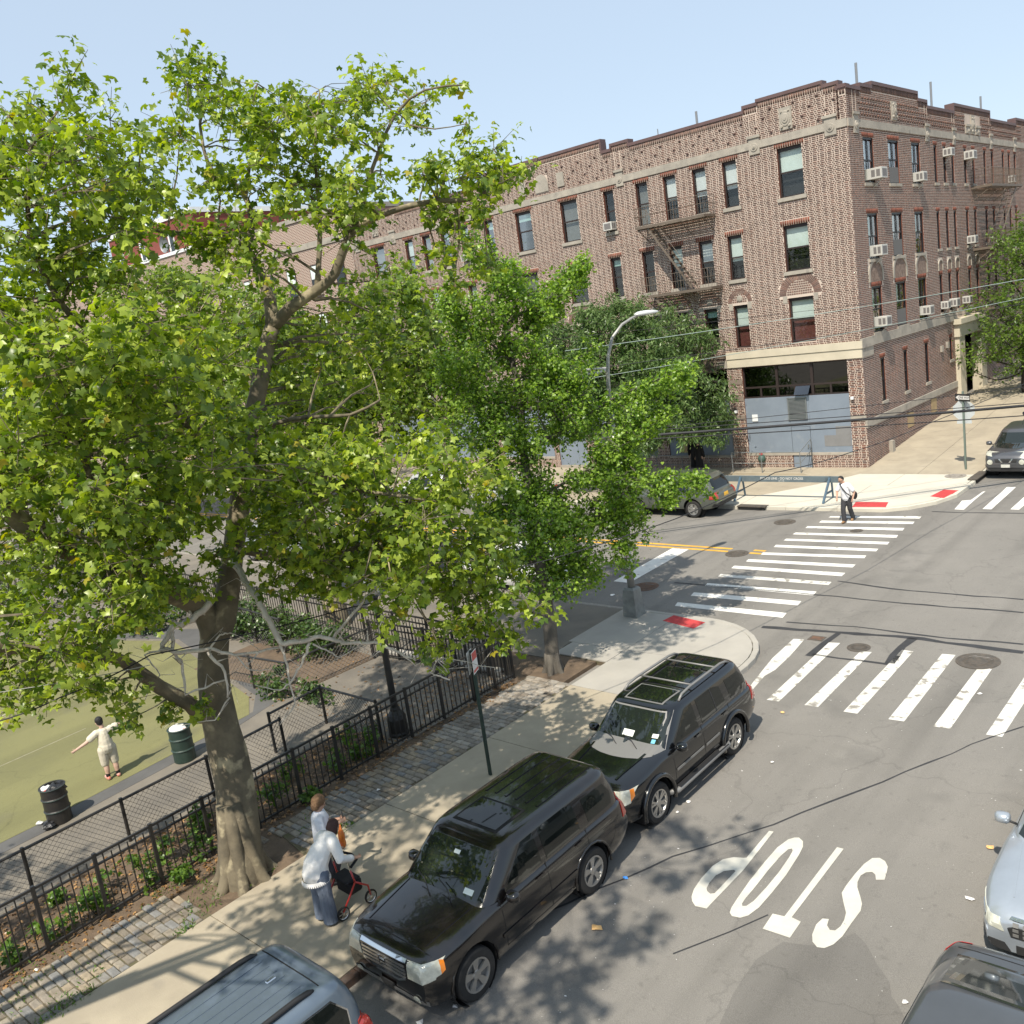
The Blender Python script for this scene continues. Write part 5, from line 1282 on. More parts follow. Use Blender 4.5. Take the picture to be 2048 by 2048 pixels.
# ---- the next plane tree of the row, out of view at left, whose shade falls on the pavement
tq = Vector((-14.9, -2.6, gz(-2.6) + KH - .04))
T = Tree('plane_tree', 'next plane tree of the row beyond the left edge, shading the pavement', tq, 'plane trees of the park')
T.limb([tq + Vector((0, 0, -.2)), tq + Vector((0, 0, 1.5)), tq + Vector((.2, .1, 3.6)), tq + Vector((.3, .2, 5.0))], .45, .28, 12)
for e in ((1.6, 3.2, 8.5), (-2.5, 1.5, 8.5), (2.6, 1.6, 9), (.3, -3, 9), (1.5, 4.0, 10.5), (3.2, .2, 9.5), (-1, .5, 11.5), (7.0, 4.5, 13.5), (5.0, 3.0, 12)): T.limb([tq + Vector((.3, .2, 4.8)), tq + Vector((.3 + e[0] * .5, .2 + e[1] * .5, 4.8 + (e[2] - 4.8) * .6)), tq + Vector(e)], .15, .03, 7)
k = 0
for i in range(9000):
    tx, ty, h = uni(-13.9, -7.5), uni(6.4, 13), uni(6.5, 17); c = Vector((tx + SUN_TO.x / SUN_TO.z * h, ty + SUN_TO.y / SUN_TO.z * h, h))
    if (c - tq - Vector((4.2, 3.4, 11))).length > 8.2: continue
    qx = RM @ np.array([c.x, c.y, c.z - CAMZ])
    mg = 1.0 * FPX / max(qx[2], .3) + 60
    if qx[2] > -1 and 1024 + FPX * qx[0] / max(qx[2], .3) > -mg and 1024 + FPX * qx[1] / max(qx[2], .3) > -mg: continue
    T.clump(c, .5, 26, .16, twigs=5); k += 1
    if k > 150: break
for i in range(60):
    d = Vector((uni(-1, 1), uni(-1, 1), uni(-1, 1))); c = tq + Vector((-.6, -1.5, 9.5)) + Vector((d.x * 3.4, d.y * 3.2, d.z * 3)); qx = RM @ np.array([c.x, c.y, c.z - CAMZ])
    if not (qx[2] > .5 and 1024 + FPX * qx[0] / qx[2] > -130) and c.x - .184 * c.z < -17: T.clump(c, .6, 55, .17, twigs=6)
T.finish(BK, LP, TP)
# ---- second plane tree in the park by the avenue fence
p2 = G(680, 1258); D2 = depth_of(p2); A2 = lambda x, y, dd=0: AT(x, y, D2 + dd)
T = Tree('plane_tree', 'plane tree behind the black fence along the avenue', (p2.x, p2.y, gz(p2.y) + KH - .03), 'plane trees of the park')
T.limb([p2 + Vector((0, 0, -.4)), p2 + Vector((0, 0, .3)), A2(672, 1225), A2(655, 1160), A2(640, 1080), A2(628, 1000), A2(625, 940)], .42, .30, 12)
T.limb([A2(625, 950), A2(640, 870), A2(655, 820), A2(640, 760), A2(650, 690), A2(700, 640), A2(760, 560)], .2, .05, 8)
T.limb([A2(628, 960), A2(560, 880), A2(500, 760), A2(470, 660)], .18, .05, 8); T.limb([A2(640, 870), A2(720, 830), A2(800, 790), A2(880, 760)], .14, .04, 7)
T.zone([(470, 650), (540, 600), (620, 620), (700, 580), (760, 560), (800, 540), (850, 600), (900, 640), (960, 700), (960, 800), (930, 880), (860, 900), (760, 900), (700, 900), (600, 980), (520, 1000), (480, 900), (500, 780)], D2 + .5, 3.2, 2.6, .17, .8, holes=[(735, 610, 25), (850, 860, 26), (590, 870, 34)], per=70, mind=.6)
T.zone([(480, 560), (560, 560), (640, 620), (600, 700), (520, 680)], D2 + 1.5, 1.5, .8, .17, .7, per=50, mind=.6)
T.finish(BK, LP2, TP)
# ---- trees farther left along the avenue
for i, (bx, by, poly, lab, dd) in enumerate([
    (60, 1110, [(-120, 560), (0, 600), (150, 640), (330, 640), (420, 720), (400, 850), (300, 960), (130, 1010), (0, 1000), (-120, 980)], 'plane tree deep in the park behind the left branches', 1.0),
    (330, 1075, [(220, 560), (330, 540), (460, 560), (540, 640), (560, 760), (500, 860), (400, 900), (280, 860), (220, 760)], 'plane tree by the avenue behind the big trunk', 3.5)]):
    p = G(bx, by); d_ = depth_of(p); aa = lambda x, y, q=0: AT(x, y, d_ + q); cx = sum(q[0] for q in poly) / len(poly); cy = sum(q[1] for q in poly) / len(poly)
    T = Tree('plane_tree', lab, (p.x, p.y, gz(p.y) + KH - .03), 'plane trees of the park')
    T.limb([p, aa(bx - 10, by - 60), aa(bx - 15, by - 150), aa((bx + cx) / 2, cy + 80), aa(cx, cy - 60)], .36, .12, 10)
    for k in range(5): q = random.choice(poly); T.limb([aa((bx + cx) / 2, cy + 60), aa((cx + q[0]) / 2, (cy + q[1]) / 2 + 20, uni(-1, 1)), aa(cx + (q[0] - cx) * .8, cy + (q[1] - cy) * .8, uni(-2, 2))], .13, .03, 7)
    T.zone(poly, d_, 3.0, 1.7, .20, .9, per=60, mind=.7)
    T.finish(BK, LP2, TP)
# ---- ginkgo at the corner
gb = G(1109, 1350); D3 = depth_of(gb); A3 = lambda x, y, dd=0: AT(x, y, D3 + dd)
T = Tree('ginkgo_tree', 'upright ginkgo street tree in a soil pit at the corner', (gb.x, gb.y, gz(gb.y) + KH - .04), 'street trees')
T.limb([gb + Vector((0, 0, -.1)), gb + Vector((0, 0, .35)), A3(1100, 1260), A3(1088, 1180), A3(1075, 1100), A3(1060, 1000), A3(1047, 900), A3(1040, 800), A3(1020, 700), A3(1005, 620), A3(995, 540)], .22, .04, 12)
for a in range(5): t = a / 5 * 6.28; d = Vector((math.cos(t), math.sin(t), 0)); T.limb([gb + d * .34 + Vector((0, 0, .0)), gb + d * .2 + Vector((0, 0, .14)), gb + d * .08 + Vector((0, 0, .6))], .05, .12, 7)
arms = [([(1040, 800), (1100, 760), (1180, 700)], .05), ([(1047, 900), (1130, 860), (1220, 800), (1290, 770), (1370, 735)], .06), ([(1060, 1000), (1140, 960), (1230, 900), (1260, 830)], .05), ([(1075, 1080), (1150, 1060), (1220, 1020), (1270, 960)], .05),
        ([(1020, 700), (1080, 620), (1130, 560), (1160, 540)], .04), ([(1010, 650), (1100, 590), (1170, 530)], .03), ([(1020, 720), (950, 660), (890, 600)], .04), ([(1040, 820), (960, 790), (890, 770)], .05), ([(1060, 980), (990, 1010), (960, 1060)], .05), ([(1080, 1120), (1120, 1140), (1150, 1130)], .04), ([(1047, 900), (1010, 870), (960, 860)], .04), ([(1230, 900), (1290, 960), (1340, 980), (1400, 955)], .03), ([(1000, 580), (960, 520), (930, 470)], .03)]
for pts, r in arms:
    fine = T.limb([A3(x, y, (i * uni(-.5, .4))) for i, (x, y) in enumerate(pts)], r, .012, 6)
    for q in fine[1:]: T.clump(q + Vector((uni(-.1, .1), uni(-.1, .1), uni(-.12, .1))), .28, 125, .092, conn=False, twigs=7); T.clump(q + Vector((uni(-.2, .2), uni(-.2, .2), uni(-.5, -.15))), .22, 50, .088, conn=False, twigs=4)
T.zone([(985, 500), (1020, 540), (1060, 580), (1130, 545), (1110, 600), (1170, 520), (1175, 550), (1120, 620), (1080, 660), (1100, 720), (1170, 760), (1170, 830), (1090, 850), (1040, 860), (960, 850), (900, 800), (870, 730), (910, 660), (880, 600), (900, 570), (960, 600), (970, 560)], D3 - .1, 1.2, 2.7, .09, .38, per=110, mind=.28, holes=[(1050, 820, 26), (1035, 760, 16)])
T.zone([(1100, 700), (1180, 740), (1190, 800), (1150, 880), (1090, 900), (1000, 960), (900, 930), (860, 860), (920, 840), (1000, 820)], D3 - .1, 1.2, 2.3, .09, .38, per=110, mind=.28, holes=[(1115, 900, 30), (1050, 850, 22), (1000, 890, 22)])
T.zone([(1370, 730), (1385, 750), (1330, 800), (1340, 830), (1310, 860), (1270, 900), (1290, 960), (1260, 1010), (1300, 1050), (1290, 1090), (1260, 1110), (1250, 1150), (1225, 1140), (1210, 1080), (1190, 1000), (1180, 930), (1200, 870), (1250, 830), (1265, 790), (1310, 760)], D3 - .2, .9, 3.3, .09, .34, per=110, mind=.25, holes=[(1180, 1070, 20), (1345, 860, 20)])
T.zone([(1300, 960), (1350, 945), (1405, 945), (1410, 970), (1370, 985), (1350, 1000), (1330, 1030), (1320, 1000)], D3 - .2, .5, 3.6, .09, .28, per=90, mind=.2)
T.zone([(960, 960), (1040, 940), (1120, 950), (1180, 960), (1190, 1040), (1160, 1080), (1200, 1120), (1190, 1180), (1150, 1195), (1110, 1180), (1080, 1200), (1040, 1150), (1000, 1130), (980, 1080), (950, 1020)], D3 - .1, 1.1, 3.3, .09, .36, per=120, mind=.25, holes=[(1190, 1085, 22)])
T.finish(BK2, LG, TF)
# ---- the tree across the avenue
p4 = G(1274, 990); D4 = depth_of(p4); A4 = lambda x, y, dd=0: AT(x, y, D4 + dd)
T = Tree('street_tree', 'dense dark green tree before the storefronts across the avenue', (p4.x, p4.y, gz(p4.y) + KH - .03), 'street trees')
T.limb([p4, A4(1268, 930), A4(1265, 880), A4(1262, 820), A4(1265, 760)], .16, .12, 8)
for q in [(1180, 700), (1230, 660), (1300, 660), (1370, 680), (1420, 760), (1400, 830), (1180, 800), (1340, 800)]: T.limb([A4(1264, 800), A4((1264 + q[0]) / 2, (780 + q[1]) / 2, uni(-1, 1)), A4(q[0], q[1], uni(-1.5, 1))], .07, .02, 6)
T.zone([(1090, 660), (1150, 640), (1200, 615), (1230, 600), (1270, 605), (1290, 640), (1340, 620), (1380, 640), (1410, 650), (1440, 690), (1400, 720), (1400, 760), (1440, 760), (1450, 800), (1430, 820), (1460, 840), (1440, 870), (1390, 880), (1330, 870), (1280, 900), (1220, 890), (1160, 880), (1110, 850), (1090, 760)], D4 - .3, 2.2, 13, .20, .6, per=190, mind=.33, holes=[(1405, 735, 16), (1345, 700, 10), (1375, 700, 12), (1430, 745, 16), (1395, 800, 12)])
T.finish(BK3, LZ, TL, .55, .9)
for x0, lab in ((-45.0, 'leafy street tree farther left across the avenue'), (-56.0, 'leafy street tree at the far left end of the avenue')):
    p = Vector((x0, 34.6, gz(34.6) + KH)); T = Tree('street_tree', lab, p, 'street trees')
    T.limb([p, p + Vector((.1, 0, 2.2)), p + Vector((0, .1, 4.2))], .16, .1, 8)
    for k in range(60): d = Vector((uni(-1, 1), uni(-1, 1), uni(-.8, 1))); T.clump(p + Vector((0, 0, 5.2)) + Vector((d.x * 2.6, d.y * 2.2, d.z * 2.1)), .7, 60, .21)
    T.finish(BK3, LZ, TL, .55, .9)
# ---- the oak at the right edge
p5 = Vector((-12.0, 55.5, gz(55.5) + KH)); D5 = depth_of(p5); A5 = lambda x, y, dd=0: AT(x, y, D5 + dd)
p5b = AT(2052, 800, D5); p5 = Vector((p5b.x, p5b.y, gz(p5b.y) + KH)); 
T = Tree('oak_tree', 'bright green oak at the right edge beside the portal', p5, 'street trees')
T.limb([p5, A5(2050, 760), A5(2050, 680), A5(2055, 600), A5(2060, 500)], .2, .08, 8)
for q in [(1960, 660), (1920, 700), (1970, 600), (1985, 540), (2010, 480), (1940, 740), (2100, 520), (2120, 640), (1950, 620)]: T.limb([A5(2052, min(740, q[1] + 60)), A5((2052 + q[0]) / 2, q[1] + 20, uni(-1, 1)), A5(q[0], q[1], uni(-1.5, 1.5))], .06, .015, 6)
T.zone([(2050, 430), (2010, 470), (1985, 500), (1960, 560), (1925, 555), (1950, 590), (1960, 625), (1930, 640), (1950, 670), (1905, 665), (1930, 690), (1920, 720), (1960, 735), (1990, 720), (2020, 745), (2060, 740), (2160, 720), (2180, 560), (2140, 440)], D5, 3.4, 2.6, .20, .75, per=90, mind=.5, holes=[(1965, 705, 14), (1955, 650, 8)])
T.finish(BK3, LO, TO, .8, .2)
# ================================================================ fences
C_ = {}
C_['black'] = mat('black_iron', (.016, .016, .017), .45, col2=(.03, .026, .022), scale=5)
C_['chain'] = mat('chain_wire', (.022, .022, .022), .5)
C_['green_pole'] = mat('green_pole', (.045, .075, .062), .55, metal=.3, var=.3, scale=5)
C_['galv'] = mat('galvanised_post', (.36, .355, .33), .6, metal=.3, col2=(.25, .24, .225), scale=3)
C_['sign_white'] = mat('sign_white', (.72, .70, .66), .5)
C_['sign_red'] = mat('sign_red', (.55, .07, .06), .5)
C_['sign_back'] = mat('sign_back', (.55, .58, .58), .5, metal=.3)
C_['sign_black'] = mat('sign_black', (.02, .02, .02), .5)
C_['drum'] = mat('drum_green', (.018, .038, .030), .45, col2=(.03, .05, .04), scale=6)
C_['bag_black'] = mat('bag_black', (.02, .02, .022), .35, bump=1, bscale=25)
C_['bag_white'] = mat('bag_white', (.75, .74, .72), .5, bump=1, bscale=25)
C_['bag_red'] = mat('bag_red', (.6, .09, .07), .5, bump=1, bscale=25)
C_['bag_blue'] = mat('bag_blue', (.08, .16, .5), .5, bump=1, bscale=25)
C_['lamp_grey'] = mat('lamp_aluminium', (.42, .41, .38), .5, metal=.45, col2=(.30, .29, .27), scale=3)
C_['barr_blue'] = mat('barricade_blue', (.085, .145, .20), .65, col2=(.11, .165, .215), scale=4)
C_['barr_grey'] = mat('barricade_board', (.125, .16, .175), .7, col2=(.10, .13, .145), scale=4)
C_['wire'] = mat('wire_black', (.02, .02, .022), .6)
C_['wire_green'] = mat('wire_pale_green', (.27, .34, .31), .6)
C_['wire_grey'] = mat('wire_grey', (.42, .42, .40), .5)
picket_mesh = {}
def picket(o, x, y, z0, h, r, sq=True):
    k = (round(h, 2), r)
    if k not in picket_mesh:
        b = MB(); b.box(-r, r, -r, r, 0, h); me = bpy.data.meshes.new('picket'); me.from_pydata(b.v, [], b.f); me.materials.append(C_['black']); picket_mesh[k] = me
    p = bpy.data.objects.new('picket', picket_mesh[k]); COL.objects.link(p); p.parent = o; p.location = Vector((x, y, z0)) - OFF[o.name]
def picket_fence(name, label, a, b, h=1.22, zoff=KH - .03, posts=1.04, gap=.148, tall=0):
    a = Vector((a[0], a[1], 0)); b = Vector((b[0], b[1], 0)); L = (b - a).length; t = (b - a) / L
    o = thing(name, label, 'fence', (a.x, a.y, gz(a.y) + zoff), 'black iron picket fences of the park')
    Z = lambda y: gz(y) + zoff
    for zz, w in ((h - .02, .022), (h - .20, .018), (.10, .02)):
        mb = MB(); n = t.cross(Vector((0, 0, 1))) * w
        q = [a - n, b - n, b + n, a + n]
        mb.add([(p.x, p.y, Z(p.y) + zz - w) for p in q] + [(p.x, p.y, Z(p.y) + zz + w) for p in q], [(0, 3, 2, 1), (4, 5, 6, 7), (0, 1, 5, 4), (1, 2, 6, 5), (2, 3, 7, 6), (3, 0, 4, 7)]); mb.build('rail', C_['black'], o)
    n = max(1, round(L / posts))
    for i in range(n + 1):
        p = a + t * (L * i / n); mb = MB(); mb.box(p.x - .03, p.x + .03, p.y - .03, p.y + .03, Z(p.y) - .1, Z(p.y) + h + .03); mb.build('post', C_['black'], o)
        if i < n:
            k = round(L / n / gap)
            for j in range(1, k): q = p + t * (L / n * j / k); picket(o, q.x, q.y, Z(q.y) + .04, h - (.06 if j % 2 else .12), .0095)
    return o
FXX = -16.18
picket_fence('picket_fence', 'long black iron picket fence behind the cobbles and the big tree', (FXX, -1.0), (FXX, 14.75))
picket_fence('park_gate', 'open black iron gate panel at the corner end of the fence', (FXX + .02, 14.82), (FXX + .02, 16.22), h=1.32, gap=.10, posts=.7)
picket_fence('picket_fence', 'black iron picket fence along the avenue side of the park', (-16.45, 16.28), (-48.0, 17.2), gap=.155, posts=1.5)
picket_fence('park_gate', 'short inner black picket panel beside the park path', (-21.45, 15.85), (-16.9, 16.05), h=1.1, gap=.15, posts=1.3)
def chain_fence(label, pts, h, zoff=KH - .02, cell=.085, name='chain_link_fence'):
    o = thing(name, label, 'fence', (pts[0][0], pts[0][1], gz(pts[0][1]) + zoff), 'chain link fences of the park')
    for i in range(len(pts) - 1):
        a, b = Vector((*pts[i], 0)), Vector((*pts[i + 1], 0)); L = (b - a).length; t = (b - a) / L; Z = lambda y: gz(y) + zoff
        mb = MB(); mb.tube([(a.x, a.y, Z(a.y) + h), (b.x, b.y, Z(b.y) + h)], .03, 7); mb.build('rail', C_['black'], o)
        n = max(1, round(L / 2.0))
        for k in range(n + 1):
            if k == 0 and i: continue
            p = a + t * L * k / n; mb = MB(); mb.tube([(p.x, p.y, Z(p.y) - .1), (p.x, p.y, Z(p.y) + h + .05)], .036, 8); mb.build('post', C_['black'], o)
        mb = MB(); w = .0042; nw = int((L + h) / (cell * 1.414))
        for s in (1, -1):
            for k in range(nw):
                u0 = k * cell * 1.414 - (h if s > 0 else 0); u1 = u0 + h
                if s > 0: A1, B1 = (u0, 0.03), (u1, h)
                else: A1, B1 = (u0, h), (u1, .03)
                def clip(P, Q):
                    (x0, z0), (x1, z1) = P, Q
                    if x1 <= 0 or x0 >= L: return None
                    if x0 < 0: z0 = z0 + (z1 - z0) * (0 - x0) / (x1 - x0); x0 = 0
                    if x1 > L: z1 = z0 + (z1 - z0) * (L - x0) / (x1 - x0); x1 = L
                    return (x0, z0), (x1, z1)
                c = clip(A1, B1)
                if c:
                    P = [a + t * c[0][0], a + t * c[1][0]]
                    mb.tube([(P[0].x, P[0].y, Z(P[0].y) + c[0][1]), (P[1].x, P[1].y, Z(P[1].y) + c[1][1])], w, 3, cap=False)
        mb.build('wire_mesh', C_['chain'], o)['kind'] = 'stuff'
    return o
chain_fence('low black chain link fence between planting strip and court path', [(-18.3, -1.0), (-18.35, 8.7), (-18.4, 10.65)], .92)
chain_fence('black chain link fence corner with gate posts behind the big trunk', [(-18.8, 10.62), (-18.9, 12.2), (-16.75, 12.2)], .98)
chain_fence('chain link fence around the shrub bed in the park', [(-24.6, 12.6), (-21.4, 12.9), (-21.2, 15.7)], .95, cell=.10)
chain_fence('chain link fence along the back of the court', [(-44, 15.6), (-30, 15.4), (-24.6, 14.9)], 1.1, cell=.12)
b = MB(); ground_sheet(b, [[(-26.5, 12.8), (-21.4, 12.95), (-21.2, 15.75), (-26.5, 16.4)]], KH - .005, .05); struct(b.build('shrub_bed', A['soil']))
b = MB(); ground_sheet(b, [[(-21.1, 15.98), (-16.6, 16.16), (-16.6, 16.4), (-21.1, 16.3)]], KH + .10, .15); struct(b.build('bed_kerb', A['concrete_grey']))
# ================================================================ shrubs and weeds
def shrub(c, r, n, size, label, name='shrub', m=None, cat='shrub', T_=None, group='shrubs of the park'):
    c = Vector(c); T = Tree(name, label, (c.x, c.y, gz(c.y) + KH - .03), group, cat); z = gz(c.y) + KH
    for k in range(max(3, int(n / 40))):
        d = Vector((uni(-1, 1) * r[0], uni(-1, 1) * r[1], uni(.15, 1) * r[2])); T.mb.tube([(c.x, c.y, z - .05), (c.x + d.x * .5, c.y + d.y * .5, z + d.z * .6), (c.x + d.x, c.y + d.y, z + d.z)], [.012, .009, .004], 4); T.clump(Vector((c.x, c.y, z)) + d, min(r) * .5 + .06, 75 if cat == 'shrub' else 40, size, conn=False, twigs=5)
    o = T.finish(BK3, m or LS, T_ or TF); return o
for px, py, r, n, lab in [(490, 1275, (.9, .7, 1.15), 1100, 'dark rounded shrub in the bed behind the trunk'), (560, 1285, (.7, .6, 1.0), 800, 'dark shrub at the middle of the shrub bed'), (630, 1315, (1.2, .6, .9), 1200, 'long dark shrub before the avenue fence'), (560, 1395, (.5, .4, .5), 300, 'low leafy shrub at the front of the shrub bed'), (640, 1405, (.55, .4, .4), 300, 'low shrub at the corner of the shrub bed'), (30, 1190, (1.4, 1.2, 1.5), 900, 'pale green bush at the left edge beyond the court'), (90, 1230, (1.2, 1.0, 1.2), 700, 'bush beyond the court under the left branches'), (300, 1260, (1.2, .8, 1.1), 700, 'dark bush behind the court under the big limb')]:
    p = G(px, py); shrub((p.x, p.y, 0), r, n, .10 if px > 400 else .12, lab)
LW = leaf_mat('weed_leaves', (.06, .13, .02), (.17, .28, .04), .4)
wd = []
for i, (y, x, s) in enumerate([(3.9, -16.4, .5), (4.6, -16.7, .6), (5.2, -16.5, .75), (5.6, -16.9, .6), (6.2, -16.45, .9), (6.7, -16.9, .7), (7.2, -16.6, .95), (7.6, -17.2, .7), (8.4, -16.7, .6), (9.2, -16.8, .7), (10.0, -17.3, .6), (10.8, -16.8, .75), (11.5, -17.2, .7), (12.0, -16.9, .6), (2.9, -16.9, .5), (6.6, -15.9, .45), (11.4, -16.5, .4), (9.6, -16.05, .35), (4.9, -17.6, .4), (8.0, -17.7, .45)]):
    w_ = ['knee high', 'leafy', 'spreading', 'small'][i % 4]
    shrub((x, y, 0), (.34 * s, .34 * s, .62 * s), int(130 * s), .085, 'green leafy weed growing along the black picket fence', 'weed', LW, 'weed', TP, 'weeds along the picket fence')
# grass tufts and fallen leaves
rs = np.random.RandomState(8)
P = []; S = []
for k in range(2600):
    y = rs.uniform(2, 9.5); x = rs.uniform(-16.1, -14.4)
    if rs.rand() < .5: x = -14.45 + rs.normal(0, .08); 
    if 6 < y < 8.3: x = rs.uniform(-16, -14.5)
    if math.sin(x * 5.1 + y * 3.3) + math.sin(y * 2.1) < .3: continue
    P.append((x, y, gz(y) + KH + .005)); S.append(rs.uniform(.03, .08))
o = leaves('grass', np.array(P), np.array(S), TL, LW, None, rs, up=.2, droop=-1.2); o['kind'] = 'stuff'; tag(o, 'short grass tufts between the cobbles and round the tree', 'grass')
P = []; S = []
for k in range(5200):
    y = rs.uniform(1.5, 16); x = rs.uniform(-18.2, -15.6) if rs.rand() < .8 else rs.uniform(-23, -17)
    if x < -18.3 and not (12.2 < y < 16): continue
    P.append((x, y, gz(y) + KH - .015 + rs.uniform(0, .02))); S.append(rs.uniform(.03, .075))
DL = leaf_mat('dead_leaves', (.13, .065, .025), (.40, .23, .09), .1)
o = leaves('fallen_leaves', np.array(P), np.array(S), TP, DL, None, rs, up=2.5, droop=0); o['kind'] = 'stuff'; tag(o, 'brown fallen leaves on the planting soil', 'leaves')
# litter on the road
def scrap(px, py, m, s, label, h=.012):
    p = G(px, py, h); b = MB(); n = 7; V = [(p.x + s * uni(.5, 1.1) * math.cos(2 * math.pi * k / n), p.y + s * uni(.4, .9) * math.sin(2 * math.pi * k / n), gz(p.y) + h + uni(0, .02)) for k in range(n)] + [(p.x, p.y, gz(p.y) + h + .035)]
    b.add(V, [(k, (k + 1) % n, n) for k in range(n)]); tag(b.build('litter', A[m]), label, 'litter', 'litter lying about')
for px, py, m, s, lab in [(1250, 1756, 'litter_blue', .06, 'bright blue wrapper on the road by the rear wheel'), (1193, 1855, 'litter_orange', .11, 'pale crumbs of food waste on the road beside the brown car'), (1377, 1604, 'litter_white', .05, 'white paper scrap near the black car front wheel'), (1545, 1525, 'litter_white', .05, 'small white scrap on the road past the black car'), (1565, 1425, 'litter_orange', .06, 'yellow scrap on the road before the crosswalk'), (1940, 1798, 'litter_white', .08, 'white paper on the road by the silver car'), (1810, 2005, 'litter_white', .06, 'white crumpled scrap near the bottom right car'), (1355, 1625, 'litter_white', .04, 'small scraps of paper behind the black car wheel'), (757, 1580, 'litter_white', .06, 'white paper on the cobbles behind the women'), (73, 1940, 'litter_white', .05, 'white scrap in the soil by the fence bottom'), (840, 2046, 'litter_white', .08, 'white paper at the bottom edge of the road'), (1960, 1388, 'litter_white', .06, 'white scrap on the crosswalk at right'), (1225, 1190, 'litter_white', .12, 'white bag in the gutter by the lamp post'), (910, 2014, 'litter_white', .06, 'grey white scrap under the brown car bumper'), (1980, 1695, 'litter_orange', .08, 'yellow leaf litter beside the silver car')]: scrap(px, py, m, s, lab, .012 if px > 800 else KH + .02)
rs = np.random.RandomState(4); b = MB()
for k in range(260):
    x = rs.choice([rs.uniform(-8.9, -6.5), rs.uniform(-5, -3.6), rs.uniform(-16, -12)], p=[.6, .25, .15]); y = rs.uniform(6, 20) if x > -11 else rs.uniform(21.7, 24)
    s = rs.uniform(.004, .013) * (2.2 if rs.rand() < .06 else 1); z = gz(y) + .006; b.add([(x - s, y, z), (x, y - s * .6, z), (x + s, y, z + .004), (x, y + s * .6, z)], [(0, 1, 2, 3)])
o = b.build('road_debris', A['litter_white']); o['kind'] = 'stuff'; tag(o, 'tiny paper scraps scattered on the asphalt', 'debris')
# ================================================================ drums, poles, lamps
def drum(px, py, label, tops, dm='drum'):
    p = G(px, py, KH - .01); z = gz(p.y) + KH - .01; o = thing('trash_drum', label, 'trash drum', (p.x, p.y, z), 'steel trash drums by the court'); r = .255; h = .82
    mb = MB(); pr = [(r, 0), (r, .27), (r + .018, .285), (r + .018, .305), (r, .32), (r, .55), (r + .018, .565), (r + .018, .585), (r, .60), (r, h - .02), (r + .015, h - .01), (r + .015, h), (r - .02, h), (r - .02, h - .25)]
    mb.lathe(pr, (p.x, p.y, z), 28, cap=False); mb.lathe([(r - .02, .61), (.01, .61)], (p.x, p.y, z), 28, cap=False); mb.build('drum', C_[dm], o, smooth=False)
    mb = MB()
    for zz in (.295, .575, h - .005): mb.lathe([(r + .0185, zz - .008), (r + .021, zz), (r + .0185, zz + .008)], (p.x, p.y, z), 28, cap=False)
    mb.build('hoop', mat('hoop_green', (.06, .09, .08), .5), o)
    for i, (m_, dx, dy, rr) in enumerate(tops):
        mb = MB(); n = 12
        for a in range(6):
            for k in range(n):
                th = math.pi * (a) / 5; ph = 2 * math.pi * k / n; q = rr * uni(.75, 1.15); mb.v.append((p.x + dx + q * math.sin(th) * math.cos(ph), p.y + dy + q * math.sin(th) * math.sin(ph), z + h - .06 + q * .55 * math.cos(th)))
        for a in range(5):
            for k in range(n): mb.f.append((a * n + k, a * n + (k + 1) % n, (a + 1) * n + (k + 1) % n, (a + 1) * n + k)); mb.mi.append(0)
        tag(mb.build('rubbish', C_[m_], smooth=False), lab_r[(label[:4], i)], 'rubbish', 'rubbish in the drums')
lab_r = {('near', 0): 'black rubbish bag in the near left drum', ('near', 1): 'white and blue rubbish on the near left drum rim', ('near', 2): 'red scrap on top of the near left drum', ('gree', 0): 'white bag heaped in the drum beside the trunk', ('gree', 1): 'red wrapper in the drum beside the trunk'}
drum(121, 1640, 'near left black steel trash drum on the court edge', [('bag_black', .05, .05, .22), ('bag_white', -.1, -.1, .13), ('bag_red', -.05, -.12, .07)], 'black')
drum(371, 1518, 'green steel trash drum with white bags beside the trunk', [('bag_white', -.05, .0, .22), ('bag_red', .08, .05, .11)])
for px, py, m_, s, lab in [(100, 1655, 'bag_black', .16, 'crumpled dark bag lying beside the near left drum'), (80, 1648, 'bag_white', .07, 'white cup lying left of the near drum'), (138, 1628, 'bag_white', .05, 'white can standing behind the near drum')]:
    p = G(px, py, KH); mb = MB(); n = 10
    for a in range(5):
        for k in range(n): th = math.pi * a / 4; q = s * uni(.7, 1.2); mb.v.append((p.x + q * math.sin(th) * math.cos(6.283 * k / n), p.y + q * math.sin(th) * math.sin(6.283 * k / n), gz(p.y) + KH + s * .4 + q * .5 * math.cos(th)))
    for a in range(4):
        for k in range(n): mb.f.append((a * n + k, a * n + (k + 1) % n, (a + 1) * n + (k + 1) % n, (a + 1) * n + k)); mb.mi.append(0)
    tag(mb.build('rubbish', C_[m_]), lab, 'rubbish')
# park lamp: black fluted pole with bell base
p = Vector((-16.62, 12.62, 0)); z = gz(p.y) + KH - .02
o = thing('park_lamp', 'black cast iron park lamp post with bell base behind the fence', 'lamp post', (p.x, p.y, z))
mb = MB(); mb.lathe([(.24, 0), (.25, .06), (.235, .10), (.23, .42), (.20, .52), (.15, .58), (.12, .62), (.12, .66), (.10, .70)], (p.x, p.y, z), 16); mb.build('base', C_['black'], o, smooth=False)
mb = MB(); mb.lathe([(.085, .68), (.08, 1.5), (.07, 2.6), (.06, 3.35), (.075, 3.4), (.05, 3.45)], (p.x, p.y, z), 12); mb.build('pole', C_['black'], o)
mb = MB(); mb.lathe([(.05, 3.45), (.16, 3.55), (.22, 3.75), (.2, 3.95), (.08, 4.05), (.02, 4.15)], (p.x, p.y, z), 14); mb.build('lantern', C_['sign_white'], o, smooth=True)
mb = MB(); mb.lathe([(.075, 1.35), (.074, 1.9)], (p.x, p.y, z), 12, cap=False)
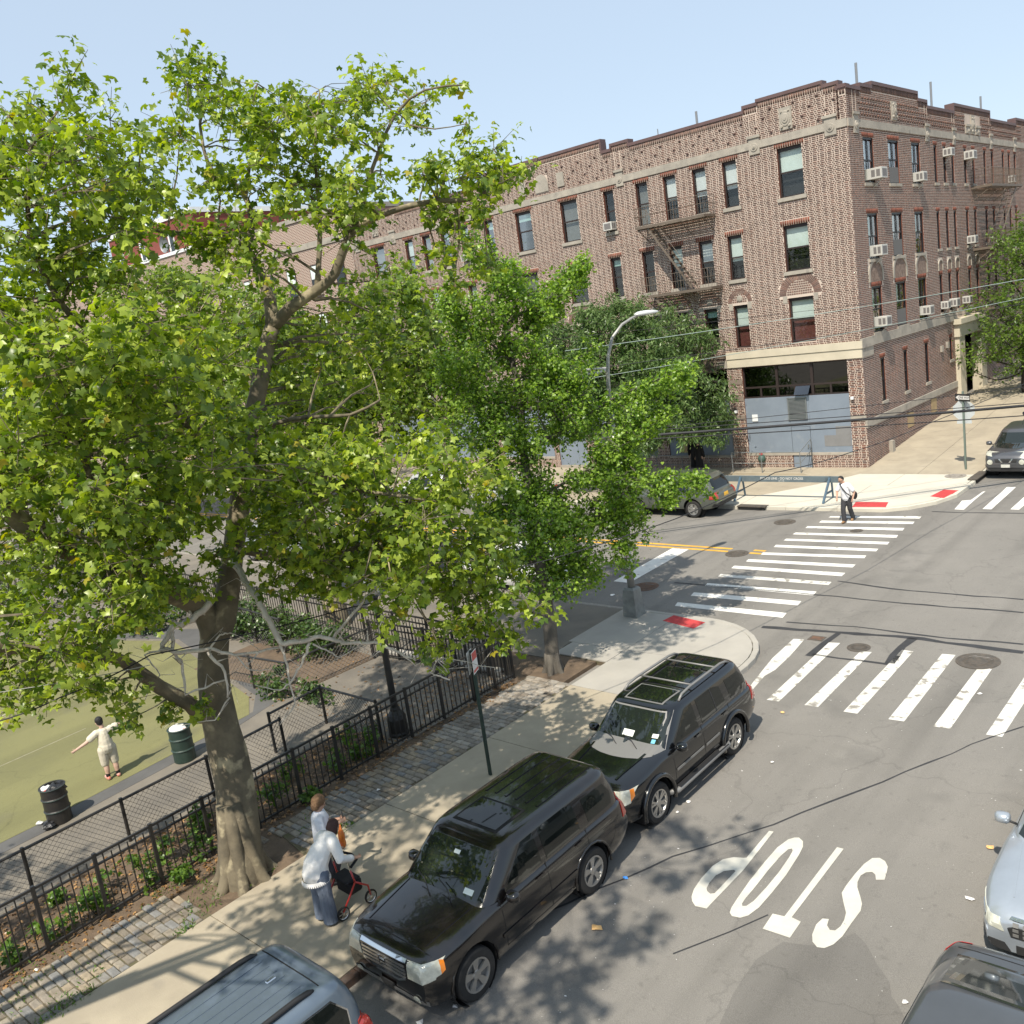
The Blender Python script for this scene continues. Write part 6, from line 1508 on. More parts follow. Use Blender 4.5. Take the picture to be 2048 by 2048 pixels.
mb.build('peeling_sticker', mat('sticker', (.05, .05, .05), .7, col2=(.5, .48, .45), scale=9, lo=.6, hi=.66), o)
# no-parking sign on green pole
p = Vector((-13.2, 12.15, 0)); z = gz(p.y) + KH
o = thing('parking_sign', 'red and white parking sign seen edge on atop a green pole', 'sign', (p.x, p.y, z))
mb = MB(); mb.box(p.x - .035, p.x + .035, p.y - .02, p.y + .02, z - .1, z + 2.75); mb.build('pole', C_['green_pole'], o)
tg = Vector((math.cos(math.radians(116)), math.sin(math.radians(116)), 0)); sn = Vector((tg.y, -tg.x, 0))
def plate(u0, u1, v0, v1, d, m, par, name):
    mb = MB(); c = [Vector((p.x, p.y, z + v)) + tg * u + sn * (d + e) for e in (0, .004) for u, v in ((u0, v0), (u1, v0), (u1, v1), (u0, v1))]; mb.add(c, [(3, 2, 1, 0), (4, 5, 6, 7), (0, 1, 5, 4), (1, 2, 6, 5), (2, 3, 7, 6), (3, 0, 4, 7)]); return mb.build(name, m, par, fix=True)
for d in (.045, -.055): pl = plate(-.15, .15, 2.28, 2.74, d, C_['sign_white'], o, 'plate'); plate(-.13, .13, 2.56, 2.72, d + (.005 if d > 0 else -.005), C_['sign_red'], pl, 'red_field'); plate(-.13, .13, 2.31, 2.36, d + (.005 if d > 0 else -.005), C_['sign_red'], pl, 'red_field')
# stop sign (back) and ONE WAY sign on the far corner
p = Vector((-12.02, 39.7, 0)); z = gz(p.y) + KH
o = thing('stop_sign_post', 'sign post at the far corner with bare octagon back and ONE WAY arrow', 'sign', (p.x, p.y, z))
mb = MB(); mb.box(p.x - .035, p.x + .035, p.y - .035, p.y + .035, z - .1, z + 3.2); mb.build('pole', mat('pole_green_grey', (.15, .19, .16), .6, metal=.2), o)
mb = MB(); n = 8; R_ = .44; oc = [(p.x + R_ * math.cos(math.pi / 8 + k * math.pi / 4), z + 2.42 + R_ * math.sin(math.pi / 8 + k * math.pi / 4)) for k in range(8)]
mb.add([(x, p.y + .05, q) for x, q in oc] + [(x, p.y + .056, q) for x, q in oc], [tuple(range(8)), tuple(range(15, 7, -1))] + [(k, (k + 1) % 8, 8 + (k + 1) % 8, 8 + k) for k in range(8)]); mb.build('octagon_plate', C_['sign_back'], o)
mb = MB(); mb.box(p.x - .28, p.x + .28, p.y + .05, p.y + .056, z + 1.88, z + 2.05); mb.build('plate', C_['sign_back'], o)
ow = Vector((.30, -.18, 0)).normalized(); a = Vector((p.x, p.y - .06, z + 2.95)); hw, hh = .40, .15; up = Vector((0, 0, 1)); nr = Vector((ow.y, -ow.x, 0))
if nr.y > 0: nr = -nr
tl = Vector((0, 0, 0))
def signbox(name, u0, u1, v0, v1, d, m, par):
    mb = MB(); q = [a + ow * u0 + up * v0 + nr * d, a + ow * u1 + up * v0 + nr * d, a + ow * u1 + up * v1 + nr * d, a + ow * u0 + up * v1 + nr * d]; r_ = [v - nr * .004 for v in q]
    mb.add(q + r_, [(0, 1, 2, 3), (7, 6, 5, 4), (0, 4, 5, 1), (1, 5, 6, 2), (2, 6, 7, 3), (3, 7, 4, 0)]); return mb.build(name, m, par, fix=True)
pl = signbox('one_way_plate', -hw, hw, -hh, hh, .0, C_['sign_black'], o)
mb = MB(); q = [(-hw * .92, 0), (-hw * .45, -hh * .8), (-hw * .45, -hh * .5), (hw * .92, -hh * .5), (hw * .92, hh * .5), (-hw * .45, hh * .5), (-hw * .45, hh * .8)]
mb.add([a + ow * u + up * v + nr * .004 for u, v in q], [tuple(range(7))]); mb.build('white_arrow', C_['sign_white'], pl)
def text(body, size, loc, ex, ey, m, parent, name='lettering', align='CENTER'):
    cu = bpy.data.curves.new(name, 'FONT'); cu.body = body; cu.size = size; cu.align_x = align; cu.align_y = 'CENTER'; cu.extrude = .0008
    t = bpy.data.objects.new(name, cu); COL.objects.link(t); dg = bpy.context.evaluated_depsgraph_get(); me = bpy.data.meshes.new_from_object(t.evaluated_get(dg)); bpy.data.objects.remove(t)
    ex = Vector(ex).normalized(); ey = Vector(ey).normalized(); ez = ex.cross(ey); M = Matrix((ex, ey, ez)).transposed().to_4x4(); M.translation = Vector(loc); me.transform(M)
    if parent is not None: me.transform(Matrix.Translation(-OFF[parent.name]))
    me.materials.clear(); me.materials.append(m); q = bpy.data.objects.new(name, me); COL.objects.link(q)
    if parent is not None: q.parent = parent; OFF[q.name] = OFF[parent.name]
    return q
text('ONE WAY', .125, a + ow * .08 + nr * .007, ow, up, C_['sign_black'], pl)
# cobra-head street lamp on the near corner
p = Vector((-15.72, 21.15, 0)); z = gz(p.y) + KH
o = thing('street_lamp', 'tall grey cobra head street lamp rising behind the ginkgo', 'street lamp', (p.x, p.y, z))
mb = MB()
for k, (r0, h0, r1, h1) in enumerate([(.24, 0, .235, .12), (.235, .12, .19, .80), (.19, .80, .15, .86)]): 
    c = [(sx * r, sy * r, h) for r, h in ((r0, h0), (r1, h1)) for sx, sy in ((-1, -1), (1, -1), (1, 1), (-1, 1))]
    mb.add([(p.x + x, p.y + y, z + h) for x, y, h in c], [(0, 1, 5, 4), (1, 2, 6, 5), (2, 3, 7, 6), (3, 0, 4, 7)] + ([(4, 5, 6, 7)] if k == 2 else []))
mb.build('base', mat('lamp_base', (.28, .29, .27), .7, metal=.3, col2=(.20, .20, .19), scale=5), o, bevel=.01)
mb = MB(); mb.tube([(p.x, p.y, z + .8), (p.x, p.y, z + 4.0), (p.x, p.y, z + 5.8)], [.11, .095, .085], 10); mb.tube([(p.x, p.y, z + 5.7), (p.x, p.y, z + 5.95), (p.x, p.y, z + 5.99)], [.105, .105, .05], 10); mb.build('pole', C_['lamp_grey'], o, smooth=True)
ax, ay = .25, .97
arm = [(0, 5.7), (.02, 6.3), (.06, 7.0), (.15, 7.55), (.38, 8.05), (.78, 8.36), (1.18, 8.5), (1.42, 8.54)]
mb = MB(); mb.tube([(p.x + u * ax, p.y + u * ay, z + h) for u, h in arm], [.065, .06, .055, .05, .045, .04, .036, .032], 8); mb.build('arm', C_['lamp_grey'], o, smooth=True)
hd = Vector((p.x + 1.68 * ax, p.y + 1.68 * ay, z + 8.56)); fv = Vector((ax, ay, 0)); sv = Vector((ay, -ax, 0))
mb = MB(); L_ = [(-.38, .06, .05), (-.25, .11, .09), (.0, .15, .10), (.25, .15, .08), (.42, .10, .05), (.47, .05, .03)]
for u, w, h in L_:
    for k in range(10): t = 2 * math.pi * k / 10; q = hd + fv * u + sv * w * math.cos(t) + Vector((0, 0, h * math.sin(t) * (1 if math.sin(t) > 0 else .5))); mb.v.append(tuple(q))
for i in range(5):
    for k in range(10): mb.f.append((i * 10 + k, i * 10 + (k + 1) % 10, (i + 1) * 10 + (k + 1) % 10, (i + 1) * 10 + k)); mb.mi.append(0)
mb.f += [tuple(range(10))[::-1], tuple(range(50, 60))]; mb.mi += [0, 0]; mb.build('lamp_head', mat('lamp_head', (.62, .63, .62), .45, metal=.2), o, smooth=True, fix=True)
mb = MB(); mb.lathe([(.112, 2.0), (.111, 2.45)], (p.x, p.y, z), 12, cap=False); mb.lathe([(.115, 1.45), (.114, 1.95)], (p.x, p.y, z), 12, cap=False); mb.build('paper_notice', mat('pole_notice', (.62, .61, .58), .8, col2=(.55, .3, .28), scale=4, lo=.55, hi=.65), o)
mb = MB(); mb.tube([(p.x - .1, p.y - .35, z + 7.15), (p.x, p.y, z + 7.2)], .03, 6); mb.tube([(p.x - .8, p.y - .75, z + 7.1), (p.x - .1, p.y - .1, z + 7.18)], .025, 6); mb.build('bracket', C_['wire_grey'], o)
# litter bag hanging on the lamp is left to the wires below
# ================================================================ police barricade
zl = gz(34.3) + KH
o = thing('police_barricade', 'blue wooden sawhorse barricade with a lettered board on the far pavement', 'barricade', (-17.4, 34.4, zl))
Lx, Rx, by = -20.0, -14.9, 34.42
for cx in (-19.35, -15.5):
    for s in (-1, 1):
        mb = MB(); mb.tube([(cx + .10, by + s * .06, zl + .95), (cx - .06, by + s * .48, zl)], .05, 4); mb.build('leg', C_['barr_blue'], o)
    mb = MB(); mb.tube([(cx - .01, by - .33, zl + .34), (cx - .01, by + .33, zl + .34)], .045, 4); mb.build('leg_brace', C_['barr_blue'], o)
mb = MB(); mb.box(Lx, Rx, by - .028, by + .028, zl + .74, zl + .99); bd = mb.build('board', C_['barr_grey'], o, fix=True, bevel=.006)
text('POLICE LINE - DO NOT CROSS', .135, (-17.45, by - .0305, zl + .885), (1, 0, 0), (0, 0, 1), C_['sign_white'], bd)
text('N Y P D', .07, (-17.45, by - .0305, zl + .78), (1, 0, 0), (0, 0, 1), C_['sign_white'], bd)
# ================================================================ overhead wires
def wire(pts, r, label, m='wire', sag=0, n=14):
    P = []
    for i in range(len(pts) - 1):
        a, b = pts[i], pts[i + 1]
        for k in range(n): f = k / n; q = a.lerp(b, f); q.z -= sag * 4 * f * (1 - f); P.append(q)
    P.append(pts[-1]); mb = MB(); mb.tube(P, r, 5); return tag(mb.build('overhead_wire', C_[m]), label, 'wire', 'overhead wires')
def W(px0, py0, d0, px1, py1, d1, r, label, m='wire', sag=.0):
    return wire([AT(px0, py0, d0), AT(px1, py1, d1)], r, label, m, sag)
W(1190, 878, 33, 2120, 805, 33, .05, 'thick black cable bundle crossing before the blue storefront', sag=.05)
W(1190, 868, 33.2, 2120, 800, 33.2, .015, 'thin wire just above the thick cable bundle', sag=.03)
W(1180, 884, 33.4, 2120, 826, 33.4, .02, 'black wire just below the thick cable bundle', sag=.05)
W(1180, 868, 34, 2120, 765, 34, .012, 'thin black wire crossing the middle of the blue boards', sag=.08)
W(1130, 702, 30, 2120, 545, 30, .011, 'pale green wire sloping up across the brick front', 'wire_green', .1)
W(1040, 755, 30, 2120, 595, 30, .009, 'thin dark wire under the pale green wire', sag=.12)
W(1190, 755, 30, 2120, 580, 30, .009, 'second thin pale green wire near the street tree', 'wire_green', .1)
W(1000, 690, 31, 2120, 560, 31, .006, 'faint black wire over the cream band', sag=.05)
W(-40, 1390, 14, 300, 1330, 15.5, .007, 'pale wire at lower left over the court', 'wire_grey', .03)
wire([AT(-40, 1452, 14), AT(120, 1395, 14.5), AT(300, 1310, 15.5), AT(700, 1215, 17), AT(1040, 1135, 19), AT(1350, 1038, 21), AT(1550, 945, 23), AT(1700, 905, 25), AT(1850, 850, 28), AT(2120, 735, 34)], .012, 'single slack wire running from the tree across the crossing to the right', 'wire', .04, 8)
W(1150, 741, 27, 1216, 736, 27.5, .03, 'short thick pale cable end meeting the lamp arm', 'wire_grey')
# ================================================================ cars
def paint_mat(name, col, metal=.35, rough=.32, coat=.9):
    M = mat(name, col, rough, metal=metal, coat=coat, var=.10, scale=2.5, obj=True)
    return M
K = {}
K['glass'] = mat('car_glass', (.008, .010, .009), .03, spec=.6)
K['wind'] = mat('windscreen_glass', (.013, .018, .015), .02, spec=.7, coat=.3)
K['rubber'] = mat('tyre_rubber', (.022, .021, .020), .85, var=.3, scale=12, obj=True)
K['trim'] = mat('black_trim', (.018, .018, .019), .6)
K['trim_grey'] = mat('grey_trim', (.22, .215, .205), .5, metal=.3)
K['alloy'] = mat('alloy', (.50, .49, .47), .32, metal=.85)
K['chrome'] = mat('chrome', (.72, .73, .74), .12, metal=1)
K['lamp'] = mat('lamp_glass', (.62, .62, .52), .12, spec=.8, coat=1, var=.25, scale=14, obj=True)
K['amber'] = mat('amber_lens', (.75, .22, .02), .2, coat=1)
K['red'] = mat('red_lens', (.36, .025, .015), .2, coat=1)
K['well'] = mat('wheel_well', (.008, .008, .008), .95)
K['plate'] = mat('plate_white', (.70, .69, .62), .5, var=.3, scale=30, obj=True)
K['plate_dark'] = mat('plate_dark', (.03, .03, .03), .5)
K['plate_yellow'] = mat('plate_yellow', (.75, .42, .04), .5)
K['seam'] = mat('panel_gap', (.006, .006, .006), .8)
K['leather'] = mat('seat_grey', (.14, .135, .12), .8)
K['sticker'] = mat('sticker_white', (.75, .78, .72), .6)
K['sticker_b'] = mat('sticker_blue', (.15, .45, .62), .6)
def lerp(a, b, t): return a + (b - a) * t
def interp(tab, x):
    if x <= tab[0][0]: return tab[0][1]
    for (a, u), (b, v) in zip(tab, tab[1:]):
        if x <= b: return lerp(u, v, (x - a) / (b - a))
    return tab[-1][1]
class Car:
    """local frame: +X forward, +Y left, Z up; stations are measured from the nose"""
    def __init__(s, name, label, loc, rz, S, paint, pitch=0, roll=0):
        s.S = S; s.paint = paint; s.L, s.W, s.H = S['L'], S['W'], S['H']
        s.o = thing(name, label, 'car', loc, 'cars parked along the kerbs', rz, True); s.o.rotation_euler = (roll, pitch, rz)
        s.shell()
    def X(s, xf): return s.L / 2 - xf
    def shell(s):
        S = s.S; L = s.L; W = s.W / 2; ax = [S['fo'], S['fo'] + S['wb']]; mb = MB(); n = None
        st = sorted(set([0, .03, .09, .18, .3, .45, .65, .9, 1.15, 1.4, 1.8, 2.3, 2.8, 3.3, L - 1.1, L - .8, L - .5, L - .3, L - .16, L - .07, L - .02, L]))
        rows = []
        for x in st:
            f = max(0, 1 - x / S.get('nr', .75)); r = max(0, 1 - (L - x) / S.get('rr', .5)); w = W * (1 - S.get('nf', .16) * f ** 2.2 - S.get('rf', .10) * r ** 2.2)
            zt = interp(S['top'], x); zb = interp(S['bot'], x); h = zt - zb
            pr = [(0, zb), (.80 * w, zb), (.93 * w, zb + .03), (.975 * w, zb + .12), (.995 * w, zb + .30 * h), (w, zb + .48 * h), (.995 * w, zb + .66 * h), (.975 * w, zt - .15), (.945 * w, zt - .06), (.88 * w, zt - .015), (.6 * w, zt + .012), (.3 * w, zt + .022), (0, zt + .025)]
            full = pr + [(-y, z) for y, z in pr[-2:0:-1]]; rows.append([(s.X(x), y, z) for y, z in full])
        n = len(rows[0])
        for r in rows: mb.v += r
        for i in range(len(rows) - 1):
            for k in range(n): mb.f.append((i * n + k, (i + 1) * n + k, (i + 1) * n + (k + 1) % n, i * n + (k + 1) % n)); mb.mi.append(0)
        mb.f += [tuple(range(n)), tuple(range((len(rows) - 1) * n, len(rows) * n))[::-1]]; mb.mi += [0, 0]
        body = mb.build('body', s.paint, s.o, fix=True, off=(0, 0, 0))
        # wheel arches
        cut = MB(); R = S['r'] + S.get('gap', .075)
        for x in ax:
            for sy in (-1, 1): cut.lathe([(R, 0), (R, sy * .5)][::sy], (s.X(x), sy * (W - .42), S['r'] + .02), 28, axis='y')
        c = cut.build('cutter', K['well'], fix=True)
        md = body.modifiers.new('arch', 'BOOLEAN'); md.operation = 'DIFFERENCE'; md.object = c; md.solver = 'EXACT'
        par = body.parent; body.parent = None
        bpy.context.view_layer.update(); dg = bpy.context.evaluated_depsgraph_get(); me = bpy.data.meshes.new_from_object(body.evaluated_get(dg))
        body.modifiers.clear(); body.data = me; bpy.data.objects.remove(c); body.parent = par
        # soften: smooth shading with sharp edges kept
        me.polygons.foreach_set('use_smooth', [True] * len(me.polygons))
        bm = bmesh.new(); bm.from_mesh(me)
        for e in bm.edges:
            if len(e.link_faces) == 2 and e.calc_face_angle(0) > .75: e.smooth = False
        bm.to_mesh(me); bm.free()
        for p in me.polygons:
            if p.material_index > 0: p.material_index = min(p.material_index, 1)
        s.body = body
        # cabin
        C = S['cabin']; mb = MB(); N = 72; rows = []
        for t, ins, zz in [(0, 0, 0), (.2, 0, .2), (.4, 0, .4), (.6, 0, .6), (.78, 0, .78), (.88, .005, .89), (.94, .03, .95), (.98, .09, .985), (1, .20, 1.0), (1, .45, 1.012)]:
            e = t ** C.get('pw', 1.0); x0 = lerp(C['b'][0], C['t'][0], t); x1 = lerp(C['b'][1], C['t'][1], t ** C.get('rp', 1)); w = lerp(C['w'][0], C['w'][1], t ** 1.25)
            z = lerp(C['z'], s.H, zz); x0 += ins * 1.3; x1 -= ins * 1.0; w -= ins
            cx, a = (s.X(x0) + s.X(x1)) / 2, (x1 - x0) / 2; row = []
            for k in range(N):
                th = 2 * math.pi * (k + .5) / N; cs, sn = math.cos(th), math.sin(th); ex = 2 / C.get('n', 7)
                row.append((cx + a * math.copysign(abs(cs) ** ex, cs), w * math.copysign(abs(sn) ** ex, sn), z))
            rows.append(row)
        for r in rows: mb.v += r
        for i in range(len(rows) - 1):
            for k in range(N): mb.f.append((i * N + k, i * N + (k + 1) % N, (i + 1) * N + (k + 1) % N, (i + 1) * N + k)); mb.mi.append(0)
        mb.f.append(tuple(range((len(rows) - 1) * N, len(rows) * N))); mb.mi.append(0)
        s.cabin = mb.build('cabin', s.paint, s.o, fix=True, smooth=True, off=(0, 0, 0))
        vs = [v.co.copy() for v in body.data.vertices]; fs = [tuple(p.vertices) for p in body.data.polygons]; o_ = len(vs)
        vs += [v.co.copy() for v in s.cabin.data.vertices]; fs += [tuple(i + o_ for i in p.vertices) for p in s.cabin.data.polygons]
        s.bvh = BVHTree.FromPolygons(vs, fs)
        for x in ax:
            for sy in (-1, 1): mb = MB(); mb.lathe([(R - .003, sy * (W - .42)), (R - .003, sy * (W - .06))][::sy], (s.X(x), 0, S['r'] + .02), 24, axis='y', cap=False); mb.lathe([(R, sy * (W - .41)), (.01, sy * (W - .41))], (s.X(x), 0, S['r'] + .02), 24, axis='y', cap=False); mb.build('wheel_well', K['well'], s.o, off=(0, 0, 0))
        for x in ax:
            for sy in (-1, 1): s.wheel(x, sy)
    def wheel(s, xf, sy):
        S = s.S; r = S['r']; w = .23; c = Vector((s.X(xf), sy * (s.W / 2 - .025), r)); rim = r * S.get('rim', .66)
        mb = MB(); pr = [(rim, 0), (rim + .02, .012), (r - .04, .008), (r - .012, -.012), (r, -.05), (r, -w + .05), (r - .015, -w + .01), (rim, -w)]
        mb.lathe([(a, sy * b) for a, b in pr], c, 32, axis='y', cap=False); ty = mb.build('wheel', K['rubber'], s.o, off=(0, 0, 0), fix=True)
        mb = MB(); mb.lathe([(rim, sy * -.0), (rim - .02, sy * -.004), (rim - .035, sy * -.05), (.02, sy * -.06)], c, 32, axis='y', cap=False); mb.build('rim', K['trim_grey'] if not S.get('bright') else K['alloy'], ty, off=(0, 0, 0), fix=True)
        mb = MB(); mb.lathe([(rim + .006, sy * .002), (rim + .004, sy * .010), (rim - .022, sy * .006), (rim - .03, sy * -.02)], c, 32, axis='y', cap=False); ns = S.get('spokes', 5)
        a0 = .35
        for k in range(ns):
            a = a0 + 2 * math.pi * k / ns
            for da, wd in S.get('pair', ((0, .045),)):
                d = Vector((math.cos(a + da), 0, math.sin(a + da))); d0 = Vector((math.cos(a + da * .4), 0, math.sin(a + da * .4))); q = Vector((-d.z, 0, d.x)); y1 = Vector((0, sy * .004, 0)); y2 = Vector((0, sy * -.03, 0))
                p0, p1 = c + d0 * .05 + Vector((0, sy * -.012, 0)), c + d * (rim - .012)
                V = [p0 + q * wd * .8 + y1, p0 - q * wd * .8 + y1, p1 - q * wd * 1.05 + y1, p1 + q * wd * 1.05 + y1, p0 + q * wd * .8 + y2, p0 - q * wd * .8 + y2, p1 - q * wd + y2, p1 + q * wd + y2]
                mb.add(V, [(0, 1, 2, 3), (0, 4, 5, 1), (1, 5, 6, 2), (2, 6, 7, 3), (3, 7, 4, 0)])
        mb.lathe([(.075, sy * -.02), (.07, sy * .002), (.02, sy * .006)], c, 14, axis='y'); mb.build('spokes', K['alloy'], ty, off=(0, 0, 0), fix=True)
    def decal(s, name, poly, axis, m, e=.004, parent=None, grid=.09, thick=.012, mirror=False):
        """panel that follows the shell. axis 'L','R' side (x from nose, z); 'F','B' front/back (y, z); 'T' top (x from nose, y)"""
        if mirror:
            s.decal(name, poly, {'L': 'R', 'R': 'L'}[axis] if axis in 'LR' else axis, m, e, parent, grid, thick) if axis in 'LR' else s.decal(name, [(-a, b) if axis in 'FB' else (a, -b) for a, b in poly], axis, m, e, parent, grid, thick)
        P = [Vector(p) for p in poly]; n0 = len(P)
        x0, x1, y0, y1 = min(p.x for p in P), max(p.x for p in P), min(p.y for p in P), max(p.y for p in P)
        # refine the outline and add inner points
        out = []
        for i in range(n0):
            a, b = P[i], P[(i + 1) % n0]; k = max(1, int((b - a).length / grid))
            for j in range(k): out.append(a.lerp(b, j / k))
        inn = []; gx = int((x1 - x0) / grid); gy = int((y1 - y0) / grid)
        for i in range(1, gx + 1):
            for j in range(1, gy + 1):
                q = Vector((x0 + (x1 - x0) * i / (gx + 1), y0 + (y1 - y0) * j / (gy + 1)))
                if in_poly(q.x, q.y, [tuple(p) for p in poly]): inn.append(q)
        no = len(out); res = delaunay_2d_cdt(out + inn, [(i, (i + 1) % no) for i in range(no)], [], 1, 1e-5)
        vv, ee, ff = res[0], res[1], res[2]
        D = {'L': Vector((0, -1, 0)), 'R': Vector((0, 1, 0)), 'F': Vector((-1, 0, 0)), 'B': Vector((1, 0, 0)), 'T': Vector((0, 0, -1))}[axis]
        V = []
        for v in vv:
            if axis in 'LR': o = Vector((s.X(v.x), 0, v.y)) - D * 3
            elif axis in 'FB': o = Vector((0, v.x, v.y)) - D * 6
            else: o = Vector((s.X(v.x), v.y, 0)) - D * 4
            hit = s.bvh.ray_cast(o, D)
            if hit[0] is None: hit = s.bvh.find_nearest(o + D * (2.2 if axis in 'LR' else 3.8 if axis in 'FB' else 2.6))
            nrm = hit[1] if hit[1].dot(D) < 0 else -hit[1]
            V.append(hit[0] + (nrm * .6 - D * .4) * e)
        nv = len(V); fs = []
        for f in ff:
            a, b, c = V[f[0]], V[f[1]], V[f[2]]; fs.append(tuple(f) if (b - a).cross(c - a).dot(D) < 0 else tuple(f)[::-1])
        mb = MB(); ec = {}
        for f in fs:
            for i in range(len(f)): ec[(f[i], f[(i + 1) % len(f)])] = 1
        B_ = [v + D * thick for v in V]; sk = []
        for (a, b) in ec:
            if (b, a) not in ec: sk.append((b, a, a + nv, b + nv))
        mb.add(V + B_, fs + sk)
        return mb.build(name, m, parent or s.o, off=(0, 0, 0), smooth=False)
    def tube(s, name, pts, r, m, n=6, parent=None, smooth=True):
        mb = MB(); mb.tube([(s.X(a), b, c) for a, b, c in pts], r, n); return mb.build(name, m, parent or s.o, off=(0, 0, 0), smooth=smooth)
    def boxp(s, name, x0, x1, y0, y1, z0, z1, m, bevel=.01, parent=None):
        mb = MB(); mb.box(s.X(x1), s.X(x0), y0, y1, z0, z1); return mb.build(name, m, parent or s.o, off=(0, 0, 0), bevel=bevel, fix=True)
    def mirrors(s, xf, z, m, w=.24):
        for sy in (-1, 1):
            mb = MB(); c = Vector((s.X(xf), sy * (s.W / 2 + .09), z)); N = 12; rows = []
            for u, sc in ((-.07, .55), (-.05, .9), (.0, 1.0), (.05, .85), (.09, .45)):
                rows.append([(c.x + u, c.y + sc * .115 * math.copysign(abs(math.cos(2 * math.pi * k / N)) ** .6, math.cos(2 * math.pi * k / N)), c.z + sc * .085 * math.copysign(abs(math.sin(2 * math.pi * k / N)) ** .6, math.sin(2 * math.pi * k / N))) for k in range(N)])
            for r in rows: mb.v += r
            for i in range(4):
                for k in range(N): mb.f.append((i * N + k, i * N + (k + 1) % N, (i + 1) * N + (k + 1) % N, (i + 1) * N + k)); mb.mi.append(0)
            mb.f += [tuple(range(N))[::-1], tuple(range(4 * N, 5 * N))]; mb.mi += [0, 0]
            q = mb.build('mirror', m, s.o, off=(0, 0, 0), smooth=True, fix=True)
            s.tube('mirror_stalk', [(xf, sy * (s.W / 2 - .10), z - .06), (xf, sy * (s.W / 2 + .04), z - .03)], .02, K['trim'], 6, q)
    def wipers(s, xb, z, ww):
        for y0, y1 in ((ww * .55, -.05), (-.1, -ww * .75)): s.tube('wiper', [(xb - .03, y0, z), (xb + .10, (y0 + y1) / 2, z + .075), (xb + .16, y1, z + .13)], .009, K['trim'], 5)
